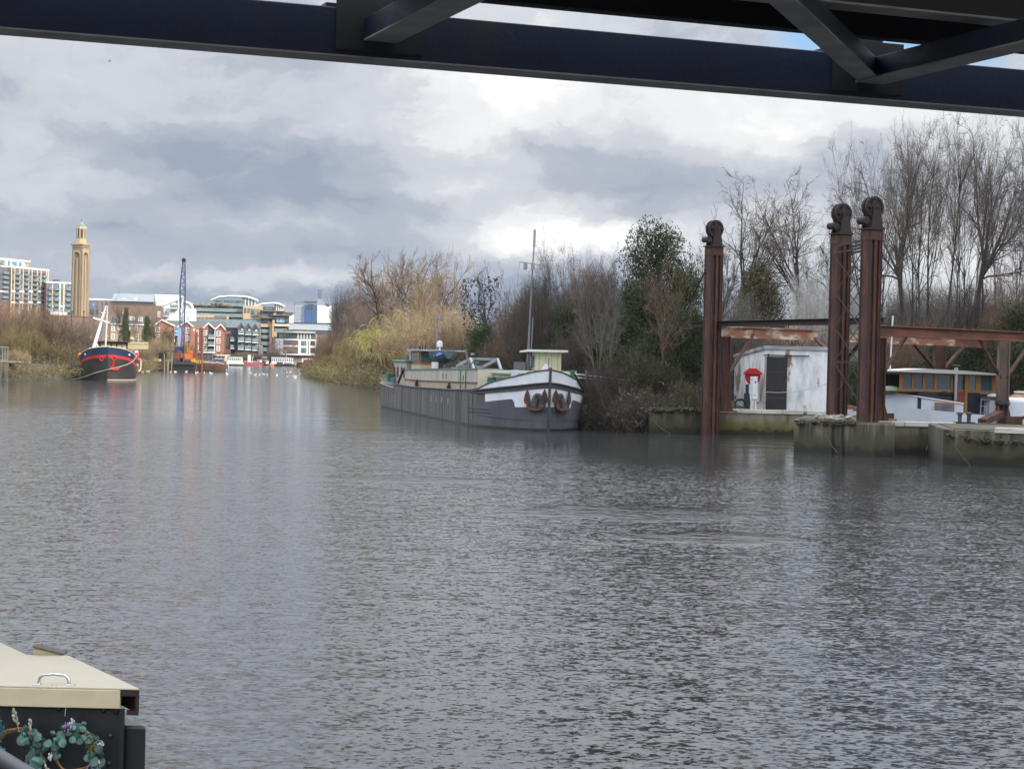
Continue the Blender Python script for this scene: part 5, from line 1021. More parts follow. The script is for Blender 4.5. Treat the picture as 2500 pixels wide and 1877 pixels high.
# --- brick standpipe tower
def tower():
    Y = 840; base = P(194.5, 763, Y); root = thing('brick_tower', 'tall slender yellow-brick tower with an arched shaft and domed lantern', 'tower', (base.x, Y, 2.2), R_(-25)); 
    zz = lambda v: P(196, v, Y).z - 2.2
    zs = zz(606); zc = zz(595); w0, w1 = 3.05, 2.62                          # half widths: foot (near z of the trees) and top
    hw = lambda z: w0 + (w1 - w0) * max(0, (z - 5) / (zs - 5))
    def frus(b, z0, z1, k0, k1): b.add([(sx * k, sy * k, z) for z, k in ((z0, k0), (z1, k1)) for sx, sy in ((-1, -1), (1, -1), (1, 1), (-1, 1))], [(3, 2, 1, 0), (4, 5, 6, 7), (0, 1, 5, 4), (1, 2, 6, 5), (2, 3, 7, 6), (3, 0, 4, 7)])
    b = MB(); frus(b, -1, zs, hw(0) - .42, hw(zs) - .42); b.build('shaft_core', pmat('recess_brick', (.27, .20, .115), (.22, .165, .10), .4, .92), root)
    for rot in range(4):
        Mz = Matrix.Rotation(rot * math.pi / 2, 4, 'Z')
        b = MB(); b.M = Mz
        for xa, xb in ((-1.0, -.60), (.60, 1.0), (-.13, .13)):
            zt = zs if xa != -.13 else zs - 4.6
            b.add([(x * hw(z), -hw(z) + (.46 if y else 0), z) for z in (-1, zt) for x, y in ((xa, 0), (xb, 0), (xb, 1), (xa, 1))], [(3, 2, 1, 0), (4, 5, 6, 7), (0, 1, 5, 4), (1, 2, 6, 5), (2, 3, 7, 6), (3, 0, 4, 7)])
        b.build('corner_pilasters' if False else 'pilaster_face', YBRK, root)
        b = MB(); b.M = Mz; k = hw(zs - 3); r = .60 * k; zc0 = zs - 3.4                     # arch head over the two recesses
        pts_o = [(r * math.cos(math.pi * i / 14), zc0 + r * math.sin(math.pi * i / 14)) for i in range(15)]
        poly = [(r, zs), (r, zc0)] + pts_o[1:-1] + [(-r, zc0), (-r, zs)]
        b.prism(poly, -k + .06, -k + .40); b.build('arch_head', YBRK, root)
        b = MB(); b.M = Mz; ro = r + .28; b.add([(rr * math.cos(math.pi * i / 14), -k + yy, zc0 + rr * math.sin(math.pi * i / 14)) for i in range(15) for rr, yy in ((r, .04), (ro, .04), (ro, -.10), (r, -.10))], [(4 * i + j, 4 * i + 4 + j, 4 * i + 4 + (j + 1) % 4, 4 * i + (j + 1) % 4) for i in range(14) for j in range(4)]); b.build('arch_moulding', TAN, root)
        b = MB(); b.M = Mz; b.lathe([(.42, -k - .02), (.42, -k + .2)], (0, 0, zc0 + .75), 12, axis='y'); b.build('roundel', DARKF, root)
        for xx in (-.36, .36):
            b = MB(); b.M = Mz; b.box(xx * k - .40, xx * k + .40, -k + .42, -k + .46, -1, zs - 4.9); b.build('slit', pmat('dark_recess', (.13, .095, .06), rough=.95), root)
        b = MB(); b.M = Mz
        for i in range(9): x = -hw(zs) + .35 + i * (2 * hw(zs) - .7) / 8; b.box(x - .14, x + .14, -hw(zs) - .38, -hw(zs), zs + .1, zs + 1.1)
        b.build('dentil_course', YBRK, root)
    b = MB(); frus(b, zs + .001, zs + 1.1, hw(zs), hw(zs)); frus(b, zs + 1.101, zs + 1.5, hw(zs) + .45, hw(zs) + .55); frus(b, zs + 1.501, zs + 1.9, hw(zs) + .75, hw(zs) + .62); b.build('cornice', YBRK, root)
    # octagonal lantern
    zl0 = zs + 1.9; z1 = zz(577); z2 = zz(560); z3 = zz(555); r0 = 2.15
    def octo(name, mat, prof, rot=R_(22.5)):
        b = MB(); b.M = Matrix.Rotation(rot, 4, 'Z'); b.lathe(prof, (0, 0, 0), 8); return b.build(name, mat, root)
    octo('lantern_base', YBRK, [(2.75, zl0), (2.1, zl0 + 2.3), (2.1, zl0 + 2.5)])
    octo('lantern_core', MATS['recess_brick'], [(1.35, zl0 + 2.4), (1.35, z2)])
    for i in range(8):
        a = i * math.pi / 4 + R_(22.5); c = Vector((math.cos(a) * 1.95, math.sin(a) * 1.95, 0)); b = MB(); b.M = Matrix.Translation(c) @ Matrix.Rotation(a, 4, 'Z'); b.box(-.32, .22, -.36, .36, zl0 + 2.5, z2 - .1); b.build('lantern_pier', YBRK, root)
        a2 = i * math.pi / 4; b = MB(); b.M = Matrix.Rotation(a2, 4, 'Z'); b.box(1.36, 1.40, -.42, .42, zl0 + 2.8, z2 - .6); b.build('lantern_opening', pmat('opening_dark', (.05, .035, .03), rough=.9), root)
    octo('lantern_cornice', CRM, [(2.15, z2 - .1), (2.35, z2 + .2), (2.5, z2 + .5), (2.5, z3)])
    octo('dome', pmat('lead_green', (.17, .21, .175), (.13, .16, .14), .5, .7), [(2.35, z3 + .001), (1.9, z3 + .9), (1.1, z3 + 1.7), (.35, z3 + 2.3), (.08, zz(541))])
    b = MB(); b.lathe([(.10, zz(541) - .2), (.05, zz(533))], (0, 0, 0), 6); b.box(-.35, .35, -.05, .05, zz(536.5), zz(535.5)); b.build('finial', DARKF, root)
tower()

# --- flats behind the black barge, and the white and terraced blocks
def flats():
    f = Fac('flats', 'brown-brick flats with a long grey metal roof behind the bare trees', 264, 560, 391, 562); D = 16
    zr = f.z(280, 745); zp = f.z(280, 716, 6)
    b = MB(); b.box(0, f.W, 0, D, -1, zr); b.build('wall', BRKB, f.root); b = MB(); x0, x1 = f.x(268), f.x(372); b.box(x0, x1, 1, D - 1, zr + .001, f.z(280, 735, 1)); b.build('attic', SLATE, f.root)
    b = MB(); zq = f.z(280, 735, 1); b.add([(x0, .6, zq), (x1, .6, zq), (x1, D - .6, zq), (x0, D - .6, zq), (x0 + .5, 7, zp), (x1, 7, zp)], [(0, 1, 5, 4), (2, 3, 4, 5), (0, 4, 3), (1, 2, 5), (3, 2, 1, 0)]); b.build('roof', GMET, f.root)
    for u in (299, 327): f.box('rooflight', BWH, u, 728, u + 7, 732.5, 2.2, 3.4)
    for (u0, v0) in ((300, 752), (385, 760)): f.window(u0, v0, u0 + 6, v0 + 14, BWH, G2, 0, 2, 2, .14)
    # terraced houses with white windows in front
    t = Fac('terraced_houses', 'grey-roofed terrace with white windows behind the black barge wheelhouse', 268, 470, 366, 472)
    zr = t.z(300, 792); b = MB(); b.box(0, t.W, 0, 8, -1, zr); b.build('wall', pmat('buff_brick', (.36, .25, .15), (.28, .22, .17), .5, .9), t.root)
    b = MB(); zr2 = t.z(300, 770, 4); b.prism([(-.3, zr), (8.3, zr), (4, zr2)], -.3, t.W + .3, ax='yz'); b.build('roof', SLATE, t.root)
    b = MB(); b.box(0, t.W, -.32, -.29, zr - .12, zr + .16); b.build('gutter', BWH, t.root)
    for (u0, v0, u1, v1) in ((290, 793, 298, 806), (310, 773, 329, 781), (338, 774, 348, 785), (327, 796, 336, 808), (292, 813, 300, 832), (329, 815, 338, 830), (307, 797, 318, 806), (350, 800, 362, 812), (272, 796, 280, 808), (272, 815, 280, 828)): t.window(u0, v0, u1, v1, BWH, G2, -.01 if v0 > 785 else 0, 2, 2, .16)
    # white block
    w = Fac('flats', 'white flats with a pale pitched roof and a curved gable behind the blue crane', 376, 600, 476, 602)
    b = MB(); b.box(0, w.W, 0, 16, -1, w.z(400, 752)); b.build('wall', BWH, w.root)
    b = MB(); x0, x1 = w.x(372), w.x(436); ze = w.z(380, 746, 2); zp = w.z(380, 719, 8); b.box(w.x(395), x1, 2, 14, w.z(400, 752) + .001, w.z(400, 722, 2)); b.build('attic', BWH, w.root)
    b = MB(); b.add([(x0, 1, ze), (x1, 1, ze + 2.2), (x1, 8, zp), (x0, 8, zp), (x1, 15, ze), (x0, 15, ze), (x0 + 3, 1, ze)], [(0, 6, 1, 2, 3), (3, 2, 4, 5)]); b.build('roof', LMET, w.root)
    pr = [(w.x(446, 2), w.z(446, 748, 2)), (w.x(465, 2), w.z(446, 748, 2))] ; xl, xr = w.x(440, 2), w.x(467, 2); zb_, zt_ = w.z(450, 753, 2), w.z(450, 738, 2)
    arc = [(xl + (xr - xl) * i / 10, zb_ + (zt_ - zb_) * math.sqrt(max(0, 1 - (i / 10) ** 2.2))) for i in range(11)]
    b = MB(); b.prism([(xl, zb_)] + arc, 2, 14); b.build('curved_gable', pmat('gable_grey', (.4, .39, .38), (.33, .32, .32), .5, .7), w.root)
    b = MB(); b.prism(arc + [(p[0] * 1.0 + .5, p[1] + .45) for p in arc[::-1]], 1.4, 14.2); b.build('curved_roof', BWH, w.root)
    for (u0, v0, u1, v1) in ((401, 758, 408, 768), (415, 757, 420, 770), (424, 757, 428, 770), (437, 757, 442, 768), (446, 757, 451, 768), (456, 758, 461, 768), (464, 760, 469, 769), (428, 733, 436, 744), (385, 750, 391, 757), (395, 772, 404, 778), (438, 773, 446, 780), (455, 774, 462, 781)): w.window(u0, v0, u1, v1, BWH, G1, -.01 if v0 > 750 else 1.9, 2, 1, .16)
    for (u0, u1, v) in ((384, 412, 771), (412, 434, 752)): x0, x1 = w.x(u0), w.x(u1); w.balcony(x0, x1, w.z(u0, v), 0, 1.6, BWH, RAILG)
flats()
def terraces():
    f = Fac('terraced_flats', 'stepped glassy flats with two arched white roofs and roof gardens', 462, 690, 642, 694)
    levels = [(466, 642, 786, 1.5), (466, 640, 772, 4), (462, 628, 759.5, 7), (466, 596, 745.5, 11)]
    zb = -1
    for i, (u0, u1, v, y) in enumerate(levels):
        x0, x1 = f.x(u0, y), f.x(u1, y); zt = f.z(u0, v, y); b = MB(); b.box(x0, x1, y, 24, zb, zt); b.build('storey', NAVYC if i % 2 == 0 else BRKB, f.root)
        b = MB(); b.box(x0 - .5, x1 + .5, y - 1.4, 24, zt + .001, zt + .35); b.build('roof_slab', GMET, f.root)
        n = int((x1 - x0) / 3.4)
        for k in range(n):
            if i in (0, 1, 2): f.win(x0 + .4 + k * 3.4, x0 + 3.2 + k * 3.4, zt - 2.5, zt - .25, DARKF, (G1, G2, RAILG)[(k * 7 + i) % 3], y, 2, 1, .1)
        b = MB(); b.box(x0, x1, y - 1.3, y - 1.26, zt + .36, zt + 1.25); b.build('railing', RAILG, f.root); zb = zt + .36
    def veg(u0, u1, v0, v1, y, mat=HEDGE):
        b = MB(); rnd = random.Random(u0); x0, x1 = f.x(u0, y), f.x(u1, y); z0, z1 = f.z(u0, v1, y), f.z(u0, v0, y)
        for k in range(int((x1 - x0) * 3)): r = rnd.uniform(.35, .8); b.ball((rnd.uniform(x0, x1), y + rnd.uniform(0, 1.5), rnd.uniform(z0 + .2, z1)), (r, r, r * .8), 6)
        o = b.build('roof_garden', mat, f.root); o['kind'] = 'stuff'
    veg(470, 520, 745, 749, 9.5); veg(508, 545, 742, 748, 9.5); veg(530, 565, 745, 750, 9.5); veg(600, 640, 756, 759, 5)
    def tanblock(u0, u1, v0, v1, y, wins, mat=TAN):
        f.box('frame_block', mat, u0, v0, u1, v1, y, y + 5)
        for (a, b_, c, d) in wins: f.window(a, b_, c, d, DARKF, G1, y, 2, 1, .1)
    tanblock(475, 523, 768, 787, .5, [(477.5, 775, 490, 784), (492, 775, 498.5, 784), (501, 775, 507.5, 784), (509, 775, 521.5, 785)]); tanblock(524, 552, 772.5, 786, 1.0, [(527, 778, 533, 784), (538, 778, 546, 784)], BRKB); f.box('tan_pier', TAN, 553, 772, 558.5, 785, .6, 3)
    tanblock(593.5, 642, 745.5, 779, 2.5, [(596, 752, 601, 764), (603.5, 753, 609.5, 764), (612, 754, 624, 768), (626.5, 755, 631.5, 766), (634.5, 756, 640, 768), (612, 769, 624, 775), (626, 770, 631, 775)])
    def archroof(u0, u1, v, ua, ub, vt, ve, y):
        """glazed penthouse under a barrel roof running back; its curved end faces right-front"""
        x0, x1, x2 = f.x(u0, y), f.x(ua, y), f.x(ub, y); z0 = f.z(u0, v, y); ze = f.z(u0, ve, y); zt = f.z(ua, vt, y)
        b = MB(); b.box(x0 + .8, x2 - 1.2, y, y + 9, z0, ze); b.build('penthouse', G1, f.root)
        for k in range(9): x = x0 + .8 + (x1 - x0 - .8) * k / 8; b = MB(); b.box(x - .12, x + .12, y - .1, y - .004, z0, ze); b.build('mullion', DARKF if k % 2 else BRKD, f.root)
        n = 14; prof = [(x1 + (x2 - x1) * i / n, ze + (zt - ze) * math.sin(math.pi * (.5 + .5 * i / n))) for i in range(n + 1)]
        b = MB(); b.prism([(x1, ze + .001)] + prof[:-1] + [(x2 - .5, ze + .001)], y + .01, y + 9); b.build('arch_glazing', RAILG, f.root)
        for k in range(1, 5): x = x1 + (x2 - x1) * k / 5; zz_ = float(np.interp(x, [p[0] for p in prof], [p[1] for p in prof])); b = MB(); b.box(x - .14, x + .14, y - .12, y + .008, z0, zz_); b.build('mullion', BWH, f.root)
        b = MB(); lo = [(x0 - .6, f.z(u0, ve + 1, y)), (x0 + 2.5, zt - .25 * (zt - ze)), (x0 + 6, zt)]
        b.prism([lo[0], lo[1], lo[2]] + prof + [(p[0], p[1] + .55) for p in prof[::-1]] + [(lo[2][0], zt + .5), (lo[1][0], lo[1][1] + .45), (lo[0][0], lo[0][1] + .3)], y - 1.0, y + 10); b.build('arched_roof', pmat('white_roof_sheet', (.78, .78, .75), (.72, .72, .70), .4, .6), f.root)
    archroof(516, 560, 745, 589, 628, 725, 732.5, 11); archroof(622, 650, 762, 668, 694, 741.5, 748, 8)
    # right wing
    g = Fac('terraced_flats', 'dark balconied right wing of the stepped flats with blue glass corner', 640, 690, 718, 692)
    for (u0, u1, v0, v1, y, m_) in ((640, 700, 776, 800, 1, NAVYC), (640, 694, 759, 774.5, 4, BRKB), (690, 718, 763, 788, 8, BWH), (664, 706, 770, 788, 0, NAVYC)): g.box('storey', m_, u0, v0, u1, v1, y, 18); g.box('roof_slab', GMET, u0 - 2, v0 - 1.5, u1 + 2, v0 - .1, y - 1.5, 18)
    for (u0, v0, u1, v1, y, gl) in ((676, 775, 694, 787, 0, G3), (645, 764, 652, 772, 4, G1), (655, 764, 662, 772, 4, G2), (645, 778, 657, 785, 1, G2), (696, 767, 702, 773, 0, G1), (668, 762, 676, 770, 4, G1), (697, 778, 704, 786, 0, G1)): g.window(u0, v0, u1, v1, BWH if gl is G3 else DARKF, gl, y, 2, 1, .12)
    g.box('tan_pier', TAN, 668, 759, 675, 770, 3.4, 3.9)
terraces()
# --- office tower block
f = Fac('office_block', 'distant blue-glazed office tower with pale horizontal bands', 718, 1400, 770, 1398); zt = f.z(720, 735.5); 
b = MB(); b.box(0, f.W, 0, 30, -1, zt); b.build('wall', pmat('office_grey', (.20, .235, .29), (.17, .20, .25), .2, .6), f.root)
nb = 9
for k in range(nb):
    z = zt - 4.5 - k * (zt - f.z(720, 790)) / nb; b = MB(); b.box(-.3, f.x(742), -.5, -.001, z, z + 1.6); b.build('pale_band', pmat('office_band', (.33, .36, .42), rough=.6), f.root)
b = MB(); x0, x1 = f.x(742.5), f.x(771); b.box(x0, x1, -2, -.002, -1, zt - 2.5); b.build('blue_glazing', pmat('office_blue', (.022, .085, .20), (.04, .12, .25), .12, .25, detail=2), f.root)
for k in range(5): x = x0 + (x1 - x0) * k / 4; b = MB(); b.box(x - .12, x + .12, -2.2, -2.001, -1, zt - 2.6); b.build('mullion', pmat('office_mullion', (.10, .17, .28), rough=.5), f.root)
b = MB(); b.box(f.x(750), f.x(764), -2.1, 12, zt - 6.2, zt - 2.0); b.build('plant_louvre', DARKF, f.root); b = MB(); b.box(f.x(741), f.x(772), -1, 20, zt + .001, zt + 2.6); b.build('roof_plant', MATS['office_grey'], f.root)
b = MB(); 
for u in (768, 770, 772.5, 775): b.tube([(f.x(u), 8, zt + 2), (f.x(u), 8, zt + 9.5)], .18, 4)
b.build('roof_aerials', DARKF, f.root)
g = Fac('office_wing', 'pale striped wing of the office tower facing the sun', 771, 1398, 806, 1408); zt = g.z(772, 736.5); b = MB(); b.box(0.05, g.W, 0, 26, -1, zt); b.build('wall', MATS['office_grey'], g.root)
for k in range(9):
    z = zt - 5 - k * (zt - g.z(772, 790)) / 9; b = MB(); b.box(.05, g.W + .3, -.5, -.001, z, z + 2.2); b.build('pale_band', pmat('office_pale', (.62, .64, .66), rough=.6), g.root)
g.box('stair_strip', MATS['office_pale'], 784, 752, 786, 790, -.8, -.501, bottom=-1); g.box('roof_louvre', DARKF, 797, 741, 804, 748, -.9, -.51)
# --- long low dark-roofed building
f = Fac('warehouse', 'long grey-roofed building in front of the office tower', 697, 760, 826, 763); z1, z2, z3 = f.z(700, 786, 4), f.z(700, 792, 4), f.z(700, 806)
b = MB(); b.box(0, f.W, 0, 20, -1, z3); b.build('wall', BRKB, f.root); b = MB(); b.add([(-.5, -.5, z3), (f.W, -.5, z3), (f.W, 5, z2), (-.5, 5, z2), (-.5, -.5, z3 + .4), (f.W, -.5, z3 + .4), (f.W, 5, z2 + .4), (-.5, 5, z2 + .4)], [(3, 2, 1, 0), (4, 5, 6, 7), (0, 1, 5, 4), (1, 2, 6, 5), (2, 3, 7, 6), (3, 0, 4, 7)]); b.build('roof', GMET, f.root)
b = MB(); b.box(-.5, f.W, 5.01, 20, z3, z1); b.build('upper_roof', NAVYC, f.root)
for k in range(16): x = 2 + k * (f.W - 4) / 16; f.win(x, x + 1.5, z3 - 4.2, z3 - 1.0, NAVYC, G2, -.02, 1, 1, .1)
f.box('dark_band', NAVYC, 760, 806.5, 826, 815, -.6, -.1)

# --- row of gabled brick houses on the river
def gabled_houses():
    f = Fac('gabled_houses', 'row of orange-brick riverside houses with white-edged gables', 374, 550, 552, 552); W = f.W
    b = MB(); x1 = f.x(545); zr = f.z(400, 800, 3); zp = f.z(440, 783, 8); b.box(.5, x1, 3, 14, -1, zr); b.build('rear_range', BRK, f.root)
    b = MB(); b.prism([(2.5, zr), (14.5, zr), (8, zp)], .2, x1, ax='yz'); b.build('main_roof', SLATE, f.root)
    f.gable('gable_wall', BRK, SLATE, BWH, 377, 395, 426, 795, 781.5, 0, 8)
    f.gable('gable_wall', BRK, SLATE, BWH, 432, 456, 476, 800, 785.5, -.5, 8)
    f.gable('gable_wall', BRK, SLATE, BWH, 493.5, 509, 526, 804, 790, 0, 8)
    f.gable('gable_wall', BRK, SLATE, BWH, 527.5, 539, 548.5, 803, 793, -1, 8)
    f.box('stair_turret', BRK, 465, 797.5, 486, 870, -1.2, 3, bottom=-1); f.box('stair_turret', BRKD, 486.2, 800, 493, 870, -.6, 3, bottom=-1); f.box('side_return', BRKD, 545.5, 805, 551, 870, -.8, 6, bottom=-1)
    for (u0, v0, u1, v1, y, c, r) in ((380, 798, 390.5, 811, 0, 2, 2), (383, 816, 390.5, 824, 0, 2, 1), (448, 800.5, 463.5, 814, -.5, 4, 2), (450, 820, 463, 832, -.5, 3, 2), (471.5, 802.5, 475, 808, -1.2, 1, 1), (480, 806, 484.5, 817, -1.2, 1, 2), (480, 823, 484.5, 835, -1.2, 1, 2), (480, 842, 484.5, 854, -1.2, 1, 2),
                                      (493.8, 806.5, 505.5, 819, 0, 3, 2), (493, 825, 505, 838, 0, 4, 2), (492, 842, 505, 856, 0, 3, 2), (528.5, 808, 538.5, 821, -1, 3, 2), (528.5, 826, 538, 839, -1, 3, 2), (528.5, 844, 537, 857, -1, 3, 2)):
        f.window(u0, v0, u1, v1, BWH, G2, y, c, r, .16)
    f.box('recess', DARKF, 508.5, 797, 523.5, 862, -.03, -.005)
    for v in (825, 843, 861): f.balcony(f.x(508.5), f.x(524), f.z(515, v), -.03, 1.0, BWH, RAILG)
    f.box('white_post', BWH, 524, 801, 526, 862, -1.0, -.04); f.box('white_post', BWH, 425.5, 800, 427.5, 835, -.3, -.005)
    for v in (808, 817): f.balcony(f.x(428), f.x(438), f.z(430, v), -.55, .9, BWH, RAILG)
gabled_houses()
def slate_block():
    f = Fac('slate_flats', 'dark slate-clad flats with three pointed bays and white balconies', 548, 556, 632, 557); W = f.W
    zr = f.z(560, 800, 2); zp = f.z(540, 785, 8)
    b = MB(); x0 = f.x(549); xk = f.x(580); b.box(x0, W - .3, 2, 14, -1, zr); b.build('wall', NAVYC, f.root); b = MB(); b.prism([(1.6, zr), (14.4, zr), (8, zp)], f.x(513, 2), W, ax='yz'); b.build('main_roof', SLB, f.root)
    f.box('side_bay', NAVYC, 562, 806, 579, 868, 0, 2, bottom=-1); f.box('brick_strip', BRK, 552, 809, 562, 814.5, -.6, .5); f.box('glazed_stair', G2, 552.5, 815, 561, 851, -.6, .4); f.box('red_plinth', BRKD, 546, 852, 563, 864, -.8, 1.5, bottom=-1)
    for v in (831, 850): f.balcony(f.x(562.5), f.x(572), f.z(565, v), 0, 1.0, BWH, RAILG); f.window(564, v - 10, 571, v - .5, DARKF, G2, 0, 2, 1, .1)
    for i, (uc, uL, uR) in enumerate(((588.5, 580, 597), (606, 597.5, 614.5), (623, 615, 631.5))):
        vp = 790 + i * .9; ve = 802 + i * 1.2; m_ = SLB
        w_ = f.gable('bay_wall', pmat('bay_green_grey', (.10, .125, .125), (.085, .10, .105), .6, .7) if i == 1 else SLB, SLB, SLB, uL, uc, uR, ve, vp, -1.5, 9, -1, .05)
        xl, xr = f.x(uL + 2.2, -1.5), f.x(uR - 2.2, -1.5); xc = (xl + xr) / 2; zc = f.z(uc, vp + 5, -1.5); ze = f.z(uc, ve + 2, -1.5)
        b = MB(); b.prism([(xl, f.z(uc, 812, -1.5)), (xr, f.z(uc, 812, -1.5)), (xr, ze), (xc, zc), (xl, ze)], -1.53, -1.505); b.build('loggia', DARKF, f.root)
        f.window(uc + .5, 803 + i, uc + 5, 813 + i, BWH, RAILG, -1.55, 1, 1, .2)
        for k, v in enumerate((814.5, 833, 852)):
            f.balcony(xl - .15, xr + .15, f.z(uc, v + i * 1.3, -1.5), -1.52, .9, BWH, RAILG)
            if k: f.win(xl, xc - .1, f.z(uc, v + i * 1.3, -1.5) + .05, f.z(uc, v - 14 + i * 1.3, -1.5), DARKF, G1, -1.5, 2, 1, .1); f.win(xc + .1, xr, f.z(uc, v + i * 1.3, -1.5) + .05, f.z(uc, v - 14 + i * 1.3, -1.5), CRM, G2, -1.5, 2, 1, .12)
    f.box('red_hoarding', BRKD, 613, 857, 630, 864, -1.6, -1.2)
slate_block()
def tan_block():
    f = Fac('tan_flats', 'tan brick-framed flats with dark balconies left of the round white block', 633, 575, 709, 576)
    f.box('core', NAVYC, 636, 797, 704, 868, 1.2, 14, bottom=-1); f.box('top_frame', TAN, 634, 790.5, 659, 798, 0, 10); f.box('side_frame', TAN, 634, 798.1, 636.5, 868, 0, 3, bottom=-1); f.box('brick_pier', BRKB, 658.5, 790, 665, 868, -.6, 12, bottom=-1); f.box('tan_pier', TAN, 665.2, 781, 669, 824, -.8, 8)
    f.box('tan_return', TAN, 669.2, 810, 676, 822, -.7, 6); f.box('roof_frame', CRM, 669.2, 790.5, 708, 796, -.5, 10); f.box('upper_brick', BRKB, 655, 785, 667, 789.5, 0, 8); f.box('lower_brick', BRKB, 666, 823, 672, 868, -.2, 6, bottom=-1)
    for v in (812, 826, 842, 857):
        f.balcony(f.x(637), f.x(658, 0), f.z(640, v), 1.1, 1.0, DARKF, RAILG)
        for (u0, u1) in ((638, 645), (646.5, 651.5), (653, 657.5)): f.window(u0, v - 10, u1, v - .5, DARKF, G1 if u0 > 640 else G2, 1.19, 2, 1, .1)
    for (u0, u1) in ((670, 676), (678, 684), (686, 692), (694, 700)): f.window(u0, 798, u1, 809, DARKF, G1, 1.19, 2, 1, .1)
    f.balcony(f.x(669), f.x(700), f.z(680, 810.5), 1.15, 1.3, DARKF, RAILG)
tan_block()
def round_block():
    f = Fac('white_flats', 'rounded white apartment building with glazed top floor at the water end', 677, 545, 771, 547); z = f.z
    n = 16; x0, x1 = 0, f.W; zb, zt = z(730, 867), z(730, 828)
    pl = [(x0, 6)] + [(x0 + (x1 - x0) * .52 * (1 - math.cos(math.pi / 2 * i / n)) , 6 - 6 * math.sin(math.pi / 2 * i / n)) for i in range(1, n + 1)] + [(x1, 0), (x1, 12), (x0, 12)]
    b = MB(); b.prism(pl, zb, zt, ax='xy'); b.build('wall', BWH, f.root)
    b = MB(); b.prism([(x * .97 + .3, y * .9 + .8) for x, y in pl], -1, zb - .001, ax='xy'); b.build('ground_floor', BRKB, f.root)
    b = MB(); b.prism([(x * .90 + 1.0, y * .8 + 1.6) for x, y in pl], zt + .001, z(730, 812.5), ax='xy'); b.build('glazed_storey', G1, f.root)
    b = MB(); b.prism([(x * .95 + .3, y * .9 + .5) for x, y in pl], z(730, 812.4), z(730, 809), ax='xy'); b.build('top_roof', LMET, f.root)
    b = MB(); b.prism([(x * 1.0, y) for x, y in pl], zt + .002, zt + .12, ax='xy'); b.build('terrace', BRKB, f.root)
    for k in range(10):
        x = f.x(690 + 7.5 * k); b = MB(); b.box(x - .12, x + .12, 1.1, 1.4, zt + .13, z(730, 812.6)); b.build('mullion', DARKF if k < 5 else BWH, f.root)
    for k, (u0, u1) in enumerate(((735, 748), (758, 769))):
        for v0, v1 in ((832, 844), (849, 862)): f.window(u0, v0, u1, v1, DARKF, G1 if k == 0 else G2, -.01, 2, 1, .14)
    f.box('dark_slot', DARKF, 752, 832, 754, 866, -.06, -.002)
    for v0, v1 in ((830.5, 843), (847, 864)):
        b = MB(); xa, xb = f.x(692), f.x(728); b.add([(xa + (xb - xa) * i / 8, float(np.interp(xa + (xb - xa) * i / 8, [p[0] for p in pl[1:n + 1]], [p[1] for p in pl[1:n + 1]])) - .05, zz_) for i in range(9) for zz_ in (z(730, v1), z(730, v0))], [(2 * i, 2 * i + 2, 2 * i + 3, 2 * i + 1) for i in range(8)]); b.build('loggia', pmat('loggia_brown', (.13, .10, .09), (.09, .075, .07), .6, .6), f.root)
    f.window(681, 832, 688, 842, DARKF, G2, 3.2, 1, 1, .12)
    b = MB(); rnd = random.Random(2)
    for k in range(14): b.ball((f.x(695 + rnd.random() * 60), 3 + rnd.random() * 4, z(730, 808)), (.7, .6, .5), 6)
    b.build('roof_plants', HEDGE, f.root)['kind'] = 'stuff'
round_block()
f = Fac('brown_house', 'low brown building right of the rounded white block', 771, 570, 830, 572); b = MB(); zt = f.z(775, 815); b.box(0, f.W, 0, 12, -1, zt); b.build('wall', BRKB, f.root); b = MB(); b.box(-.3, f.W, -.3, 12, zt + .001, zt + .5); b.build('roof_edge', SLATE, f.root); f.box('white_strip', CRM, 771.5, 816, 773, 864, -.4, -.002)
for u in (777, 786, 795): f.window(u, 822, u + 5, 834, DARKF, G2, 0, 2, 1, .1)
f = Fac('riverside_shed', 'glazed dark boathouse between the red piles and the blue tug', 490, 430, 519, 434); b = MB(); zt = f.z(490, 861.5); b.box(0, f.W, 0, 6, -2, zt); b.build('wall', BRKB, f.root); b = MB(); b.box(-.4, f.W + .4, -.5, 6, zt + .001, zt + .3); b.build('roof', LMET, f.root)
for (u0, u1) in ((492, 497), (498, 504), (505, 511), (512.5, 517)): f.window(u0, 868, u1, 880, DARKF, G2, 0, 1, 1, .08); f.window(u0, 863, u1, 867, DARKF, G2, 0, 1, 1, .06)
f = Fac('boathouse', 'dark canopied boathouse behind the blue and white tug', 519, 450, 560, 454); f.box('wall', NAVYC, 530, 869, 558, 897, 1, 6, bottom=-2.3); f.box('roof', CRM, 527, 865.5, 562, 868, -1, 7); f.box('post', BWH, 558, 868.1, 559, 897, -.6, -.4, bottom=-2.3); f.box('blue_panel', pmat('royal_blue', (.04, .07, .24), rough=.5), 519.5, 866, 524, 885, 0, 1)
b = MB(); b.bar(P(224, 843, 300), P(362, 844, 300), .12, P(300, 838, 300).z - P(300, 855, 300).z); b.bar(P(224, 838, 300), P(362, 839, 300), .3, .12)
tag(b.build('hoarding', pmat('tan_hoarding', (.46, .38, .23), (.38, .31, .19), .3, .8)), 'tan board hoarding along the bank behind the black barge', 'hoarding')
f = Fac('brick_wall', 'long low brown brick wall behind the left bank scrub', 120, 600, 240, 620); f.box('wall', BRKB, 120, 770, 240, 812, 0, 1, bottom=-2); f.box('coping', BRKD, 120, 768.5, 240, 769.9, -.2, 1.2)
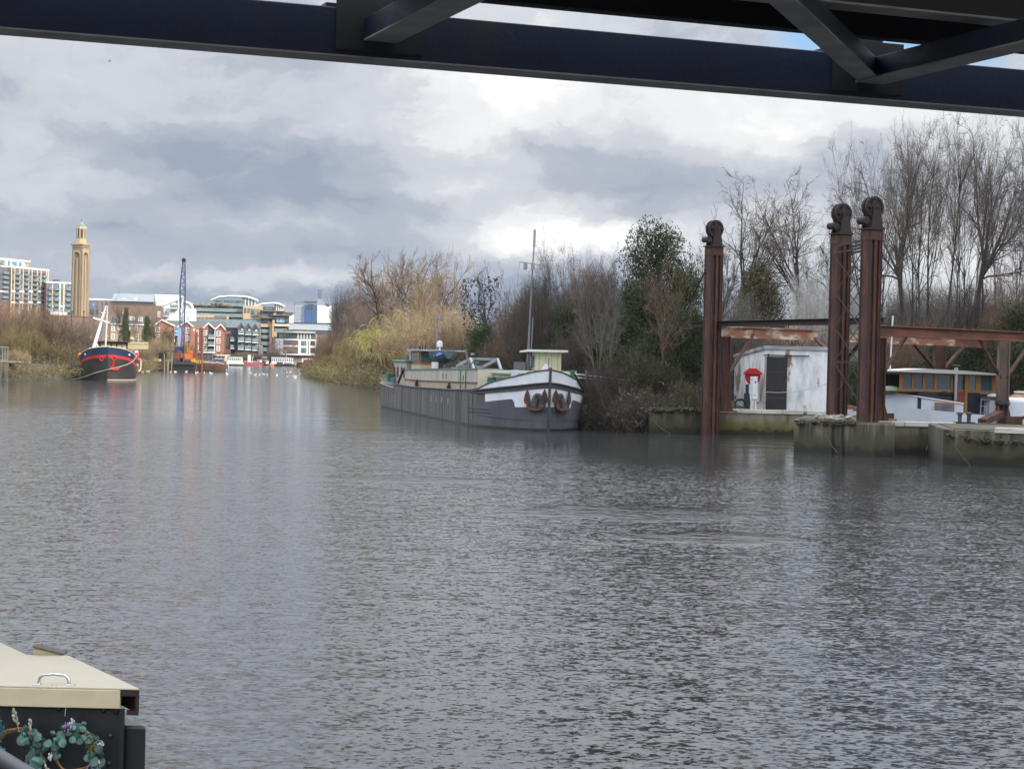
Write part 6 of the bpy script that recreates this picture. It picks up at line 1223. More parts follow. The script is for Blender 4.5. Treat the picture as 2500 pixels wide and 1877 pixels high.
for u, lab in ((173, 'left black lamp column rising from the left bank scrub'), (202.5, 'right black lamp column rising from the left bank scrub below the tower')):
    root = thing('lamp_post', lab, 'lamp post', (X(u, 330), 330, 1.5)); zt = P(u, 762, 330).z - 1.5; b = MB(); b.tube([(0, 0, 0), (0, 0, zt)], [.13, .08], 6); b.build('pole', BLACK, root); b = MB(); b.box(-.18, .18, -.12, .12, zt, zt + .18); b.build('lamp_head', BLACK, root)
root = thing('warning_sign', 'small square yellow sign on a post on the left bank', 'sign', (X(222, 230), 230, 1.4)); zc = P(222, 823, 230).z - 1.4; b = MB(); b.box(-.14, .14, -.03, 0, zc - .18, zc + .18); b.build('plate', pmat('yellow_sign', (.75, .55, .12), rough=.5), root); b = MB(); b.tube([(0, .03, 0), (0, .03, zc + .2)], .03, 5); b.build('post', GALV, root)

# ---------------------------------------------------------------- far craft and river works
ORG = pmat('orange_machine', (.55, .15, .025), (.38, .10, .025), 1.2, .6); YEL = pmat('yellow_machine', (.58, .30, .03), (.42, .22, .03), 1.2, .6); BLU = pmat('crane_blue', (.035, .065, .15), (.03, .05, .11), 1.5, .5); LBLU = pmat('light_blue', (.16, .36, .62), rough=.5); RPIPE = pmat('red_brown_pile', (.17, .055, .038), (.12, .045, .035), .8, .8)
def crane_barge():
    Y = 309; sx = lambda u: X(u, Y); o = Vector((sx(425), Y, 0)); z = lambda v, u=425: P(u, v, Y).z
    root = thing('pontoon', 'flat black work pontoon carrying the blue crane, moored at timber piles', 'pontoon', o)
    b = MB(); b.box(sx(367) - o.x, sx(474) - o.x, 0, 9, -.4, z(890)); b.build('hull', BLACK, root); b = MB(); b.box(sx(365.5) - o.x, sx(475) - o.x, -.25, 9.2, z(890) + .001, z(883)); b.build('deck_edge', pmat('pontoon_deck', (.045, .040, .036), (.03, .03, .03), 1, .9), root)
    zd = z(883) + .01
    for i, u in enumerate((378.5, 383.5, 388, 393)):
        t = thing('drum', ['black upright drum, first from the left on the pontoon', 'black upright drum, second from the left on the pontoon', 'black upright drum, third from the left on the pontoon', 'black upright drum, fourth from the left on the pontoon'][i], 'drum', (sx(u), Y + 4, zd), 0, 'black drums on the pontoon')
        hh = z(862) - zd; b = MB(); b.lathe([(.15, 0), (.15, hh)], (0, 0, 0), 10); b.build('shell', BLACK, t); b = MB(); b.lathe([(.16, hh), (.16, hh + .05)], (0, 0, 0), 10); b.build('rim', DGREY, t)
    for i, (u, hh, m_, lab) in enumerate(((375, .55, YEL, 'yellow pump frame at the left end of the pontoon'), (381, .40, YEL, 'low yellow generator on the pontoon'), (387, .34, CRM, 'cream canvas bundle on the pontoon'))):
        t = thing('equipment', lab, 'machinery', (sx(u), Y + 1.2, zd)); b = MB(); b.box(-.2, .2, -.2, .2, 0, hh * .7); b.build('base', m_, t, bevel=.03); b = MB(); b.tube([(-.18, 0, hh * .7), (-.18, 0, hh), (.18, 0, hh), (.18, 0, hh * .7)], .04, 5); b.build('frame', m_, t)
    t = thing('canopy', 'dark flat canopy on posts over the pontoon deck', 'canopy', (sx(406), Y + 3, zd)); zt = z(858) - zd; b = MB(); b.box(-1.1, 1.1, -1, 1, zt, zt + .12); b.build('roof', pmat('dark_red_roof', (.05, .02, .022), rough=.7), t)
    for x in (-1, 1):
        for y in (-.9, .9): b = MB(); b.box(x - .04, x + .04, y - .04, y + .04, 0, zt); b.build('post', DGREY, t)
    # crane
    c = Vector((sx(443), Y + 4.5, zd)); cr = thing('crawler_crane', 'orange crawler crane with a tall blue lattice boom on the pontoon', 'crane', c); zz = lambda v: P(443, v, Y + 4.5).z - zd; xx = lambda u: X(u, Y + 4.5) - c.x
    for x in (-1.1, 1.0):
        b = MB(); b.box(x - .35, x + .35, -1.6, 1.6, 0, .55); b.build('track', DGREY, cr, bevel=.1)
    b = MB(); b.box(xx(428), xx(463), -1.0, 2.4, .56, 1.35); b.build('house', ORG, cr, bevel=.05); b = MB(); b.box(xx(430), xx(445), -1.3, .2, .60, 1.75); b.build('cab', pmat('crane_cab', (.10, .03, .03), (.3, .06, .03), 1, .6), cr); b = MB(); b.box(xx(437), xx(444), -1.35, -1.301, 1.1, 1.65); b.build('pane', DGLASS, cr)
    xl, xr = xx(437), xx(447.5); levels = [(866, xl, xr), (812, xl, xr), (705, xx(435), xx(447.8)), (640, xx(440.3), xx(445.8))]
    b = MB(); vs_ = [l[0] for l in levels]; XL = [l[1] for l in levels]; XR = [l[2] for l in levels]
    fx = lambda v, A: float(np.interp(-v, [-q for q in vs_], A))
    for y in (0, .7):
        for A in (XL, XR): b.tube([(fx(v, A), y + (.25 if v < 660 else 0) * (1 if y == 0 else -1), zz(v)) for v in (866, 812, 760, 705, 660, 640)], .065, 5)
    b.build('boom_chords', BLU, cr)
    b = MB(); v = 866; k = 0
    while v > 645:
        v2 = v - 9
        for y in (0, .7): b.bar((fx(v, XL if k % 2 else XR), y, zz(v)), (fx(v2, XR if k % 2 else XL), y, zz(v2)), .05, .05)
        b.bar((fx(v, XL), 0, zz(v)), (fx(v2, XL), .7, zz(v2)), .05, .05); b.bar((fx(v, XR), .7, zz(v)), (fx(v2, XR), 0, zz(v2)), .05, .05); v = v2; k += 1
    b.build('boom_lacing', BLU, cr)
    b = MB(); b.box(xx(439.5), xx(446.5), -.1, .8, zz(640), zz(634)); b.lathe([(.30, -.05), (.30, .75)], ((xx(439.5) + xx(446.5)) / 2, 0, zz(634)), 10, axis='y'); b.build('boom_head', BLACK, cr)
    b = MB(); b.box(xx(439), xx(446.5), .1, .55, zz(753), zz(722)); b.bar((xx(441), -.05, zz(750)), (xx(444), -.05, zz(724)), .1, .1); b.build('hammer_casing', BWH, cr)
    b = MB(); xp = xx(437); b.prism([(xp - .20, zz(800)), (xp + .20, zz(800)), (xp + .32, zz(812)), (xp + .2, zz(828)), (xp + .08, zz(866)), (xp - .08, zz(866)), (xp - .2, zz(828)), (xp - .32, zz(812))], -.22, -.10); b.build('hook_block', LBLU, cr)
    b = MB(); b.bar((xx(426), .2, zz(866)), (xx(435), .2, zz(840)), .12, .2); b.box(xx(426), xx(446), -.4, 1.2, 1.36, 1.36 + (zz(850) - zz(866))); b.build('mast_frame', pmat('dark_blue_frame', (.02, .035, .09), rough=.6), cr)
    b = MB()
    for u in (441.5, 443.5): b.tube([(xx(u), .3, zz(866)), (xx(443), .3, zz(636))], .02, 4)
    b.build('hoist_cable', DGREY, cr)
    # excavator
    e = Vector((sx(458), Y + 3, zd)); ex = thing('excavator', 'yellow-orange excavator with raised arm on the pontoon right of the crane', 'excavator', e); zz = lambda v: P(458, v, Y + 3).z - zd; xx = lambda u: X(u, Y + 3) - e.x
    b = MB(); b.box(-1, 1, -.9, .9, 0, .4); b.build('track', DGREY, ex, bevel=.1); b = MB(); b.box(-.9, .7, -.8, .8, .41, 1.3); b.build('house', ORG, ex, bevel=.08); b = MB(); b.box(-.1, .7, -.85, -.2, 1.301, 1.9); b.build('cab', ORG, ex, bevel=.04)
    b = MB(); b.bar((-.6, 0, 1.2), (xx(460), 0, zz(846)), .25, .35); b.build('boom', ORG, ex); b = MB(); b.prism([(xx(460), zz(838)), (xx(463), zz(838)), (xx(463), zz(855)), (xx(461.5), zz(868)), (xx(460.2), zz(868)), (xx(459.6), zz(855))], -.15, .15); b.build('arm', YEL, ex)
    b = MB(); b.prism([(.3, 0), (1.0, .05), (1.1, .5), (.6, .62), (.25, .4)], -1.5, -.95); b.build('bucket', YEL, ex)
    for i, (u, w_) in enumerate(((472, .22), (476, .2), (480, .2), (485, .2))):
        b = MB(); c = Vector((sx(u), Y + .8 + .3 * i, zd - .2)); b.lathe([(.11, 0), (.11, .55)], c, 8); b.bar(c + Vector((-.2, 0, .3)), c + Vector((.2, 0, .3)), .07, .07); tag(b.build('pile_clamp', YEL), ['yellow pile clamp on the pontoon edge left of the red piles', 'yellow pile clamp at the foot of the shorter red pile', 'yellow pile clamp between the two red piles', 'yellow pile clamp at the foot of the taller red pile'][i], 'clamp', 'yellow clamps beside the red piles')
    for u, vt, lab in ((475, 811, 'shorter red-brown tube pile right of the crane'), (489, 801, 'taller red-brown tube pile next to the rusty lighter')):
        r = 4.2 * Y / FPX if u == 475 else 4.1 * Y / FPX; b = MB(); zt = P(u, vt, Y + 2).z; b.lathe([(r * .72, -1), (r * .78, zt * .5), (r * .72, zt)], (sx(u - 1.5), Y + 2, 0), 14); tag(b.build('tube_pile', RPIPE, smooth=True), lab, 'pile', 'red-brown piles by the crane')
    def dolphin(u0, u1, vt, vb, Y, lab, n=3):
        t = thing('timber_dolphin', lab, 'mooring piles', (X((u0 + u1) / 2, Y), Y, 0), 0, 'timber mooring dolphins'); w = X(u1, Y) - X(u0, Y); zt = P(u0, vt, Y).z
        for i, x in enumerate(np.linspace(-w / 2, w / 2, n)):
            b = MB(); hh = zt * (1 if i != 1 else .62); b.tube([(x + (.05 if i == 0 else -.05) * 2, 0, -1), (x, 0, hh)], w * .085 if i != 1 else w * .14, 8); b.build('pile', TIMBER, t)
        b = MB(); b.box(-w / 2, w / 2, -.06, .06, zt * .58, zt * .66); b.build('cross_timber', TIMBER, t)
    dolphin(401, 420, 863, 903, 303, 'timber mooring piles standing in front of the crane pontoon'); dolphin(342, 351, 861, 897, 365, 'timber mooring piles right of the black barge stern', 2)
crane_barge()
def small_boat(name, label, u0, u1, vd, vb, hullm, cabin, deckv=None, bow=1, group=None, yaw=0.0, sheer=.25, extra=None, Y=None):
    """small craft seen side-on: pixel ends u0..u1, deck line vd, waterline vb; cabin = list of (u0, u1, v_top, material, windows)"""
    Y = Y or G((u0 + u1) / 2, vb).y; c = Vector((X((u0 + u1) / 2, Y), Y, 0)); root = thing(name, label, 'boat', c, yaw, group); L = (X(u1, Y) - X(u0, Y)) / max(.5, math.cos(yaw)); z = lambda v: P((u0 + u1) / 2, v, Y).z; zd = z(vd); B = min(2.0, L * .16 + .5)
    half = lambda s: max(.03, B * (1 - max(0, 1 - s / (L * .35)) ** 2) ** .7 * (1 if s < L * .85 else .8))
    rows = [lambda s: -.3, lambda s: .12, lambda s: zd * .62 + sheer * .6 * max(0, 1 - s / (L * .5)) ** 2, lambda s: zd + sheer * max(0, 1 - s / (L * .5)) ** 2 + sheer * .3 * max(0, s / L - .7)]
    h = Hull(L, half, rows, .15, .2); h.deck = .08; mats = list(hullm) + [DGREY]; m_ = h.mesh(mats, lambda s, j, side: j)
    m_.v = [((p[0] - L / 2) * bow, p[1] * bow, p[2]) for p in m_.v]; m_.build('hull', mats, root, smooth=True)
    zc = zd - .05
    for (a, e, vt, mat, nw) in cabin:
        x0, x1 = X(a, Y) - c.x, X(e, Y) - c.x; zt = z(vt); cb = MB(); cb.box(x0, x1, -B * .62, B * .62, zc, zt); cb = cb.build('cabin', mat, root, bevel=.05); b = MB(); b.box(x0 - .15, x1 + .15, -B * .7, B * .7, zt + .001, zt + .10); b.build('cabin_roof', WHITE if mat is not BWH else LMET, root)
        for k in range(nw):
            w = (x1 - x0) / (nw + .5); xa = x0 + w * (.35 + k); b = MB(); b.box(xa, xa + w * .55, -B * .62 - .03, -B * .62 - .002, zc + (zt - zc) * .45, zc + (zt - zc) * .85); b.build('window', DGLASS, cb)
    return root, c, Y, z
def lighter():
    rt, c, Y, z = small_boat('lighter', 'rusty brown steel lighter moored right of the crane pontoon', 486, 553, 887, 905.5, (BLACK, pmat('rusty_hull', (.12, .065, .035), (.07, .04, .028), .8, .85), pmat('rusty_brown', (.15, .085, .045), (.10, .06, .035), .8, .85)), [], yaw=R_(-10), sheer=.5, Y=318)
    for (a, e, v0, v1) in ((495, 550, 883, 888), (486, 530, 879, 884)): b = MB(); b.bar(P(a, v0, Y - 1) - c, P(e, v1, Y - 1) - c, .2, .14); b.build('coaming_bar', CRM if a > 490 else TIMBER, rt)
lighter()
rt, c, Y, z = small_boat('tug', 'small blue and white tug with an awning behind the rusty lighter', 519, 555, 884, 897, (BWH, pmat('tug_blue', (.05, .08, .22), rough=.5), BWH), [(526, 545, 876, pmat('tug_cabin', (.10, .10, .16), rough=.5), 3)], Y=345, sheer=.4)
b = MB(); b.tube([(0.2, 0, .8), (.2, 0, z(862))], .04, 5); b.tube([(-.8, 0, z(874)), (.2, 0, z(866)), (1.2, 0, z(877))], .03, 4); b.bar((.9, -.2, .9), (1.2, -.2, z(868)), .12, .5); b.build('mast', CRM, rt)
rt, c, Y, z = small_boat('houseboat', 'white cabin houseboat with a tall white funnel left of the red boat', 556, 595, 886, 897, (BLACK, DGREY, BWH), [(557, 591, 872, BWH, 7)], Y=470, sheer=.1); b = MB(); b.box(3.0, 3.7, -.3, .3, 1, z(866)); b.build('funnel', BWH, rt); b = MB(); b.bar((4.0, 0, .8), (4.3, 0, z(868)), .15, .1); b.build('spar', BWH, rt)
rt, c, Y, z = small_boat('motor_cruiser', 'long white cabin cruiser with a pink-red hull in the middle of the far moorings', 578, 644, 884, 895.5, (pmat('faded_red_hull', (.40, .10, .09), (.3, .08, .08), .5, .6), MATS['faded_red_hull'], MATS['faded_red_hull']), [(592, 636, 882.5, BWH, 6), (630, 638, 878, BWH, 1)], bow=-1, Y=505, sheer=.5); b = MB(); b.box(-.8, 1.4, -.6, .6, z(882.4), z(879)); b.build('canopy', DGREY, rt); b = MB(); b.tube([(-.2, 0, 1), (-.2, 0, z(870))], .05, 5); b.tube([(.6, 0, 1), (.6, 0, z(872))], .04, 5); b.build('mast', CRM, rt)
small_boat('workboat', 'dark workboat with a small white cabin beside the orange hull', 636, 662, 888, 896, (BLACK, BLACK, DGREY), [(640, 650, 873, pmat('brown_cabin', (.09, .06, .05), rough=.6), 2), (646, 655, 881, BWH, 1)], Y=520, sheer=.1)
small_boat('dinghy', 'orange-red boat seen bow-on at the far moorings', 657, 670, 890, 898.5, (pmat('orange_red', (.60, .13, .06), rough=.5), MATS['orange_red'], MATS['orange_red']), [(661, 666, 887, WHITE, 1)], Y=500, sheer=.4)
rt, c, Y, z = small_boat('houseboat', 'white wooden houseboat with a row of narrow black windows', 661, 722, 890, 896, (BLACK, BLACK, DGREY), [(664, 721, 873, BWH, 12)], Y=530, sheer=0)
small_boat('narrowboat', 'low black covered narrowboat moored in front of the white houseboat', 668, 720, 889, 897.5, (BLACK, BLACK, DGREY), [(676, 690, 884, DGREY, 1), (694, 712, 885.5, pmat('grey_cover', (.15, .14, .14), rough=.8), 2)], Y=505, sheer=.15)
rt, c, Y, z = small_boat('dutch_barge', 'black barge with a dark red rail at the right end of the far moorings', 726, 792, 886, 899, (BLACK, BLACK, BLACK), [(742, 762, 878, pmat('maroon_cabin', (.14, .025, .03), rough=.5), 3)], Y=470, sheer=.9, yaw=R_(10)); b = MB(); b.tube([(-3.3, -1.5, z(885)), (-1, -1.7, z(884.5)), (1.5, -1.6, z(886)), (3.2, -.8, z(888))], .07, 5); b.build('red_rail', pmat('red_rail', (.40, .05, .06), rough=.5), rt)
small_boat('rowing_boat', 'low red rowing boat in front of the far narrowboats', 716, 731, 896.5, 898.5, (MATS['red_stripe'], MATS['red_stripe'], MATS['red_stripe']), [], Y=480, sheer=.05)
f = Fac('white_shed', 'small white waterside shed left of the black barge in the far moorings', 737, 520, 751, 522, z0=.5); f.box('wall', CRM, 737, 874, 750, 890, 0, 3, bottom=0); f.box('roof', SLATE, 736, 872.5, 751, 873.9, -.3, 3.3); f.window(741, 877, 745, 883, BWH, G2, 0, 2, 1, .1); f.box('door', DARKF, 746.5, 877, 748.8, 890, -.04, -.002, bottom=0)
# bollard poles by the far landing
for i, (u, vt) in enumerate(((653.5, 860), (656.5, 862), (661, 866))):
    b = MB(); Yp = 540; b.tube([(X(u, Yp), Yp, 0), (X(u, Yp), Yp, P(u, vt, Yp).z)], .14, 6); tag(b.build('mooring_post', TAN if i < 2 else DGREY), ['leftmost yellow mooring post behind the far boats', 'second yellow mooring post behind the far boats', 'dark mooring post behind the far boats'][i], 'post', 'mooring posts at the far landing')
b = MB(); w = P(642, 868, 560); b.box(w.x - .8, w.x + .8, 559.8, 560, 1, P(636, 843, 560).z); 
tag(b.build('banner', BWH), 'narrow white upright banner at the foot of the tan flats', 'banner').location = (X(634.5, 560) - X(642, 560), 0, 0)
# ---------------------------------------------------------------- gulls
def gulls():
    WG = pmat('gull_white', (.85, .85, .84), rough=.8); GG = pmat('gull_grey', (.42, .44, .47), rough=.8)
    g0 = None
    pos = [(35, 1218), (70, 1212), (88, 1213), (300, 1217), (350, 1218), (452, 1217), (548, 1227), (565, 1222), (627, 1224), (693, 1232), (848, 1238), (1077, 1232), (1118, 1245), (1162, 1243), (1196, 1238), (1210, 1245), (1233, 1248), (1325, 1252), (1428, 1260), (1425, 1222), (1455, 1218), (1483, 1254), (1511, 1253), (1507, 1271), (1608, 1248), (1665, 1246), (1682, 1250), (1696, 1250)]
    rnd = random.Random(9)
    for i, (a, c) in enumerate(pos):
        p = G(340 + a * .2532, 600 + c * .2532 + .6)
        lab = 'small white gull floating on the open water between the pontoon and the far boats' if a > 500 else 'small white gull floating near the crane pontoon'
        grp = 'gulls floating on the open water' if a > 500 else 'gulls floating near the pontoon'
        if g0 is None:
            g0 = thing('gull', lab, 'gull', p, 0, grp)
            b = MB(); b.ball((0, 0, .06), (.17, .075, .07), 10); b.tube([(.11, 0, .09), (.15, 0, .16), (.17, 0, .19)], [.04, .03, .035], 7); b.ball((.18, 0, .205), (.045, .036, .036), 8); b.build('body', WG, g0, smooth=True)
            b = MB(); b.ball((-.05, 0, .10), (.16, .08, .045), 8); b.build('folded_wings', GG, g0, smooth=True); b = MB(); b.tube([(.22, 0, .20), (.27, 0, .19)], [.014, .004], 5); b.build('beak', ORG, g0)
            g = g0
        else: g = copy_thing(g0)
        g.location = p; g.rotation_euler = (0, 0, rnd.uniform(0, 6.28)); k = rnd.uniform(.9, 1.3); g.scale = (k, k, k); g['label'] = lab; g['group'] = grp
    p = P(268, 150, 260); t = thing('gull', 'single dark gull gliding in the sky at upper left', 'gull', p, R_(20)); b = MB(); b.ball((0, 0, 0), (.22, .06, .05), 8); b.build('body', DGREY, t)
    for s in (-1, 1):
        b = MB(); b.add([(.06, 0, .02), (-.08, 0, .02), (-.06, .25 * s, .10), (.05, .25 * s, .10), (-.16, .55 * s, .03), (-.10, .54 * s, .035)], [(0, 1, 2, 3), (3, 2, 4, 5)]); b.build('wing', DGREY, t)
gulls()
# ---------------------------------------------------------------- sheet-piled jetty at the left edge
def jetty():
    Y = 178; root = thing('jetty', 'grey timber-faced jetty with a railing at the left edge of the photo', 'jetty', (X(8, Y), Y, 0)); xr = X(20.5, Y) - X(8, Y); zt = P(10, 882, Y).z
    b = MB()
    for k in range(14): x = xr - .42 * (k + 1); b.box(x, x + .36, -.1 - .05 * (k % 2), .3, -1, zt - .12)
    b.build('sheeting', pmat('jetty_boards', (.23, .20, .185), (.14, .125, .11), 1.5, .9, streak=(1.5, 1.5, .2), c3=(.07, .07, .04), t3=(.6, .7)), root); b = MB(); b.box(xr - 7, xr + .08, -.2, 6, zt - .12, zt); b.build('deck', TIMBER, root)
    b = MB(); zr = P(10, 846, Y).z; b.box(xr - 7, xr, -.05, .05, zr - .1, zr); b.box(xr - 7, xr, -.05, .05, zt + .1, zt + .18)
    for k in range(26): x = xr - .06 - .26 * k; b.box(x - .03, x + .03, -.03, .03, zt, zr - .1)
    b.build('railing', GALV, root)
jetty()
# ---------------------------------------------------------------- black narrowboat in the foreground
def narrowboat():
    Y = 8.0; zt = P(200, 1677, Y).z; c0 = P(0, 1672, Y); root = thing('narrowboat', 'black narrowboat with a cream hatch lid in the bottom left corner', 'narrowboat', (c0.x, Y, 0)); o = Vector((c0.x, Y, 0))
    BK = pmat('satin_black', (.012, .014, .015), (.018, .020, .021), 3, .42, bump=.08, bscale=18, c3=(.03, .03, .03), t3=(.66, .8)); CR = pmat('cream_gel', (.60, .53, .40), (.53, .465, .35), 1.2, .55, c3=(.40, .34, .25), t3=(.58, .78), s3=3); CRF = pmat('cream_edge', (.62, .52, .34), (.52, .43, .28), 5, .6, c3=(.40, .32, .20), t3=(.64, .72), s3=14)
    x = lambda u, v=1690: P(u, v, Y).x - c0.x; XR = P(343, 1680, Y).x - c0.x; sk = Vector((-.52, .854))                # hull runs away along sk
    far = 14.0; XL = -2.0
    def q(px, t): return (px + sk.x * t / sk.y, t)                              # plan point a distance t back along the skew
    # hull: plan polygon extruded to the water, outer gunwale panel a little lower
    b = MB(); b.prism([(x(300) + .002, .03), (x(356, 1720), .03), q(x(356, 1720), far), q(x(300) + .002, far)], zt - .75, zt - .165, ax='xy')
    b.prism([(x(300) + .002, .035), (x(372, 1850), .035), q(x(372, 1850), far), q(x(300) + .002, far)], -.4, zt - .751, ax='xy'); b.build('hull_side', BK, root, bevel=.012)
    b = MB(); b.bar((x(300, 1740), -.012, -.1), (x(301), -.012, zt - .085), .018, .02, up=(0, 1, 0)); b.build('corner_angle', BK, root)
    # lid
    lid = MB(); pb = P(176, 1606, 8.0 * (zt - 3) / (zt - 3)); back = .80
    lid.prism([(XL, -.02), (XR, -.02), q(XR, back), (XL, back)], zt - .004, zt + .004, ax='xy'); lid = lid.build('hatch_lid', CR, root, bevel=.003)
    b = MB(); b.box(XL, x(296), -.024, -.0, zt - .084, zt - .0045); b.build('lid_edge', CRF, root, bevel=.004)
    b = MB(); b.box(x(297), XR - .005, -.018, .0, zt - .03, zt - .0045); b.box(x(334), XR - .005, -.018, .0, zt - .11, zt - .031); b.box(x(312), x(334) - .001, -.018, 0, zt - .11, zt - .09); b.prism([q(XR - .02, .001), q(XR - .004, .001), q(XR - .004, back), q(XR - .02, back)], zt - .10, zt - .0045, ax='xy'); b.build('gutter', pmat('dark_brown_trim', (.03, .015, .014), rough=.5), root)
    g0 = P(67, 1600, 8); g0 = G(67, 1600, zt); rx = g0.x - c0.x; ry = g0.y - Y; qr = lambda t, dx=0.0: (rx + dx + sk.x * (t - ry) / sk.y, t)
    b = MB(); b.prism([(XL, 0), (x(300), 0), q(x(300), .77), qr(.80, .05), qr(2.6, .07), (XL, 2.6)], -.4, zt - .09, ax='xy'); b.build('cabin_end', BK, root, bevel=.006)
    b = MB(); b.prism([(XL, back + .004), qr(back + .004), qr(2.6), (XL, 2.6)], zt - .02, zt + .002, ax='xy'); b.build('roof', CR, root)
    b = MB(); b.prism([qr(back + .004, .002), qr(back + .004, .055), qr(2.6, .075), qr(2.6, .002)], zt - .088, zt - .012, ax='xy'); b.build('side_deck', pmat('grey_side_deck', (.22, .22, .22), (.16, .16, .16), 4, .7), root)
    BX = pmat('buff_box', (.42, .37, .24), rough=.7); a0, a1 = G(82, 1599, zt), G(156, 1604, zt)
    b = MB(); b.prism([(a0.x - c0.x, zt - .01), (a1.x - c0.x, zt - .01), (a1.x - c0.x - .01, zt + .004), (a0.x - c0.x, zt + .036)], a0.y - Y, a0.y - Y + .05); w_ = b.build('wedge_block', BX, root)
    b = MB(); b.prism([(a0.x - c0.x - .004, zt + .037), (a1.x - c0.x - .01, zt + .005), (a1.x - c0.x - .01, zt + .011), (a0.x - c0.x - .004, zt + .044)], a0.y - Y - .006, a0.y - Y + .075); b.build('wedge_top', pmat('brown_strip', (.10, .065, .05), rough=.6), root)
    # chrome handle
    xa, xb = x(84), x(173); zc = zt + .004; b = MB(); pts = [(xa + .012, .02, zc), (xa + .017, .02, zc + .028), (xa + .032, .02, zc + .042), ((xa + xb) / 2, .02, zc + .046), (xb - .032, .02, zc + .042), (xb - .017, .02, zc + .028), (xb - .012, .02, zc)]
    b.tube(pts, .0075, 10); h = b.build('handle', pmat('chrome', (.75, .74, .72), rough=.12, metal=1), root, smooth=True)
    for xx in (xa - .012, xb - .022): b = MB(); b.box(xx, xx + .034, .008, .032, zc + .0005, zc + .005); b.build('handle_foot', MATS['chrome'], h, bevel=.002)
    b = MB(); b.lathe([(.012, zc), (.010, zc + .006), (.004, zc + .012)], ((xa + xb) / 2 + .005, .0, 0), 10); b.build('screw', CR, root)
    # round-headed bolts on the end panel
    for i, (a, v) in enumerate(((148, 915), (708, 935), (1248, 948), (1332, 1258), (1312, 1590), (1398, 945))):
        p = P(a * .2028, 1540 + v * .2028, Y); b = MB(); b.ball((p.x - c0.x, -.004, p.z), (.0115, .010, .0115) if i < 5 else (.013, .006, .02), 12); b.build('bolt', BK, root, smooth=True)
    b = MB(); p0 = P(166, 1692, Y); b.tube([(p0.x - c0.x, -.012, p0.z), (p0.x - c0.x - .004, -.03, p0.z - .09)], .0012, 4); b.build('string', CRM, root)
narrowboat()
def wreath(label, uc, vc, R, seed, ring, leaves, sprigs):
    Y = 7.93; c = P(uc, vc, Y); root = thing('wreath', label, 'wreath', c); rnd = random.Random(seed)
    TW = pmat('wicker_twig', (.34, .185, .07), (.22, .12, .05), 20, .7); LF = pmat('eucalyptus_leaf', (.075, .165, .135), (.045, .10, .085), 9, .6, island=.6)
    if ring:
        b = MB()
        for k in range(5): ph = rnd.uniform(0, 6); b.tube([((R + .008 * math.sin(3 * t + ph)) * math.cos(t), .008 * math.cos(4 * t + ph), (R + .010 * math.cos(2 * t + ph)) * math.sin(t)) for t in np.linspace(0, 6.28, 30)], .0038, 5)
        b.build('ring', TW, root)
    for (a0, a1, n) in leaves:
        b = MB()
        for i in range(n):
            a = R_(rnd.uniform(a0, a1)); r = R + rnd.uniform(-.032, .035); s = rnd.uniform(.009, .022); p = Vector((r * math.cos(a), -.012 - rnd.random() * .045, r * math.sin(a)))
            n_ = Vector((rnd.uniform(-.6, .6), -1, rnd.uniform(-.3, .8))).normalized(); t = n_.orthogonal().normalized(); t = Matrix.Rotation(rnd.uniform(0, 6), 3, n_) @ t; u = n_.cross(t)
            pts = [p + t * s * math.cos(k * .6283) * (1.08) + u * s * math.sin(k * .6283) + n_ * (.25 * s * math.cos(k * 1.256) - .2 * s) for k in range(10)]; b.add(pts + [p + n_ * .004], [(k, (k + 1) % 10, 10) for k in range(10)])
        b.build('leaves', LF, root, smooth=True)
    for (kind, x, z, dx, dz, L) in sprigs:
        b = MB(); p0 = Vector((x, -.03, z)); d = Vector((dx, -.15, dz)).normalized(); sd = d.cross(Vector((0, 1, 0))).normalized()
        if kind in ('wheat', 'lavender', 'white'):
            col = {'wheat': pmat('dried_wheat', (.46, .42, .33), (.36, .33, .25), 30, .8, island=.3), 'lavender': pmat('lavender', (.26, .15, .32), (.36, .25, .42), 30, .8, island=.4), 'white': pmat('white_floret', (.55, .52, .56), (.42, .40, .46), 30, .8, island=.3)}[kind]
            b.tube([p0, p0 + d * L], .0016, 5)
            for i in range(int(L / .0045)): q = p0 + d * L * (.35 + .65 * i / (L / .0045)) + sd * rnd.uniform(-.008, .008) + Vector((0, rnd.uniform(-.01, .004), 0)); b.ball(q, (.0042, .004, .0065), 6)
        else:
            col = {'teal': pmat('teal_sprig', (.02, .16, .20), (.03, .22, .28), 20, .7, island=.4), 'grass': pmat('olive_sprig', (.15, .15, .035), (.10, .11, .03), 20, .8, island=.4), 'blue': pmat('blue_ribbon', (.10, .12, .28), (.18, .20, .36), 20, .6, island=.3)}[kind]
            for i in range(26):
                a = rnd.uniform(-.9, .9); dd = (Matrix.Rotation(a, 3, 'Y') @ d); q = p0 + d * L * rnd.random() * .6; b.tube([q, q + dd * L * rnd.uniform(.25, .6) + Vector((0, -rnd.random() * .015, 0))], .0018 if kind != 'blue' else .003, 4)
                if kind == 'teal': b.ball(q + dd * L * .45, (.005, .004, .005), 5)
        b.build({'wheat': 'wheat_ear', 'lavender': 'lavender_sprig', 'white': 'floret_sprig', 'teal': 'teal_sprig', 'grass': 'grass_sprig', 'blue': 'ribbon'}[kind], col, root)
    return root
wreath('twig wreath of eucalyptus, lavender and blue ribbon hanging on the black narrowboat panel', 183, 1832, .088, 5, True, [(20, 95, 24), (-40, 20, 18), (95, 150, 12), (150, 215, 7)],
       [('lavender', -.055, .075, .55, .85, .06), ('lavender', -.03, .07, .2, 1, .055), ('white', -.02, .085, .35, 1, .06), ('grass', .05, .045, .7, -.6, .08), ('grass', .03, .06, .9, -.2, .07), ('white', .09, .02, .8, .5, .045), ('white', -.09, .0, -.3, -1, .035), ('blue', .075, -.03, .35, -1, .10), ('white', .085, -.05, .5, .2, .04)])
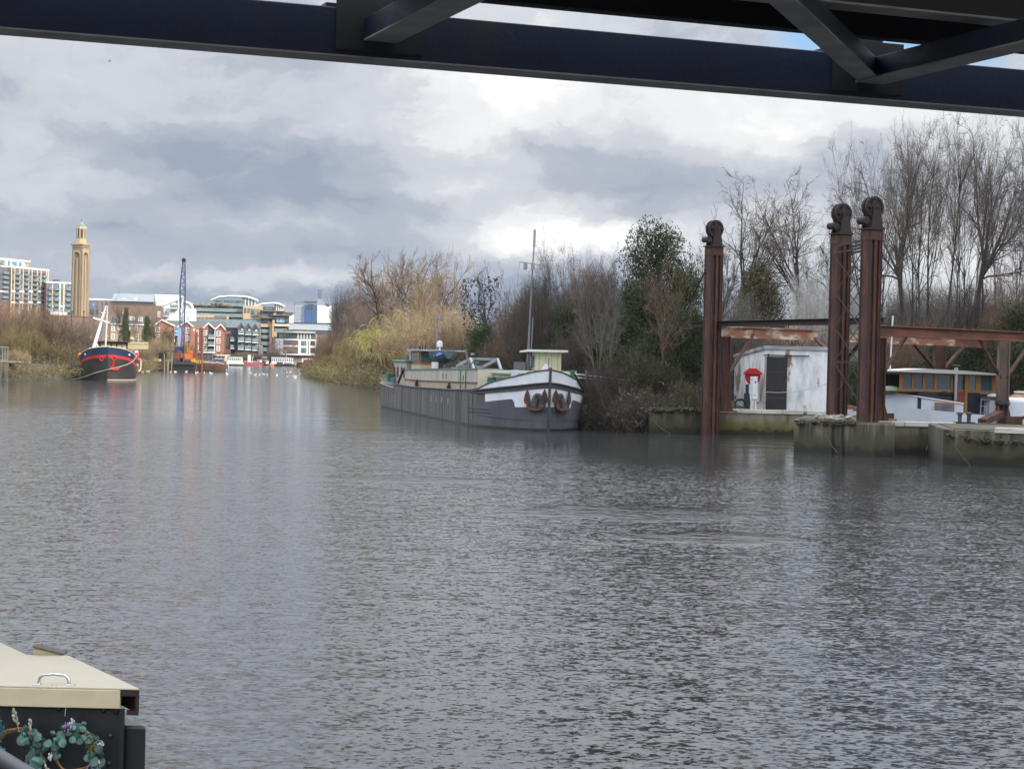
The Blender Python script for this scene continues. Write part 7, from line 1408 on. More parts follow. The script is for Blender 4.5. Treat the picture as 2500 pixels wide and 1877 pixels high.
wreath('twig wreath with teal sprigs and wheat ears at the left edge of the photo', 42, 1832, .092, 8, True, [(-10, 70, 22), (-60, -10, 20)],
       [('wheat', .015, .085, -.25, 1, .105), ('wheat', .055, .075, .12, 1, .07), ('teal', -.06, .065, -.4, .8, .09), ('teal', -.05, .04, -.6, .2, .09), ('teal', -.04, .0, -.7, -.5, .08), ('teal', -.07, .03, .2, -.6, .07), ('white', .05, -.045, .1, -1, .03), ('lavender', .02, -.05, 0, -1, .05), ('wheat', .12, -.03, .45, -1, .06)])
b = MB(); b.tube([P(-60, 1815, 5.2), P(0, 1848, 5.2), P(60, 1885, 5.2), P(200, 1960, 5.2)], .022, 12)
tag(b.build('handrail', pmat('grey_tube', (.085, .088, .095), rough=.45), smooth=True), 'blurred dark grey tube rail crossing the very bottom left corner', 'rail')
# ---------------------------------------------------------------- vegetation
def nrm_(a): return a / np.maximum(1e-9, np.linalg.norm(a, axis=-1, keepdims=True))
class Twigs:
    """collects polylines (n, k+1, 3) with widths (n, k+1) and writes them as tubes or flat ribbons"""
    def __init__(s): s.v = []; s.f = []; s.n = 0
    def ribbons(s, pts, wid, rs):
        n, k, _ = pts.shape; d = nrm_(np.gradient(pts, axis=1)); r = nrm_(rs.normal(size=(n, 1, 3))); sd = nrm_(np.cross(d, np.broadcast_to(r, d.shape))) * wid[..., None] * .5
        v = np.stack([pts - sd, pts + sd], axis=2).reshape(-1, 3); b = s.n + (np.arange(n)[:, None] * k + np.arange(k - 1)[None, :]) * 2
        s.v.append(v); s.f.append(np.stack([b, b + 1, b + 3, b + 2], -1).reshape(-1, 4)); s.n += len(v)
    def tubes(s, pts, rad, m=5):
        n, k, _ = pts.shape; d = nrm_(np.gradient(pts, axis=1)); ref = np.where(np.abs(d[..., 2:3]) > .9, np.array([1., 0, 0]), np.array([0, 0, 1.])); a = nrm_(np.cross(d, ref)); b_ = np.cross(d, a)
        t = np.arange(m) * 2 * np.pi / m; ring = a[:, :, None, :] * np.cos(t)[None, None, :, None] + b_[:, :, None, :] * np.sin(t)[None, None, :, None]
        v = (pts[:, :, None, :] + ring * rad[:, :, None, None]).reshape(-1, 3); base = s.n + (np.arange(n)[:, None, None] * k + np.arange(k - 1)[None, :, None]) * m; j = np.arange(m)[None, None, :]; j2 = (j + 1) % m
        s.f.append(np.stack([base + j, base + j2, base + m + j2, base + m + j], -1).reshape(-1, 4)); s.v.append(v); s.n += len(v)
    def leaves(s, c, size, rs, asp=.55, up=0.0):
        n = len(c); nn = nrm_(rs.normal(size=(n, 3)) + np.array([0, 0, up])); a = nrm_(np.cross(nn, rs.normal(size=(n, 3)))); b_ = np.cross(nn, a); a = a * size[:, None]; b_ = b_ * size[:, None] * asp
        v = np.stack([c - a, c - b_ + nn * size[:, None] * .15, c + a, c + b_ + nn * size[:, None] * .15], 1).reshape(-1, 3); b = s.n + np.arange(n)[:, None] * 4 + np.arange(4)[None, :]; s.v.append(v); s.f.append(b); s.n += 4 * n
    def mesh(s, name):
        v = np.concatenate(s.v).astype(np.float32); f = np.concatenate(s.f).astype(np.int32); me = bpy.data.meshes.new(name)
        me.vertices.add(len(v)); me.vertices.foreach_set('co', v.ravel()); me.loops.add(f.size); me.loops.foreach_set('vertex_index', f.ravel()); me.polygons.add(len(f)); me.polygons.foreach_set('loop_start', np.arange(len(f), dtype=np.int32) * 4)
        me.update(calc_edges=True); me['ext'] = [float(np.percentile(np.abs(v[:, :2]), 97)), float(np.percentile(v[:, 2], 99.7))]; return me
def lines(start, d, ln, k, wig, trop, rs):
    p = [start]; d = nrm_(d); trop = np.asarray(trop, float)
    for i in range(k): d = nrm_(d + rs.normal(size=d.shape) * wig + trop); p.append(p[-1] + d * (ln / k)[:, None])
    return np.stack(p, 1)
def kids(pts, m, t0, t1, ang, jit, ratio, ln, rs, taper=.55):
    n, k, _ = pts.shape; t = rs.uniform(t0, t1, size=(n, m)); x = t * (k - 1); i = np.minimum(k - 2, x.astype(int)); f = (x - i)[..., None]; r = np.arange(n)[:, None]
    p = pts[r, i] * (1 - f) + pts[r, i + 1] * f; d = nrm_(pts[r, i + 1] - pts[r, i]); q = nrm_(np.cross(d, rs.normal(size=d.shape))); a = np.radians(ang + rs.normal(size=(n, m)) * jit)[..., None]
    cd = d * np.cos(a) + q * np.sin(a); cl = ln[:, None] * ratio * (1 - taper * t) * rs.uniform(.7, 1.25, size=(n, m)); return p.reshape(-1, 3), cd.reshape(-1, 3), cl.ravel(), t.ravel()
def taper_w(n, k, w0, w1): return np.broadcast_to(np.linspace(w0, w1, k)[None, :], (n, k)).copy()

def bare_tree(seed, H=12.0, stems=1, spread=38, trunk=.30, r0=.22, m=(9, 7, 7, 5), wig=.11, up=.035, tw=.017, crook=.0, lean=.06):
    """short trunk opening into spreading limbs under a domed outline; limbs as tubes, twigs as ribbons"""
    rs = np.random.RandomState(seed); T = Twigs(); C = Twigs(); n = stems
    st = np.zeros((n, 3)); d = np.tile([0, 0, 1.], (n, 1)); d[:, :2] += rs.normal(size=(n, 2)) * (lean + (.20 if n > 1 else 0)); st[:, :2] = (d[:, :2] * .6 if n > 1 else 0); ln = H * trunk * rs.uniform(1.2, 1.5, n)
    L0 = lines(st, d, ln, 7, wig * .5 + crook * .5, (0, 0, .03), rs); T.tubes(L0, np.stack([r0 * np.linspace(1, .62, 8) * (1 if n == 1 else .7)] * n), 8)
    p, d, l, t = kids(L0, m[0], .62, 1.0, spread, 13, 1, ln, rs, 0); d[:, 2] = np.maximum(d[:, 2], .25); cz = nrm_(d)[:, 2]; l = H * (1 - trunk) * (.55 + .5 * cz) * rs.uniform(.8, 1.05, len(l))
    L1 = lines(p, d, l, 9, wig + crook, (0, 0, up), rs); T.tubes(L1, np.stack([np.linspace(1, .10, 10) * r0 * .42 * rs.uniform(.7, 1.1) for _ in l]), 6)
    p, d, l2, t = kids(L1, m[1], .12, .97, 40, 12, .48, l, rs, .5); L2 = lines(p, d, l2, 6, wig * 1.2 + crook, (0, 0, up), rs); T.tubes(L2, np.stack([np.linspace(1, .2, 7) * q for q in r0 * .17 * (1.1 - .7 * t)]), 4)
    p, d, l3, t = kids(L2, m[2], .10, 1, 38, 13, .50, l2, rs, .35); L3 = lines(p, d, np.maximum(l3, .5), 4, wig * 1.3, (0, 0, up), rs); C.ribbons(L3, taper_w(len(L3), 5, tw * 2.0, tw), rs)
    p, d, l4, t = kids(L3, m[3], .08, 1, 36, 14, .62, np.maximum(l3, .5), rs, .3); L4 = lines(p, d, np.maximum(l4, .35), 3, wig * 1.4, (0, 0, up * 1.2), rs); C.ribbons(L4, taper_w(len(L4), 4, tw * 1.2, tw * .5), rs)
    return T.mesh('trunk'), C.mesh('crown')
def pole_tree(seed, H=16.0, r0=.15, m=(22, 7, 7), tw=.015, first=.40):
    """slender upright stem with steep side branches"""
    rs = np.random.RandomState(seed); T = Twigs(); C = Twigs(); L0 = lines(np.zeros((1, 3)), np.array([[rs.normal() * .05, rs.normal() * .05, 1.]]), np.array([H]), 12, .045, (0, 0, .05), rs); T.tubes(L0, np.stack([r0 * np.linspace(1, .12, 13) ** .9]), 7)
    p, d, l, t = kids(L0, m[0], first, .97, 30, 10, .40, np.array([H]), rs, .62); L1 = lines(p, d, l, 7, .08, (0, 0, .05), rs); T.tubes(L1, np.stack([np.linspace(1, .2, 8) * q for q in r0 * .38 * (1 - .5 * t)]), 4)
    p, d, l2, t = kids(L1, m[1], .12, 1, 34, 12, .48, l, rs, .4); L2 = lines(p, d, l2, 5, .10, (0, 0, .04), rs); C.ribbons(L2, taper_w(len(L2), 6, tw * 1.5, tw * .7), rs)
    p, d, l3, t = kids(L2, m[2], .1, 1, 34, 14, .55, l2, rs, .35); L3 = lines(p, d, np.maximum(l3, .4), 3, .13, (0, 0, .04), rs); C.ribbons(L3, taper_w(len(L3), 4, tw, tw * .45), rs)
    return T.mesh('trunk'), C.mesh('crown')
def thicket(seed, R=3.0, H=4.0, n=230, m=(10, 6), tw=.022, wig=.20, droop=0.0, upright=.75, leafn=0, leafs=.10, sw=.04):
    """dome of arching stems from many roots, with side twigs; optional leaves"""
    rs = np.random.RandomState(seed); C = Twigs(); a = rs.uniform(0, 6.283, n); r = R * .62 * np.sqrt(rs.uniform(0, 1, n)); st = np.stack([r * np.cos(a), r * np.sin(a), np.zeros(n) - .1], 1)
    out = np.stack([np.cos(a), np.sin(a), np.zeros(n)], 1) * (r / R)[:, None]; d = out * (1.3 - upright * .7) + np.array([0, 0, upright]) + rs.normal(size=(n, 3)) * .26
    ln = H * np.sqrt(np.maximum(.16, 1 - (r / R) ** 2)) * rs.uniform(.60, 1.0, n); L0 = lines(st, d, ln, 7, wig * .6, (0, 0, .03 - droop), rs); C.ribbons(L0, taper_w(n, 8, sw, tw * .8), rs)
    p, d, l1, t = kids(L0, m[0], .15, 1, 46, 18, .36, ln, rs, .4); L1 = lines(p, d, np.maximum(.3, l1), 4, wig, (0, 0, .05 - droop * 2), rs); C.ribbons(L1, taper_w(len(L1), 5, tw, tw * .7), rs)
    p, d, l2, t = kids(L1, m[1], .1, 1, 46, 18, .55, np.maximum(.3, l1), rs, .3); L2 = lines(p, d, np.maximum(.2, l2), 3, wig * 1.2, (0, 0, .04 - droop * 3), rs); C.ribbons(L2, taper_w(len(L2), 4, tw * .8, tw * .4), rs)
    if leafn:
        F = Twigs(); q = L2.reshape(-1, 3); q = q[q[:, 2] > .1]; q = q[rs.randint(0, len(q), leafn)] + rs.normal(size=(leafn, 3)) * .06; F.leaves(q, rs.uniform(.5, 1.2, leafn) * leafs, rs); return C.mesh('stems'), F.mesh('foliage')
    return C.mesh('stems'), None
def willow(seed, R=5.0, H=9.0, n=34, strands=44):
    """domed crown of arching limbs hung with long drooping twigs"""
    rs = np.random.RandomState(seed); T = Twigs(); C = Twigs(); L0 = lines(np.zeros((3, 3)) + rs.normal(size=(3, 3)) * [.2, .2, 0], np.array([[.2, .1, 1], [-.25, .1, 1], [0, -.25, 1.]]), np.full(3, H * .6), 6, .10, (0, 0, .04), rs); T.tubes(L0, np.stack([np.linspace(.25, .10, 7)] * 3), 6)
    p, d, l, t = kids(L0, n // 3, .3, 1, 48, 14, .95, np.full(3, H * .6), rs, .3); L1 = lines(p, d, l, 7, .12, (0, 0, -.06), rs); T.tubes(L1, taper_w(len(L1), 8, .09, .015), 4)
    p, d, l2, t = kids(L1, strands, .2, 1, 65, 25, .55, l, rs, .2); d[:, 2] = np.abs(d[:, 2]) * .5; ln = np.minimum(np.maximum(p[:, 2] - rs.uniform(-.1, 2.4, len(p)), .4), H * .62) * rs.uniform(.4, 1, len(p)); L2 = lines(p, d, ln, 8, .07, (0, 0, -.36), rs); L2[..., 2] = np.maximum(L2[..., 2], .02); C.ribbons(L2, taper_w(len(L2), 9, .035, .022), rs)
    return T.mesh('trunk'), C.mesh('crown')
def evergreen(seed, R=3.0, H=8.0, cone=.5, nleaf=20000, size=.105, low=.05, twigs=300, clumps=190, up=.3):
    """leafy crown built of many clumps on twigs round a stem, ragged at the edge"""
    rs = np.random.RandomState(seed); T = Twigs(); F = Twigs(); L0 = lines(np.zeros((1, 3)), np.array([[0, 0, 1.]]), np.array([H * .95]), 8, .05, (0, 0, .03), rs); T.tubes(L0, np.stack([np.linspace(.2, .02, 9)]), 6)
    h = low + (1 - low) * rs.uniform(0, 1, clumps) ** .9; prof = np.where(h < .35, .75 + .25 * h / .35, 1 - (h - .35) / .65 * (1 - .12) * (1 if cone > .5 else .85)) ** (1.0 if cone > .5 else .6); a = rs.uniform(0, 6.283, clumps); r = R * prof * rs.uniform(.10, 1.0, clumps) ** .5 * rs.uniform(.78, 1.08, clumps)
    c = np.stack([r * np.cos(a), r * np.sin(a), h * H * .97], 1); st = np.stack([c[:, 0] * .05, c[:, 1] * .05, np.maximum(.1, c[:, 2] - r * .55)], 1); dv = c - st; ln = np.linalg.norm(dv, axis=1); Lb = lines(st, dv, ln, 4, .06, (0, 0, .02), rs); T.tubes(Lb, taper_w(clumps, 5, .035, .012), 4)
    i = rs.randint(0, clumps, nleaf); sp = R * .16 * rs.uniform(.7, 1.4, clumps); nv = rs.normal(size=(nleaf, 3)); nv /= np.maximum(1, np.linalg.norm(nv, axis=1, keepdims=True) / 1.5); q = Lb[i, -1] + nv * sp[i][:, None] * np.array([1, 1, .8]) + np.array([0, 0, 1]) * np.abs(nv[:, :1]) * sp[i][:, None] * up; F.leaves(q[q[:, 2] > .05], (rs.uniform(.5, 1.15, nleaf) * size)[q[:, 2] > .05], rs, .45)
    if twigs:
        j = rs.randint(0, clumps, twigs); Lt = lines(Lb[j, -1], dv[j] / ln[j][:, None] + [0, 0, .5], rs.uniform(.4, 1.1, twigs), 3, .12, (0, 0, .1), rs); T.ribbons(Lt, taper_w(twigs, 4, .022, .012), rs)
    return T.mesh('trunk'), F.mesh('crown')

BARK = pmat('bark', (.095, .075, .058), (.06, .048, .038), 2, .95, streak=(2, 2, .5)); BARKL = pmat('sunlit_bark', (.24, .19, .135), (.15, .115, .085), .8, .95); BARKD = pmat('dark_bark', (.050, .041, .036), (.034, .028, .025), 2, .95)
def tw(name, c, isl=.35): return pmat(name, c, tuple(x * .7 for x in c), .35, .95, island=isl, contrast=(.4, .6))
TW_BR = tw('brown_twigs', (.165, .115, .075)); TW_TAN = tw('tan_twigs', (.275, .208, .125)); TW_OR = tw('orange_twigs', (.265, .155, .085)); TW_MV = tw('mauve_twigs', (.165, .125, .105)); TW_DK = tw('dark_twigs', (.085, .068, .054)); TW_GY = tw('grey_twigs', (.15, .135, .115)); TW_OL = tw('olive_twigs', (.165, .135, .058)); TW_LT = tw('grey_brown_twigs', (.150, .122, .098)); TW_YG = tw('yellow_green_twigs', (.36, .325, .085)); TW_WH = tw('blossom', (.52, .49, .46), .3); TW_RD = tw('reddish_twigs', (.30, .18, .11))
LF_DK = pmat('dark_evergreen_leaf', (.034, .044, .020), (.055, .064, .028), 1.2, .8, island=.5, spec=.15); LF_GR = pmat('green_leaf', (.055, .075, .026), (.085, .095, .035), 1.0, .8, island=.5, spec=.15); LF_OL = pmat('olive_leaf', (.085, .080, .028), (.13, .105, .035), 1.0, .7, island=.45); LF_IV = pmat('ivy_leaf', (.032, .055, .022), (.055, .085, .03), 1.4, .7, island=.5, spec=.2)
LF_YEW = pmat('bronze_green_leaf', (.060, .058, .024), (.095, .080, .032), .9, .7, island=.45); LF_POD = pmat('dry_pods', (.055, .035, .022), (.08, .05, .03), 3, .9, island=.4)

V = dict(oakA=bare_tree(11, spread=52, m=(9, 8, 8, 6), trunk=.40, r0=.36, up=.05), oakB=bare_tree(12, spread=44, wig=.14, crook=.10, m=(7, 8, 8, 6), trunk=.46, r0=.34), oakC=bare_tree(13, spread=40, crook=.07, m=(5, 8, 8, 6), stems=2, trunk=.44, r0=.30), fan=bare_tree(14, spread=26, wig=.07, stems=4, m=(5, 8, 6, 4), trunk=.30, up=.05, r0=.12, tw=.015),
         crown=bare_tree(15, spread=40, wig=.10, m=(9, 9, 7, 6), trunk=.50, tw=.013, up=.015, r0=.19), crookB=bare_tree(16, spread=46, wig=.15, crook=.14, m=(8, 7, 5, 4), trunk=.40, r0=.24, tw=.022), sapling=bare_tree(17, H=8, spread=30, wig=.08, m=(10, 8, 6, 3), trunk=.34, r0=.10, tw=.013), vase=bare_tree(18, H=14, spread=22, wig=.06, stems=4, m=(5, 9, 6, 5), trunk=.40, up=.02, r0=.12, tw=.012),
         thT=thicket(36, R=3.0, H=6.0, n=240, upright=.85, wig=.18), evW=evergreen(55, R=3.2, H=7.5, cone=.4, nleaf=24000, size=.085, clumps=260, twigs=900, up=.6),
         poleA=pole_tree(21), poleB=pole_tree(22, m=(26, 7, 6)), poleC=pole_tree(23, first=.46, m=(20, 8, 6)), brush=thicket(31, R=2.0, H=6.0, n=260, m=(10, 5), upright=1.15, wig=.11),
         thA=thicket(32), thB=thicket(33, R=3.2, H=3.4, n=240, wig=.26, upright=.6), thC=thicket(34, R=3, H=3.6, n=170, m=(8, 4), leafn=9000, leafs=.085, wig=.22), bramble=thicket(35, R=3, H=2.0, n=260, wig=.34, upright=.5, droop=.06, m=(8, 5), leafn=2600, leafs=.07),
         wilA=willow(41), wilB=willow(42, R=5.5, H=7, strands=56), evA=evergreen(51), evB=evergreen(52, R=3.4, H=7, cone=.4), evT=evergreen(53, R=2.6, H=9, cone=.7, nleaf=30000, size=.10, clumps=260, twigs=500), evC=evergreen(54, R=3, H=7, cone=.8, nleaf=26000, size=.08, clumps=280, twigs=1500, up=.9))
def plant(kind, name, label, cat, u, Y, vtop, width_px, m0, m1, zb=1.2, group=None, rz=None, seed=0):
    """set a copy of a grown plant at pixel column u and distance Y so that its top reaches row vtop and its crown spans width_px"""
    a, c = V[kind]; x = X(u, Y); H = P(u, vtop, Y).z - zb; ext = [max(e) for e in zip(a['ext'], c['ext'])] if c else list(a['ext']); W = width_px * Y / FPX * {'oakA': 1.25, 'oakB': 1.25, 'oakC': 1.2, 'crown': 1.25, 'vase': 1.15, 'crookB': 1.15}.get(kind, 1)
    root = thing(name, label, cat, (x, Y, zb), random.Random(label).uniform(0, 6.28) if rz is None else rz, group); k = W / (2 * ext[0]); kz = H / ext[1]; root.scale = (k, k, kz)
    pair = ((a, m0), (c, m1)) if c else ((a, m0),)
    for me, mt in pair:
        o = bpy.data.objects.new(me.name, me); COL.objects.link(o); o.parent = root
        if not me.materials: me.materials.append(mt)
        o.material_slots[0].link = 'OBJECT'; o.material_slots[0].material = mt
    return root
T_, B_ = 'tree', 'bush'
# --- island behind the long barge (sunlit)
for a in [
    ('oakA', 'bare_tree', 'broad bare tree at the left of the island with low spreading limbs', T_, 922, 262, 606, 150, BARK, TW_BR), ('oakB', 'bare_tree', 'crooked bare brown tree in the middle of the island skyline', T_, 988, 258, 610, 95, BARK, TW_TAN), ('oakC', 'bare_tree', 'pale twisted twin-stemmed bare tree on the island skyline', T_, 1024, 246, 618, 95, BARKL, TW_TAN), ('crookB', 'bare_tree', 'tall crooked bare tree with a forked trunk at the right of the island skyline', T_, 1078, 240, 600, 110, BARK, TW_TAN),
    ('oakC', 'bare_tree', 'fine-twigged brown tree filling the gap behind the forked trunk', T_, 1060, 285, 628, 120, BARK, TW_BR), ('oakA', 'bare_tree', 'hazy brown tree behind the pale twin-stemmed tree', T_, 962, 300, 622, 120, BARK, TW_BR),
    ('brush', 'bare_tree', 'upright brown brush-like tree at the left tip of the island', T_, 833, 318, 702, 56, BARK, TW_BR), ('brush', 'bare_tree', 'second upright brush-like tree beside the left tip of the island', T_, 862, 310, 716, 60, BARK, TW_MV),
    ('thT', 'scrub', 'mauve-brown scrub below the broad bare tree', B_, 885, 280, 733, 110, TW_MV, None), ('thT', 'scrub', 'dark mauve scrub above the yellow willow', B_, 930, 272, 748, 100, TW_MV, None), ('thB', 'scrub', 'pinkish scrub at the foot of the brush-like trees', B_, 838, 305, 775, 80, TW_MV, None),
    ('thT', 'scrub', 'tall tan scrub left of centre behind the barge wheelhouse', B_, 985, 235, 745, 115, TW_TAN, None), ('thT', 'scrub', 'tall tan scrub under the forked bare tree', B_, 1060, 230, 742, 130, TW_TAN, None), ('thB', 'scrub', 'reddish scrub on the island skyline under the forked tree', B_, 1040, 242, 716, 80, TW_RD, None), ('thT', 'scrub', 'tan scrub at the right end of the sunlit island', B_, 1125, 222, 752, 120, TW_TAN, None), ('thB', 'scrub', 'low tan scrub directly behind the barge mast and chimney', B_, 1030, 208, 775, 130, TW_TAN, None), ('thB', 'scrub', 'brown scrub behind the barge skylight', B_, 1110, 190, 790, 130, TW_BR, None), ('thB', 'scrub', 'tan scrub between the willow and the barge wheelhouse', B_, 968, 214, 790, 110, TW_TAN, None),
    ('wilA', 'willow_tree', 'yellow-green weeping willow at the water edge of the island', 'willow', 938, 226, 764, 150, BARK, TW_YG), ('wilB', 'willow_tree', 'olive drooping willow overhanging the water left of the yellow willow', 'willow', 880, 236, 806, 120, BARK, TW_OL), ('wilB', 'willow_tree', 'low olive-brown willow trailing in the water beside the barge stern', 'willow', 925, 206, 838, 130, BARK, TW_OL), ('wilA', 'willow_tree', 'yellow willow fringe at the left of the island shore', 'willow', 862, 255, 800, 70, BARK, TW_YG),
    ('thB', 'bush', 'orange-brown bush at the left shore of the island', B_, 828, 285, 815, 86, TW_OR, None), ('thB', 'bush', 'low olive bush at the water edge on the island tip', B_, 818, 262, 862, 90, TW_OL, None), ('thB', 'bush', 'low brown bush dipping into the water by the yellow willow', B_, 880, 218, 880, 90, TW_OL, None), ('thB', 'bush', 'rusty bush behind the orange-brown shore bush', B_, 800, 312, 842, 60, TW_OR, None),
    ('crookB', 'pod_tree', 'dark gnarled bare tree hung with dry seed pods', T_, 1205, 150, 637, 124, BARKD, TW_DK), ('evB', 'ivy_bush', 'dark ivy mound below the gnarled pod tree', B_, 1175, 128, 786, 85, BARKD, LF_IV), ('thA', 'scrub', 'grey-brown scrub right of the ivy mound', B_, 1235, 128, 745, 95, TW_BR, None), ('wilA', 'small_willow', 'small yellow willow glimpsed right of the gnarled pod tree', 'willow', 1272, 205, 716, 70, BARK, TW_YG), ('thT', 'scrub', 'warm brown scrub below the small yellow willow', B_, 1275, 190, 748, 90, TW_TAN, None), ('thB', 'scrub', 'brown scrub behind the barge reed screen', B_, 1215, 118, 822, 110, TW_BR, None),
]: plant(*a)
# pods hung on the gnarled tree
root = [o for o in bpy.data.objects if o.name.startswith('pod_tree') and o.parent is None][0]; rs = np.random.RandomState(5); Tp = Twigs(); c = np.stack([rs.uniform(-2.6, .2, 150), rs.uniform(-1.6, 1.6, 150), rs.uniform(4.2, 8.2, 150)], 1); c = np.repeat(c, 5, 0) + rs.normal(size=(750, 3)) * [.06, .06, .13]; Tp.leaves(c, rs.uniform(.07, .13, 750), rs, .6)
me = Tp.mesh('seed_pods'); me.materials.append(LF_POD); o = bpy.data.objects.new('seed_pods', me); COL.objects.link(o); o.parent = root; o.scale = (1 / root.scale[0], 1 / root.scale[1], 1 / root.scale[2]); o['kind'] = 'stuff'; root.rotation_euler = (0, 0, 0)
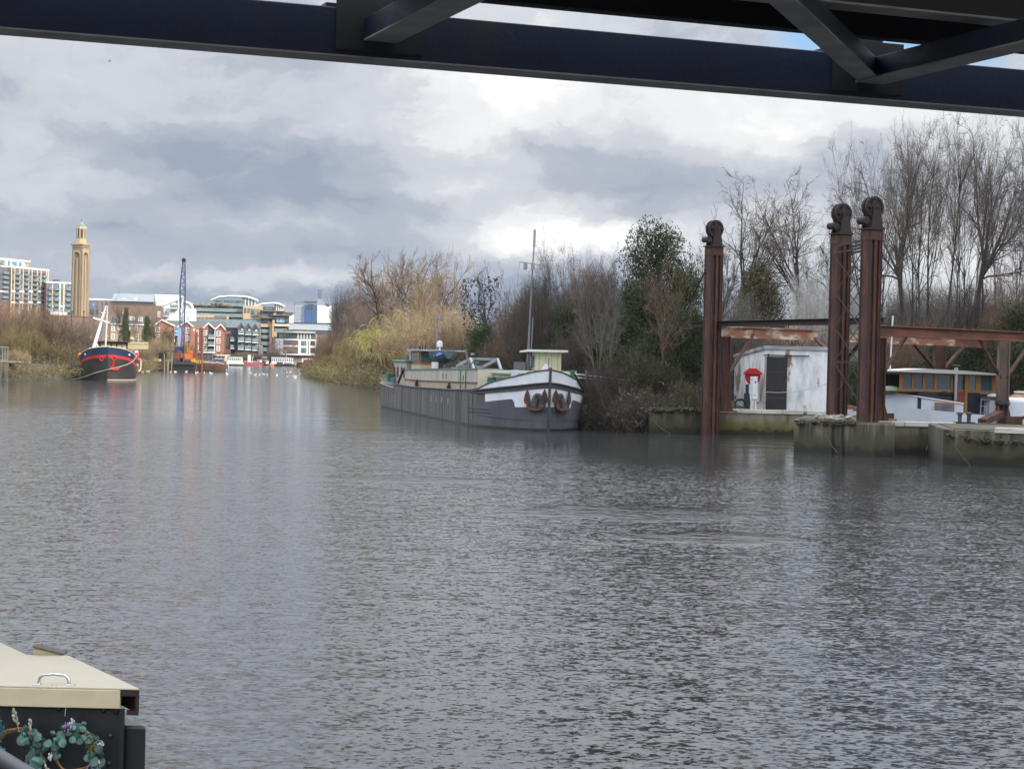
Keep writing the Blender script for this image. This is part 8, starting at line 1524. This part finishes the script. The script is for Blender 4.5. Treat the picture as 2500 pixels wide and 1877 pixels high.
# --- shaded right bank
for a in [
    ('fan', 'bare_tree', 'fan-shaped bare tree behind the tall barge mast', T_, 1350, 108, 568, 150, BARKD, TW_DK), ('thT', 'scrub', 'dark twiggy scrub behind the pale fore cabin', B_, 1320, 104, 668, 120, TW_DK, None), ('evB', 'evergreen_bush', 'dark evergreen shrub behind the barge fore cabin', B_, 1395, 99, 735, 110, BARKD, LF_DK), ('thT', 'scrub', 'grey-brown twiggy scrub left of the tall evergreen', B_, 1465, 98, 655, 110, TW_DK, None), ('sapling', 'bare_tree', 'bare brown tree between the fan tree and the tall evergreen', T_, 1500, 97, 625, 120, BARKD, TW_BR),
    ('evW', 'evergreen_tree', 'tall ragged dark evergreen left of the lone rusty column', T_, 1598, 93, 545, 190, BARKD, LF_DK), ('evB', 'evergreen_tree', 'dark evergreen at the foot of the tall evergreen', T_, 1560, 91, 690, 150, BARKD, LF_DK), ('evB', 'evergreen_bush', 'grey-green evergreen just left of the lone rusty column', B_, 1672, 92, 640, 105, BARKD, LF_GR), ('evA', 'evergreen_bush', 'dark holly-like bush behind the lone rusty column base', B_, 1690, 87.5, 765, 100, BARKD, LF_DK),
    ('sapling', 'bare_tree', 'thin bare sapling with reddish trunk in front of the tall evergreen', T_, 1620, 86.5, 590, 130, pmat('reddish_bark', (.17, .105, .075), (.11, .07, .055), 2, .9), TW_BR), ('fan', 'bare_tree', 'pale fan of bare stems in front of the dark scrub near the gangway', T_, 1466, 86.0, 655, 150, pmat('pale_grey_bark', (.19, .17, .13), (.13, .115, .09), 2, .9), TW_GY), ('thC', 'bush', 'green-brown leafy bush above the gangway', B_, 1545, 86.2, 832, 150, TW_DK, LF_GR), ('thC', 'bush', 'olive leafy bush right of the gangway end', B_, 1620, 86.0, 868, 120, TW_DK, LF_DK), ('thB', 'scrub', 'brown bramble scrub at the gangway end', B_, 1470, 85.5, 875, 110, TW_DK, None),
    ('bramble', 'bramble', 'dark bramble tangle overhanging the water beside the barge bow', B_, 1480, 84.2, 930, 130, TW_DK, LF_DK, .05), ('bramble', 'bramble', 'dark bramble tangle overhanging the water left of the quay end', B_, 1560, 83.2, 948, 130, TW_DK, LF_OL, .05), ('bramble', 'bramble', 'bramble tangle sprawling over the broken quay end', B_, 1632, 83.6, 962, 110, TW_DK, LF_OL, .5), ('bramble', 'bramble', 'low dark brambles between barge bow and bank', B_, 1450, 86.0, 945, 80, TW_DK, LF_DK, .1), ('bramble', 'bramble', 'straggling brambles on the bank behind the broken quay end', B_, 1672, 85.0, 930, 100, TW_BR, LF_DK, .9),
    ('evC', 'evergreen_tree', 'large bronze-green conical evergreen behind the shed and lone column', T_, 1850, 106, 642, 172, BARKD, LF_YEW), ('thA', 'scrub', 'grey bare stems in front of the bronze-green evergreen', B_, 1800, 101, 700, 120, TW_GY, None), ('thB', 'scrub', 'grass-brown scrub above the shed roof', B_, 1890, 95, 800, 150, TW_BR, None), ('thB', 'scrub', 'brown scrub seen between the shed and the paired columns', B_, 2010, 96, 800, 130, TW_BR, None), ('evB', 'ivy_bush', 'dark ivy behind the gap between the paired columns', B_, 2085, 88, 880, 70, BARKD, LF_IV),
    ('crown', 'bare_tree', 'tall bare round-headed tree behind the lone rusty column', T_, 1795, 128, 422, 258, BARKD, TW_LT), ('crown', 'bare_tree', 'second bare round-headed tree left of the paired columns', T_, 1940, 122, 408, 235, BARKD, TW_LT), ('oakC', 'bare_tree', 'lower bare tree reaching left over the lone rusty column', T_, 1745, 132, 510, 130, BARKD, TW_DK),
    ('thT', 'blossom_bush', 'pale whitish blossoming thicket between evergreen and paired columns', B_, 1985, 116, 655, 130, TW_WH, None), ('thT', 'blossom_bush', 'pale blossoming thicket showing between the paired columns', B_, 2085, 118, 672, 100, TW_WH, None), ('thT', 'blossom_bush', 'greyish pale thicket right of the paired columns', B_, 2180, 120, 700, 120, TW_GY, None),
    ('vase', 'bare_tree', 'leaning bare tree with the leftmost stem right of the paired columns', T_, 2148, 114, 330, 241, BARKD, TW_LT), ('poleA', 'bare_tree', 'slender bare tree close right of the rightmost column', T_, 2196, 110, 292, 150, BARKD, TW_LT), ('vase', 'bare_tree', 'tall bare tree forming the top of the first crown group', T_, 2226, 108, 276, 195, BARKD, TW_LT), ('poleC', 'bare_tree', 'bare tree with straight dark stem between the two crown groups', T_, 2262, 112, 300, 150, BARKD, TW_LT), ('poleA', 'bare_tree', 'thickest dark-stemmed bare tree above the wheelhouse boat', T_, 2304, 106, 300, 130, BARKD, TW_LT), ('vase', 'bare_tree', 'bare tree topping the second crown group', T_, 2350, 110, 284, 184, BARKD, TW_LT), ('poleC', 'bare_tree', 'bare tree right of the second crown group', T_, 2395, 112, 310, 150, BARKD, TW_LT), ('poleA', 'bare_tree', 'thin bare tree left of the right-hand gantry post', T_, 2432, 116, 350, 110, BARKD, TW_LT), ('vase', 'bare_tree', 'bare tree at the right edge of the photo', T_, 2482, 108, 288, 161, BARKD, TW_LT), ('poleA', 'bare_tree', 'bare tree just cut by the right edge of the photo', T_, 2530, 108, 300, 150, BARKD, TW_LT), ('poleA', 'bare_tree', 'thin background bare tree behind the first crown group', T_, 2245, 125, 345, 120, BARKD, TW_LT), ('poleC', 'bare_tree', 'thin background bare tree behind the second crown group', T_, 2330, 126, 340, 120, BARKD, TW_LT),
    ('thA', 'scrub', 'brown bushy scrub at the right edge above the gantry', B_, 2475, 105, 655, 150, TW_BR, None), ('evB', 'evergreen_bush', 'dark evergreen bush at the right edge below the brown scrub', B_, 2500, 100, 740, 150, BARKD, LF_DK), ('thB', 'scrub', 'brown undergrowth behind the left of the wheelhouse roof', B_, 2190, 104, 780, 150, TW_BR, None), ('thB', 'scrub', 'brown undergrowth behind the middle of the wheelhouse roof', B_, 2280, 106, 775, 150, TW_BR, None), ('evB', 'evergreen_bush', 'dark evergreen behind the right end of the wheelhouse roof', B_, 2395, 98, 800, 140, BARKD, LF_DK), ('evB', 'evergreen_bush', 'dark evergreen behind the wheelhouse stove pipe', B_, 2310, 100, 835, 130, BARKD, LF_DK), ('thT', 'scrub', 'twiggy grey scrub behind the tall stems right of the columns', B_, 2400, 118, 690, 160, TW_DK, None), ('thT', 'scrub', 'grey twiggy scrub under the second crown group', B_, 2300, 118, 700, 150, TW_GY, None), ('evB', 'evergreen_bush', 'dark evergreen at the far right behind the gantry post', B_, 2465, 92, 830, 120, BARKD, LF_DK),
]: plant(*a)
# --- left bank (sunlit) and in front of the far flats
for a in [
    ('thT', 'scrub', 'big orange-brown scrub at the left edge above the jetty', B_, 30, 226, 732, 120, TW_OR, None), ('thT', 'scrub', 'brown scrub right of the orange scrub on the left bank', B_, 85, 222, 744, 120, TW_BR, None), ('thT', 'scrub', 'greyish brown scrub below the blue-glazed flats', B_, 135, 222, 758, 110, TW_BR, None), ('thA', 'scrub', 'thin brown scrub below the brick tower', B_, 182, 224, 775, 90, TW_MV, None), ('thB', 'scrub', 'tan-olive bush right of the jetty railing', B_, 34, 196, 800, 80, TW_OL, None), ('evB', 'ivy_bush', 'dark green ivy-covered bush on the left bank', B_, 82, 201, 822, 66, BARKD, LF_GR), ('thC', 'bush', 'olive-brown leafy bush beside the black barge', B_, 135, 203, 832, 90, TW_BR, LF_OL), ('thC', 'bush', 'leafy bush just left of the black barge bow', B_, 182, 205, 840, 70, TW_BR, LF_OL), ('thB', 'bush', 'pale tan bush hanging over the water by the jetty', B_, 40, 188, 850, 70, TW_TAN, None), ('bramble', 'bramble', 'dark undergrowth at the water edge of the left bank', B_, 100, 196, 872, 90, TW_DK, LF_GR, .3), ('bramble', 'bramble', 'dark undergrowth in the shade beside the black barge', B_, 165, 199, 875, 90, TW_DK, LF_OL, .3), ('thA', 'scrub', 'brown scrub sprouting at the extreme left edge', B_, -22, 215, 752, 100, TW_BR, None), ('thB', 'bush', 'olive bush in the middle of the left bank', B_, 60, 200, 790, 90, TW_OL, None),
    ('sapling', 'bare_tree', 'thin bare tree between tower and black barge mast', T_, 228, 330, 745, 40, BARK, TW_BR), ('oakC', 'bare_tree', 'bare tree in front of the terrace left of its white windows', T_, 284, 380, 708, 46, BARK, TW_BR), ('evT', 'ivy_tree', 'dark ivy-clad tree in front of the terrace', T_, 305, 378, 752, 24, BARK, LF_GR), ('fan', 'bare_tree', 'bare tree in front of the brown-brick flats', T_, 332, 385, 738, 44, BARK, TW_BR), ('evT', 'ivy_tree', 'dark ivy-clad tree at the right end of the terrace', T_, 357, 375, 772, 28, BARK, LF_GR), ('oakC', 'bare_tree', 'bare tree between the terrace and the first brick gable', T_, 368, 388, 745, 44, BARK, TW_BR), ('thA', 'scrub', 'sunlit tan willow scrub under the first brick gable', B_, 385, 352, 822, 64, TW_TAN, None), ('thA', 'scrub', 'sunlit tan scrub right of the hoarding', B_, 348, 345, 838, 50, TW_TAN, None), ('thB', 'scrub', 'tan scrub behind the crane pontoon', B_, 420, 356, 838, 60, TW_TAN, None), ('thC', 'ivy_bush', 'ivy climbing the first brick gable', B_, 405, 400, 790, 34, TW_BR, LF_GR), ('thA', 'scrub', 'brown scrub left of the black barge wheelhouse', B_, 215, 300, 782, 50, TW_BR, None), ('thB', 'scrub', 'brown scrub at the foot of the brick gables behind the crane', B_, 455, 420, 836, 50, TW_BR, None),
    ('oakA', 'bare_tree', 'bare tree in front of the rounded white block', T_, 699, 535, 832, 46, BARKL, TW_BR), ('oakC', 'bare_tree', 'dense bare tree in front of the tan flats', T_, 668, 540, 815, 30, BARK, TW_MV), ('thA', 'scrub', 'round brown bush right of the tan flats', B_, 668, 538, 846, 34, TW_MV, None), ('thB', 'scrub', 'green-brown bank shrubs below the slate flats', B_, 600, 545, 858, 60, TW_OL, None), ('thB', 'scrub', 'brown bank shrubs below the gabled houses', B_, 545, 545, 858, 40, TW_BR, None), ('thA', 'scrub', 'brown bush in front of the low brown building', B_, 790, 480, 815, 48, TW_BR, None), ('thB', 'scrub', 'brown bank shrubs left of the rounded white block', B_, 640, 545, 862, 40, TW_BR, None),
]: plant(*a)

# more mass behind and along the banks
for a in [
    ('thT', 'scrub', 'brown scrub just beyond the right edge of the photo', B_, 2640, 100, 660, 200, TW_BR, None), ('evB', 'evergreen_bush', 'dark evergreen just beyond the right edge of the photo', B_, 2760, 98, 700, 180, BARKD, LF_DK), ('thT', 'scrub', 'far brown scrub beyond the right edge of the photo', B_, 2920, 104, 640, 240, TW_BR, None),
    ('thT', 'scrub', 'dark twig mass behind the fan-shaped tree', B_, 1300, 116, 690, 130, TW_DK, None), ('thT', 'scrub', 'dark twig mass behind the second evergreen', B_, 1430, 112, 640, 150, TW_DK, None), ('thT', 'scrub', 'brown twiggy scrub right of the fan-shaped tree', B_, 1425, 106, 640, 120, TW_BR, None), ('evB', 'evergreen_bush', 'dark low evergreen behind the gangway bushes', B_, 1500, 90, 770, 160, BARKD, LF_DK), ('evB', 'evergreen_bush', 'dark low evergreen behind the sapling', B_, 1610, 88.5, 790, 130, BARKD, LF_DK), ('thB', 'scrub', 'brown scrub low between the fore cabin and gangway', B_, 1400, 90, 800, 120, TW_DK, None), ('thT', 'scrub', 'brown scrub between the pod tree and the tall mast', B_, 1275, 122, 700, 120, TW_BR, None),
    ('oakA', 'bare_tree', 'broad hazy tree filling the middle of the island skyline', T_, 1020, 290, 612, 170, BARK, TW_BR), ('oakB', 'bare_tree', 'brown bare tree at the right shoulder of the island skyline', T_, 1112, 262, 640, 100, BARK, TW_BR), ('oakC', 'bare_tree', 'small brown tree at the left shoulder of the island skyline', T_, 880, 300, 655, 100, BARK, TW_BR),
    ('thT', 'scrub', 'hazy brown thicket behind the crowns right of the columns', B_, 2230, 128, 690, 170, TW_GY, None), ('thT', 'scrub', 'hazy brown thicket behind the second crown group', B_, 2360, 130, 680, 170, TW_GY, None), ('thT', 'scrub', 'hazy grey thicket behind the trees at the right edge', B_, 2490, 130, 680, 170, TW_GY, None), ('crown', 'bare_tree', 'wide bare crown crossing behind the first crown group', T_, 2215, 120, 300, 264, BARKD, TW_LT), ('crown', 'bare_tree', 'wide bare crown crossing behind the second crown group', T_, 2370, 121, 292, 276, BARKD, TW_LT), ('crown', 'bare_tree', 'wide bare crown behind the right edge trees', T_, 2510, 121, 300, 252, BARKD, TW_LT), ('oakC', 'bare_tree', 'low bare crown between the round-headed trees and the paired columns', T_, 2030, 126, 470, 170, BARKD, TW_DK),
]: plant(*a)
def undergrowth(name, label, pts, seed, h0, h1, dens, mt, wid=1.2):
    """rough ground cover along a bank line: tufts of stems with small leaves"""
    rs = np.random.RandomState(seed); U = Twigs(); P_ = np.array(pts, float); seg = np.linalg.norm(np.diff(P_[:, :2], axis=0), axis=1); cum = np.concatenate([[0], np.cumsum(seg)]); n = int(cum[-1] * dens); t = rs.uniform(0, cum[-1], n)
    st = np.stack([np.interp(t, cum, P_[:, k]) for k in range(3)], 1); st[:, :2] += rs.normal(size=(n, 2)) * wid * .5; d = rs.normal(size=(n, 3)) * .55 + [0, 0, .9]; L = lines(st, d, rs.uniform(h0, h1, n), 4, .24, (0, 0, -.10), rs); U.ribbons(L, taper_w(n, 5, .035, .02), rs)
    p, d, l, t = kids(L, 7, .1, 1, 50, 20, .45, rs.uniform(h0, h1, n), rs, .3); L2 = lines(p, d, np.maximum(l, .2), 3, .26, (0, 0, -.05), rs); U.ribbons(L2, taper_w(len(L2), 4, .028, .015), rs); q = L2[:, -1][rs.randint(0, len(L2), n * 5)]; U.leaves(q + rs.normal(size=q.shape) * .08, rs.uniform(.05, .12, len(q)), rs)
    me = U.mesh(name); me.materials.append(mt); o = bpy.data.objects.new(name, me); COL.objects.link(o); tag(o, label, 'undergrowth', kind='stuff')
undergrowth('undergrowth', 'rough brown undergrowth along the left bank waterline', [(-49, 176, .3), (-46, 185, .3), (-44.2, 196, .3), (-47, 212, .3), (-52, 255, .3), (-57, 300, .3), (-64, 348, .4)], 1, .7, 2.2, 11, TW_OL)
undergrowth('undergrowth', 'olive undergrowth trailing in the water along the island shore', [(-34.5, 328, .2), (-30.5, 290, .2), (-25, 252, .2), (-21, 222, .2), (-16.3, 204, .2), (-10.5, 165, .2), (-5.6, 140, .3)], 2, .8, 2.4, 14, TW_OL)
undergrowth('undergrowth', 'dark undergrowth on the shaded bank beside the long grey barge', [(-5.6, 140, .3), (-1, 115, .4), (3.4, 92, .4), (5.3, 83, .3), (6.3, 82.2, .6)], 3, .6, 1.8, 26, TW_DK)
undergrowth('undergrowth', 'dark low growth on the quay behind the white shed and dock', [(7.5, 86, 1.1), (10, 90, 1.1), (15, 92.5, 1.1), (22, 88, 1.1), (40, 90, 1.1)], 4, .4, 1.3, 16, TW_DK, 3)
undergrowth('undergrowth', 'brown shrubby growth along the far bank in front of the flats', [(-92, 420, 1), (-108, 540, 1.5), (-100, 562, 1.5), (-78, 574, 1.5), (-60, 590, 1.5), (-30, 640, 1.5)], 5, 1.0, 3.0, 4, TW_BR, 2)
# ---------------------------------------------------------------- thin haze over the river and town
b = MB(); b.box(-900, 900, -45, 1700, -1.2, 80); hz = b.build('haze', bpy.data.materials.new('haze')); hz['kind'] = 'stuff'; hz['label'] = 'thin pale haze over the river and the town'
hm = hz.data.materials[0]; hm.use_nodes = True; hn = hm.node_tree
for n in list(hn.nodes): hn.nodes.remove(n)
ho = hn.nodes.new('ShaderNodeOutputMaterial'); hv = hn.nodes.new('ShaderNodeVolumePrincipled'); hv.inputs['Color'].default_value = (.86, .90, .97, 1); hv.inputs['Density'].default_value = .00006; hv.inputs['Anisotropy'].default_value = .3
hn.links.new(hv.outputs[0], ho.inputs['Volume'])
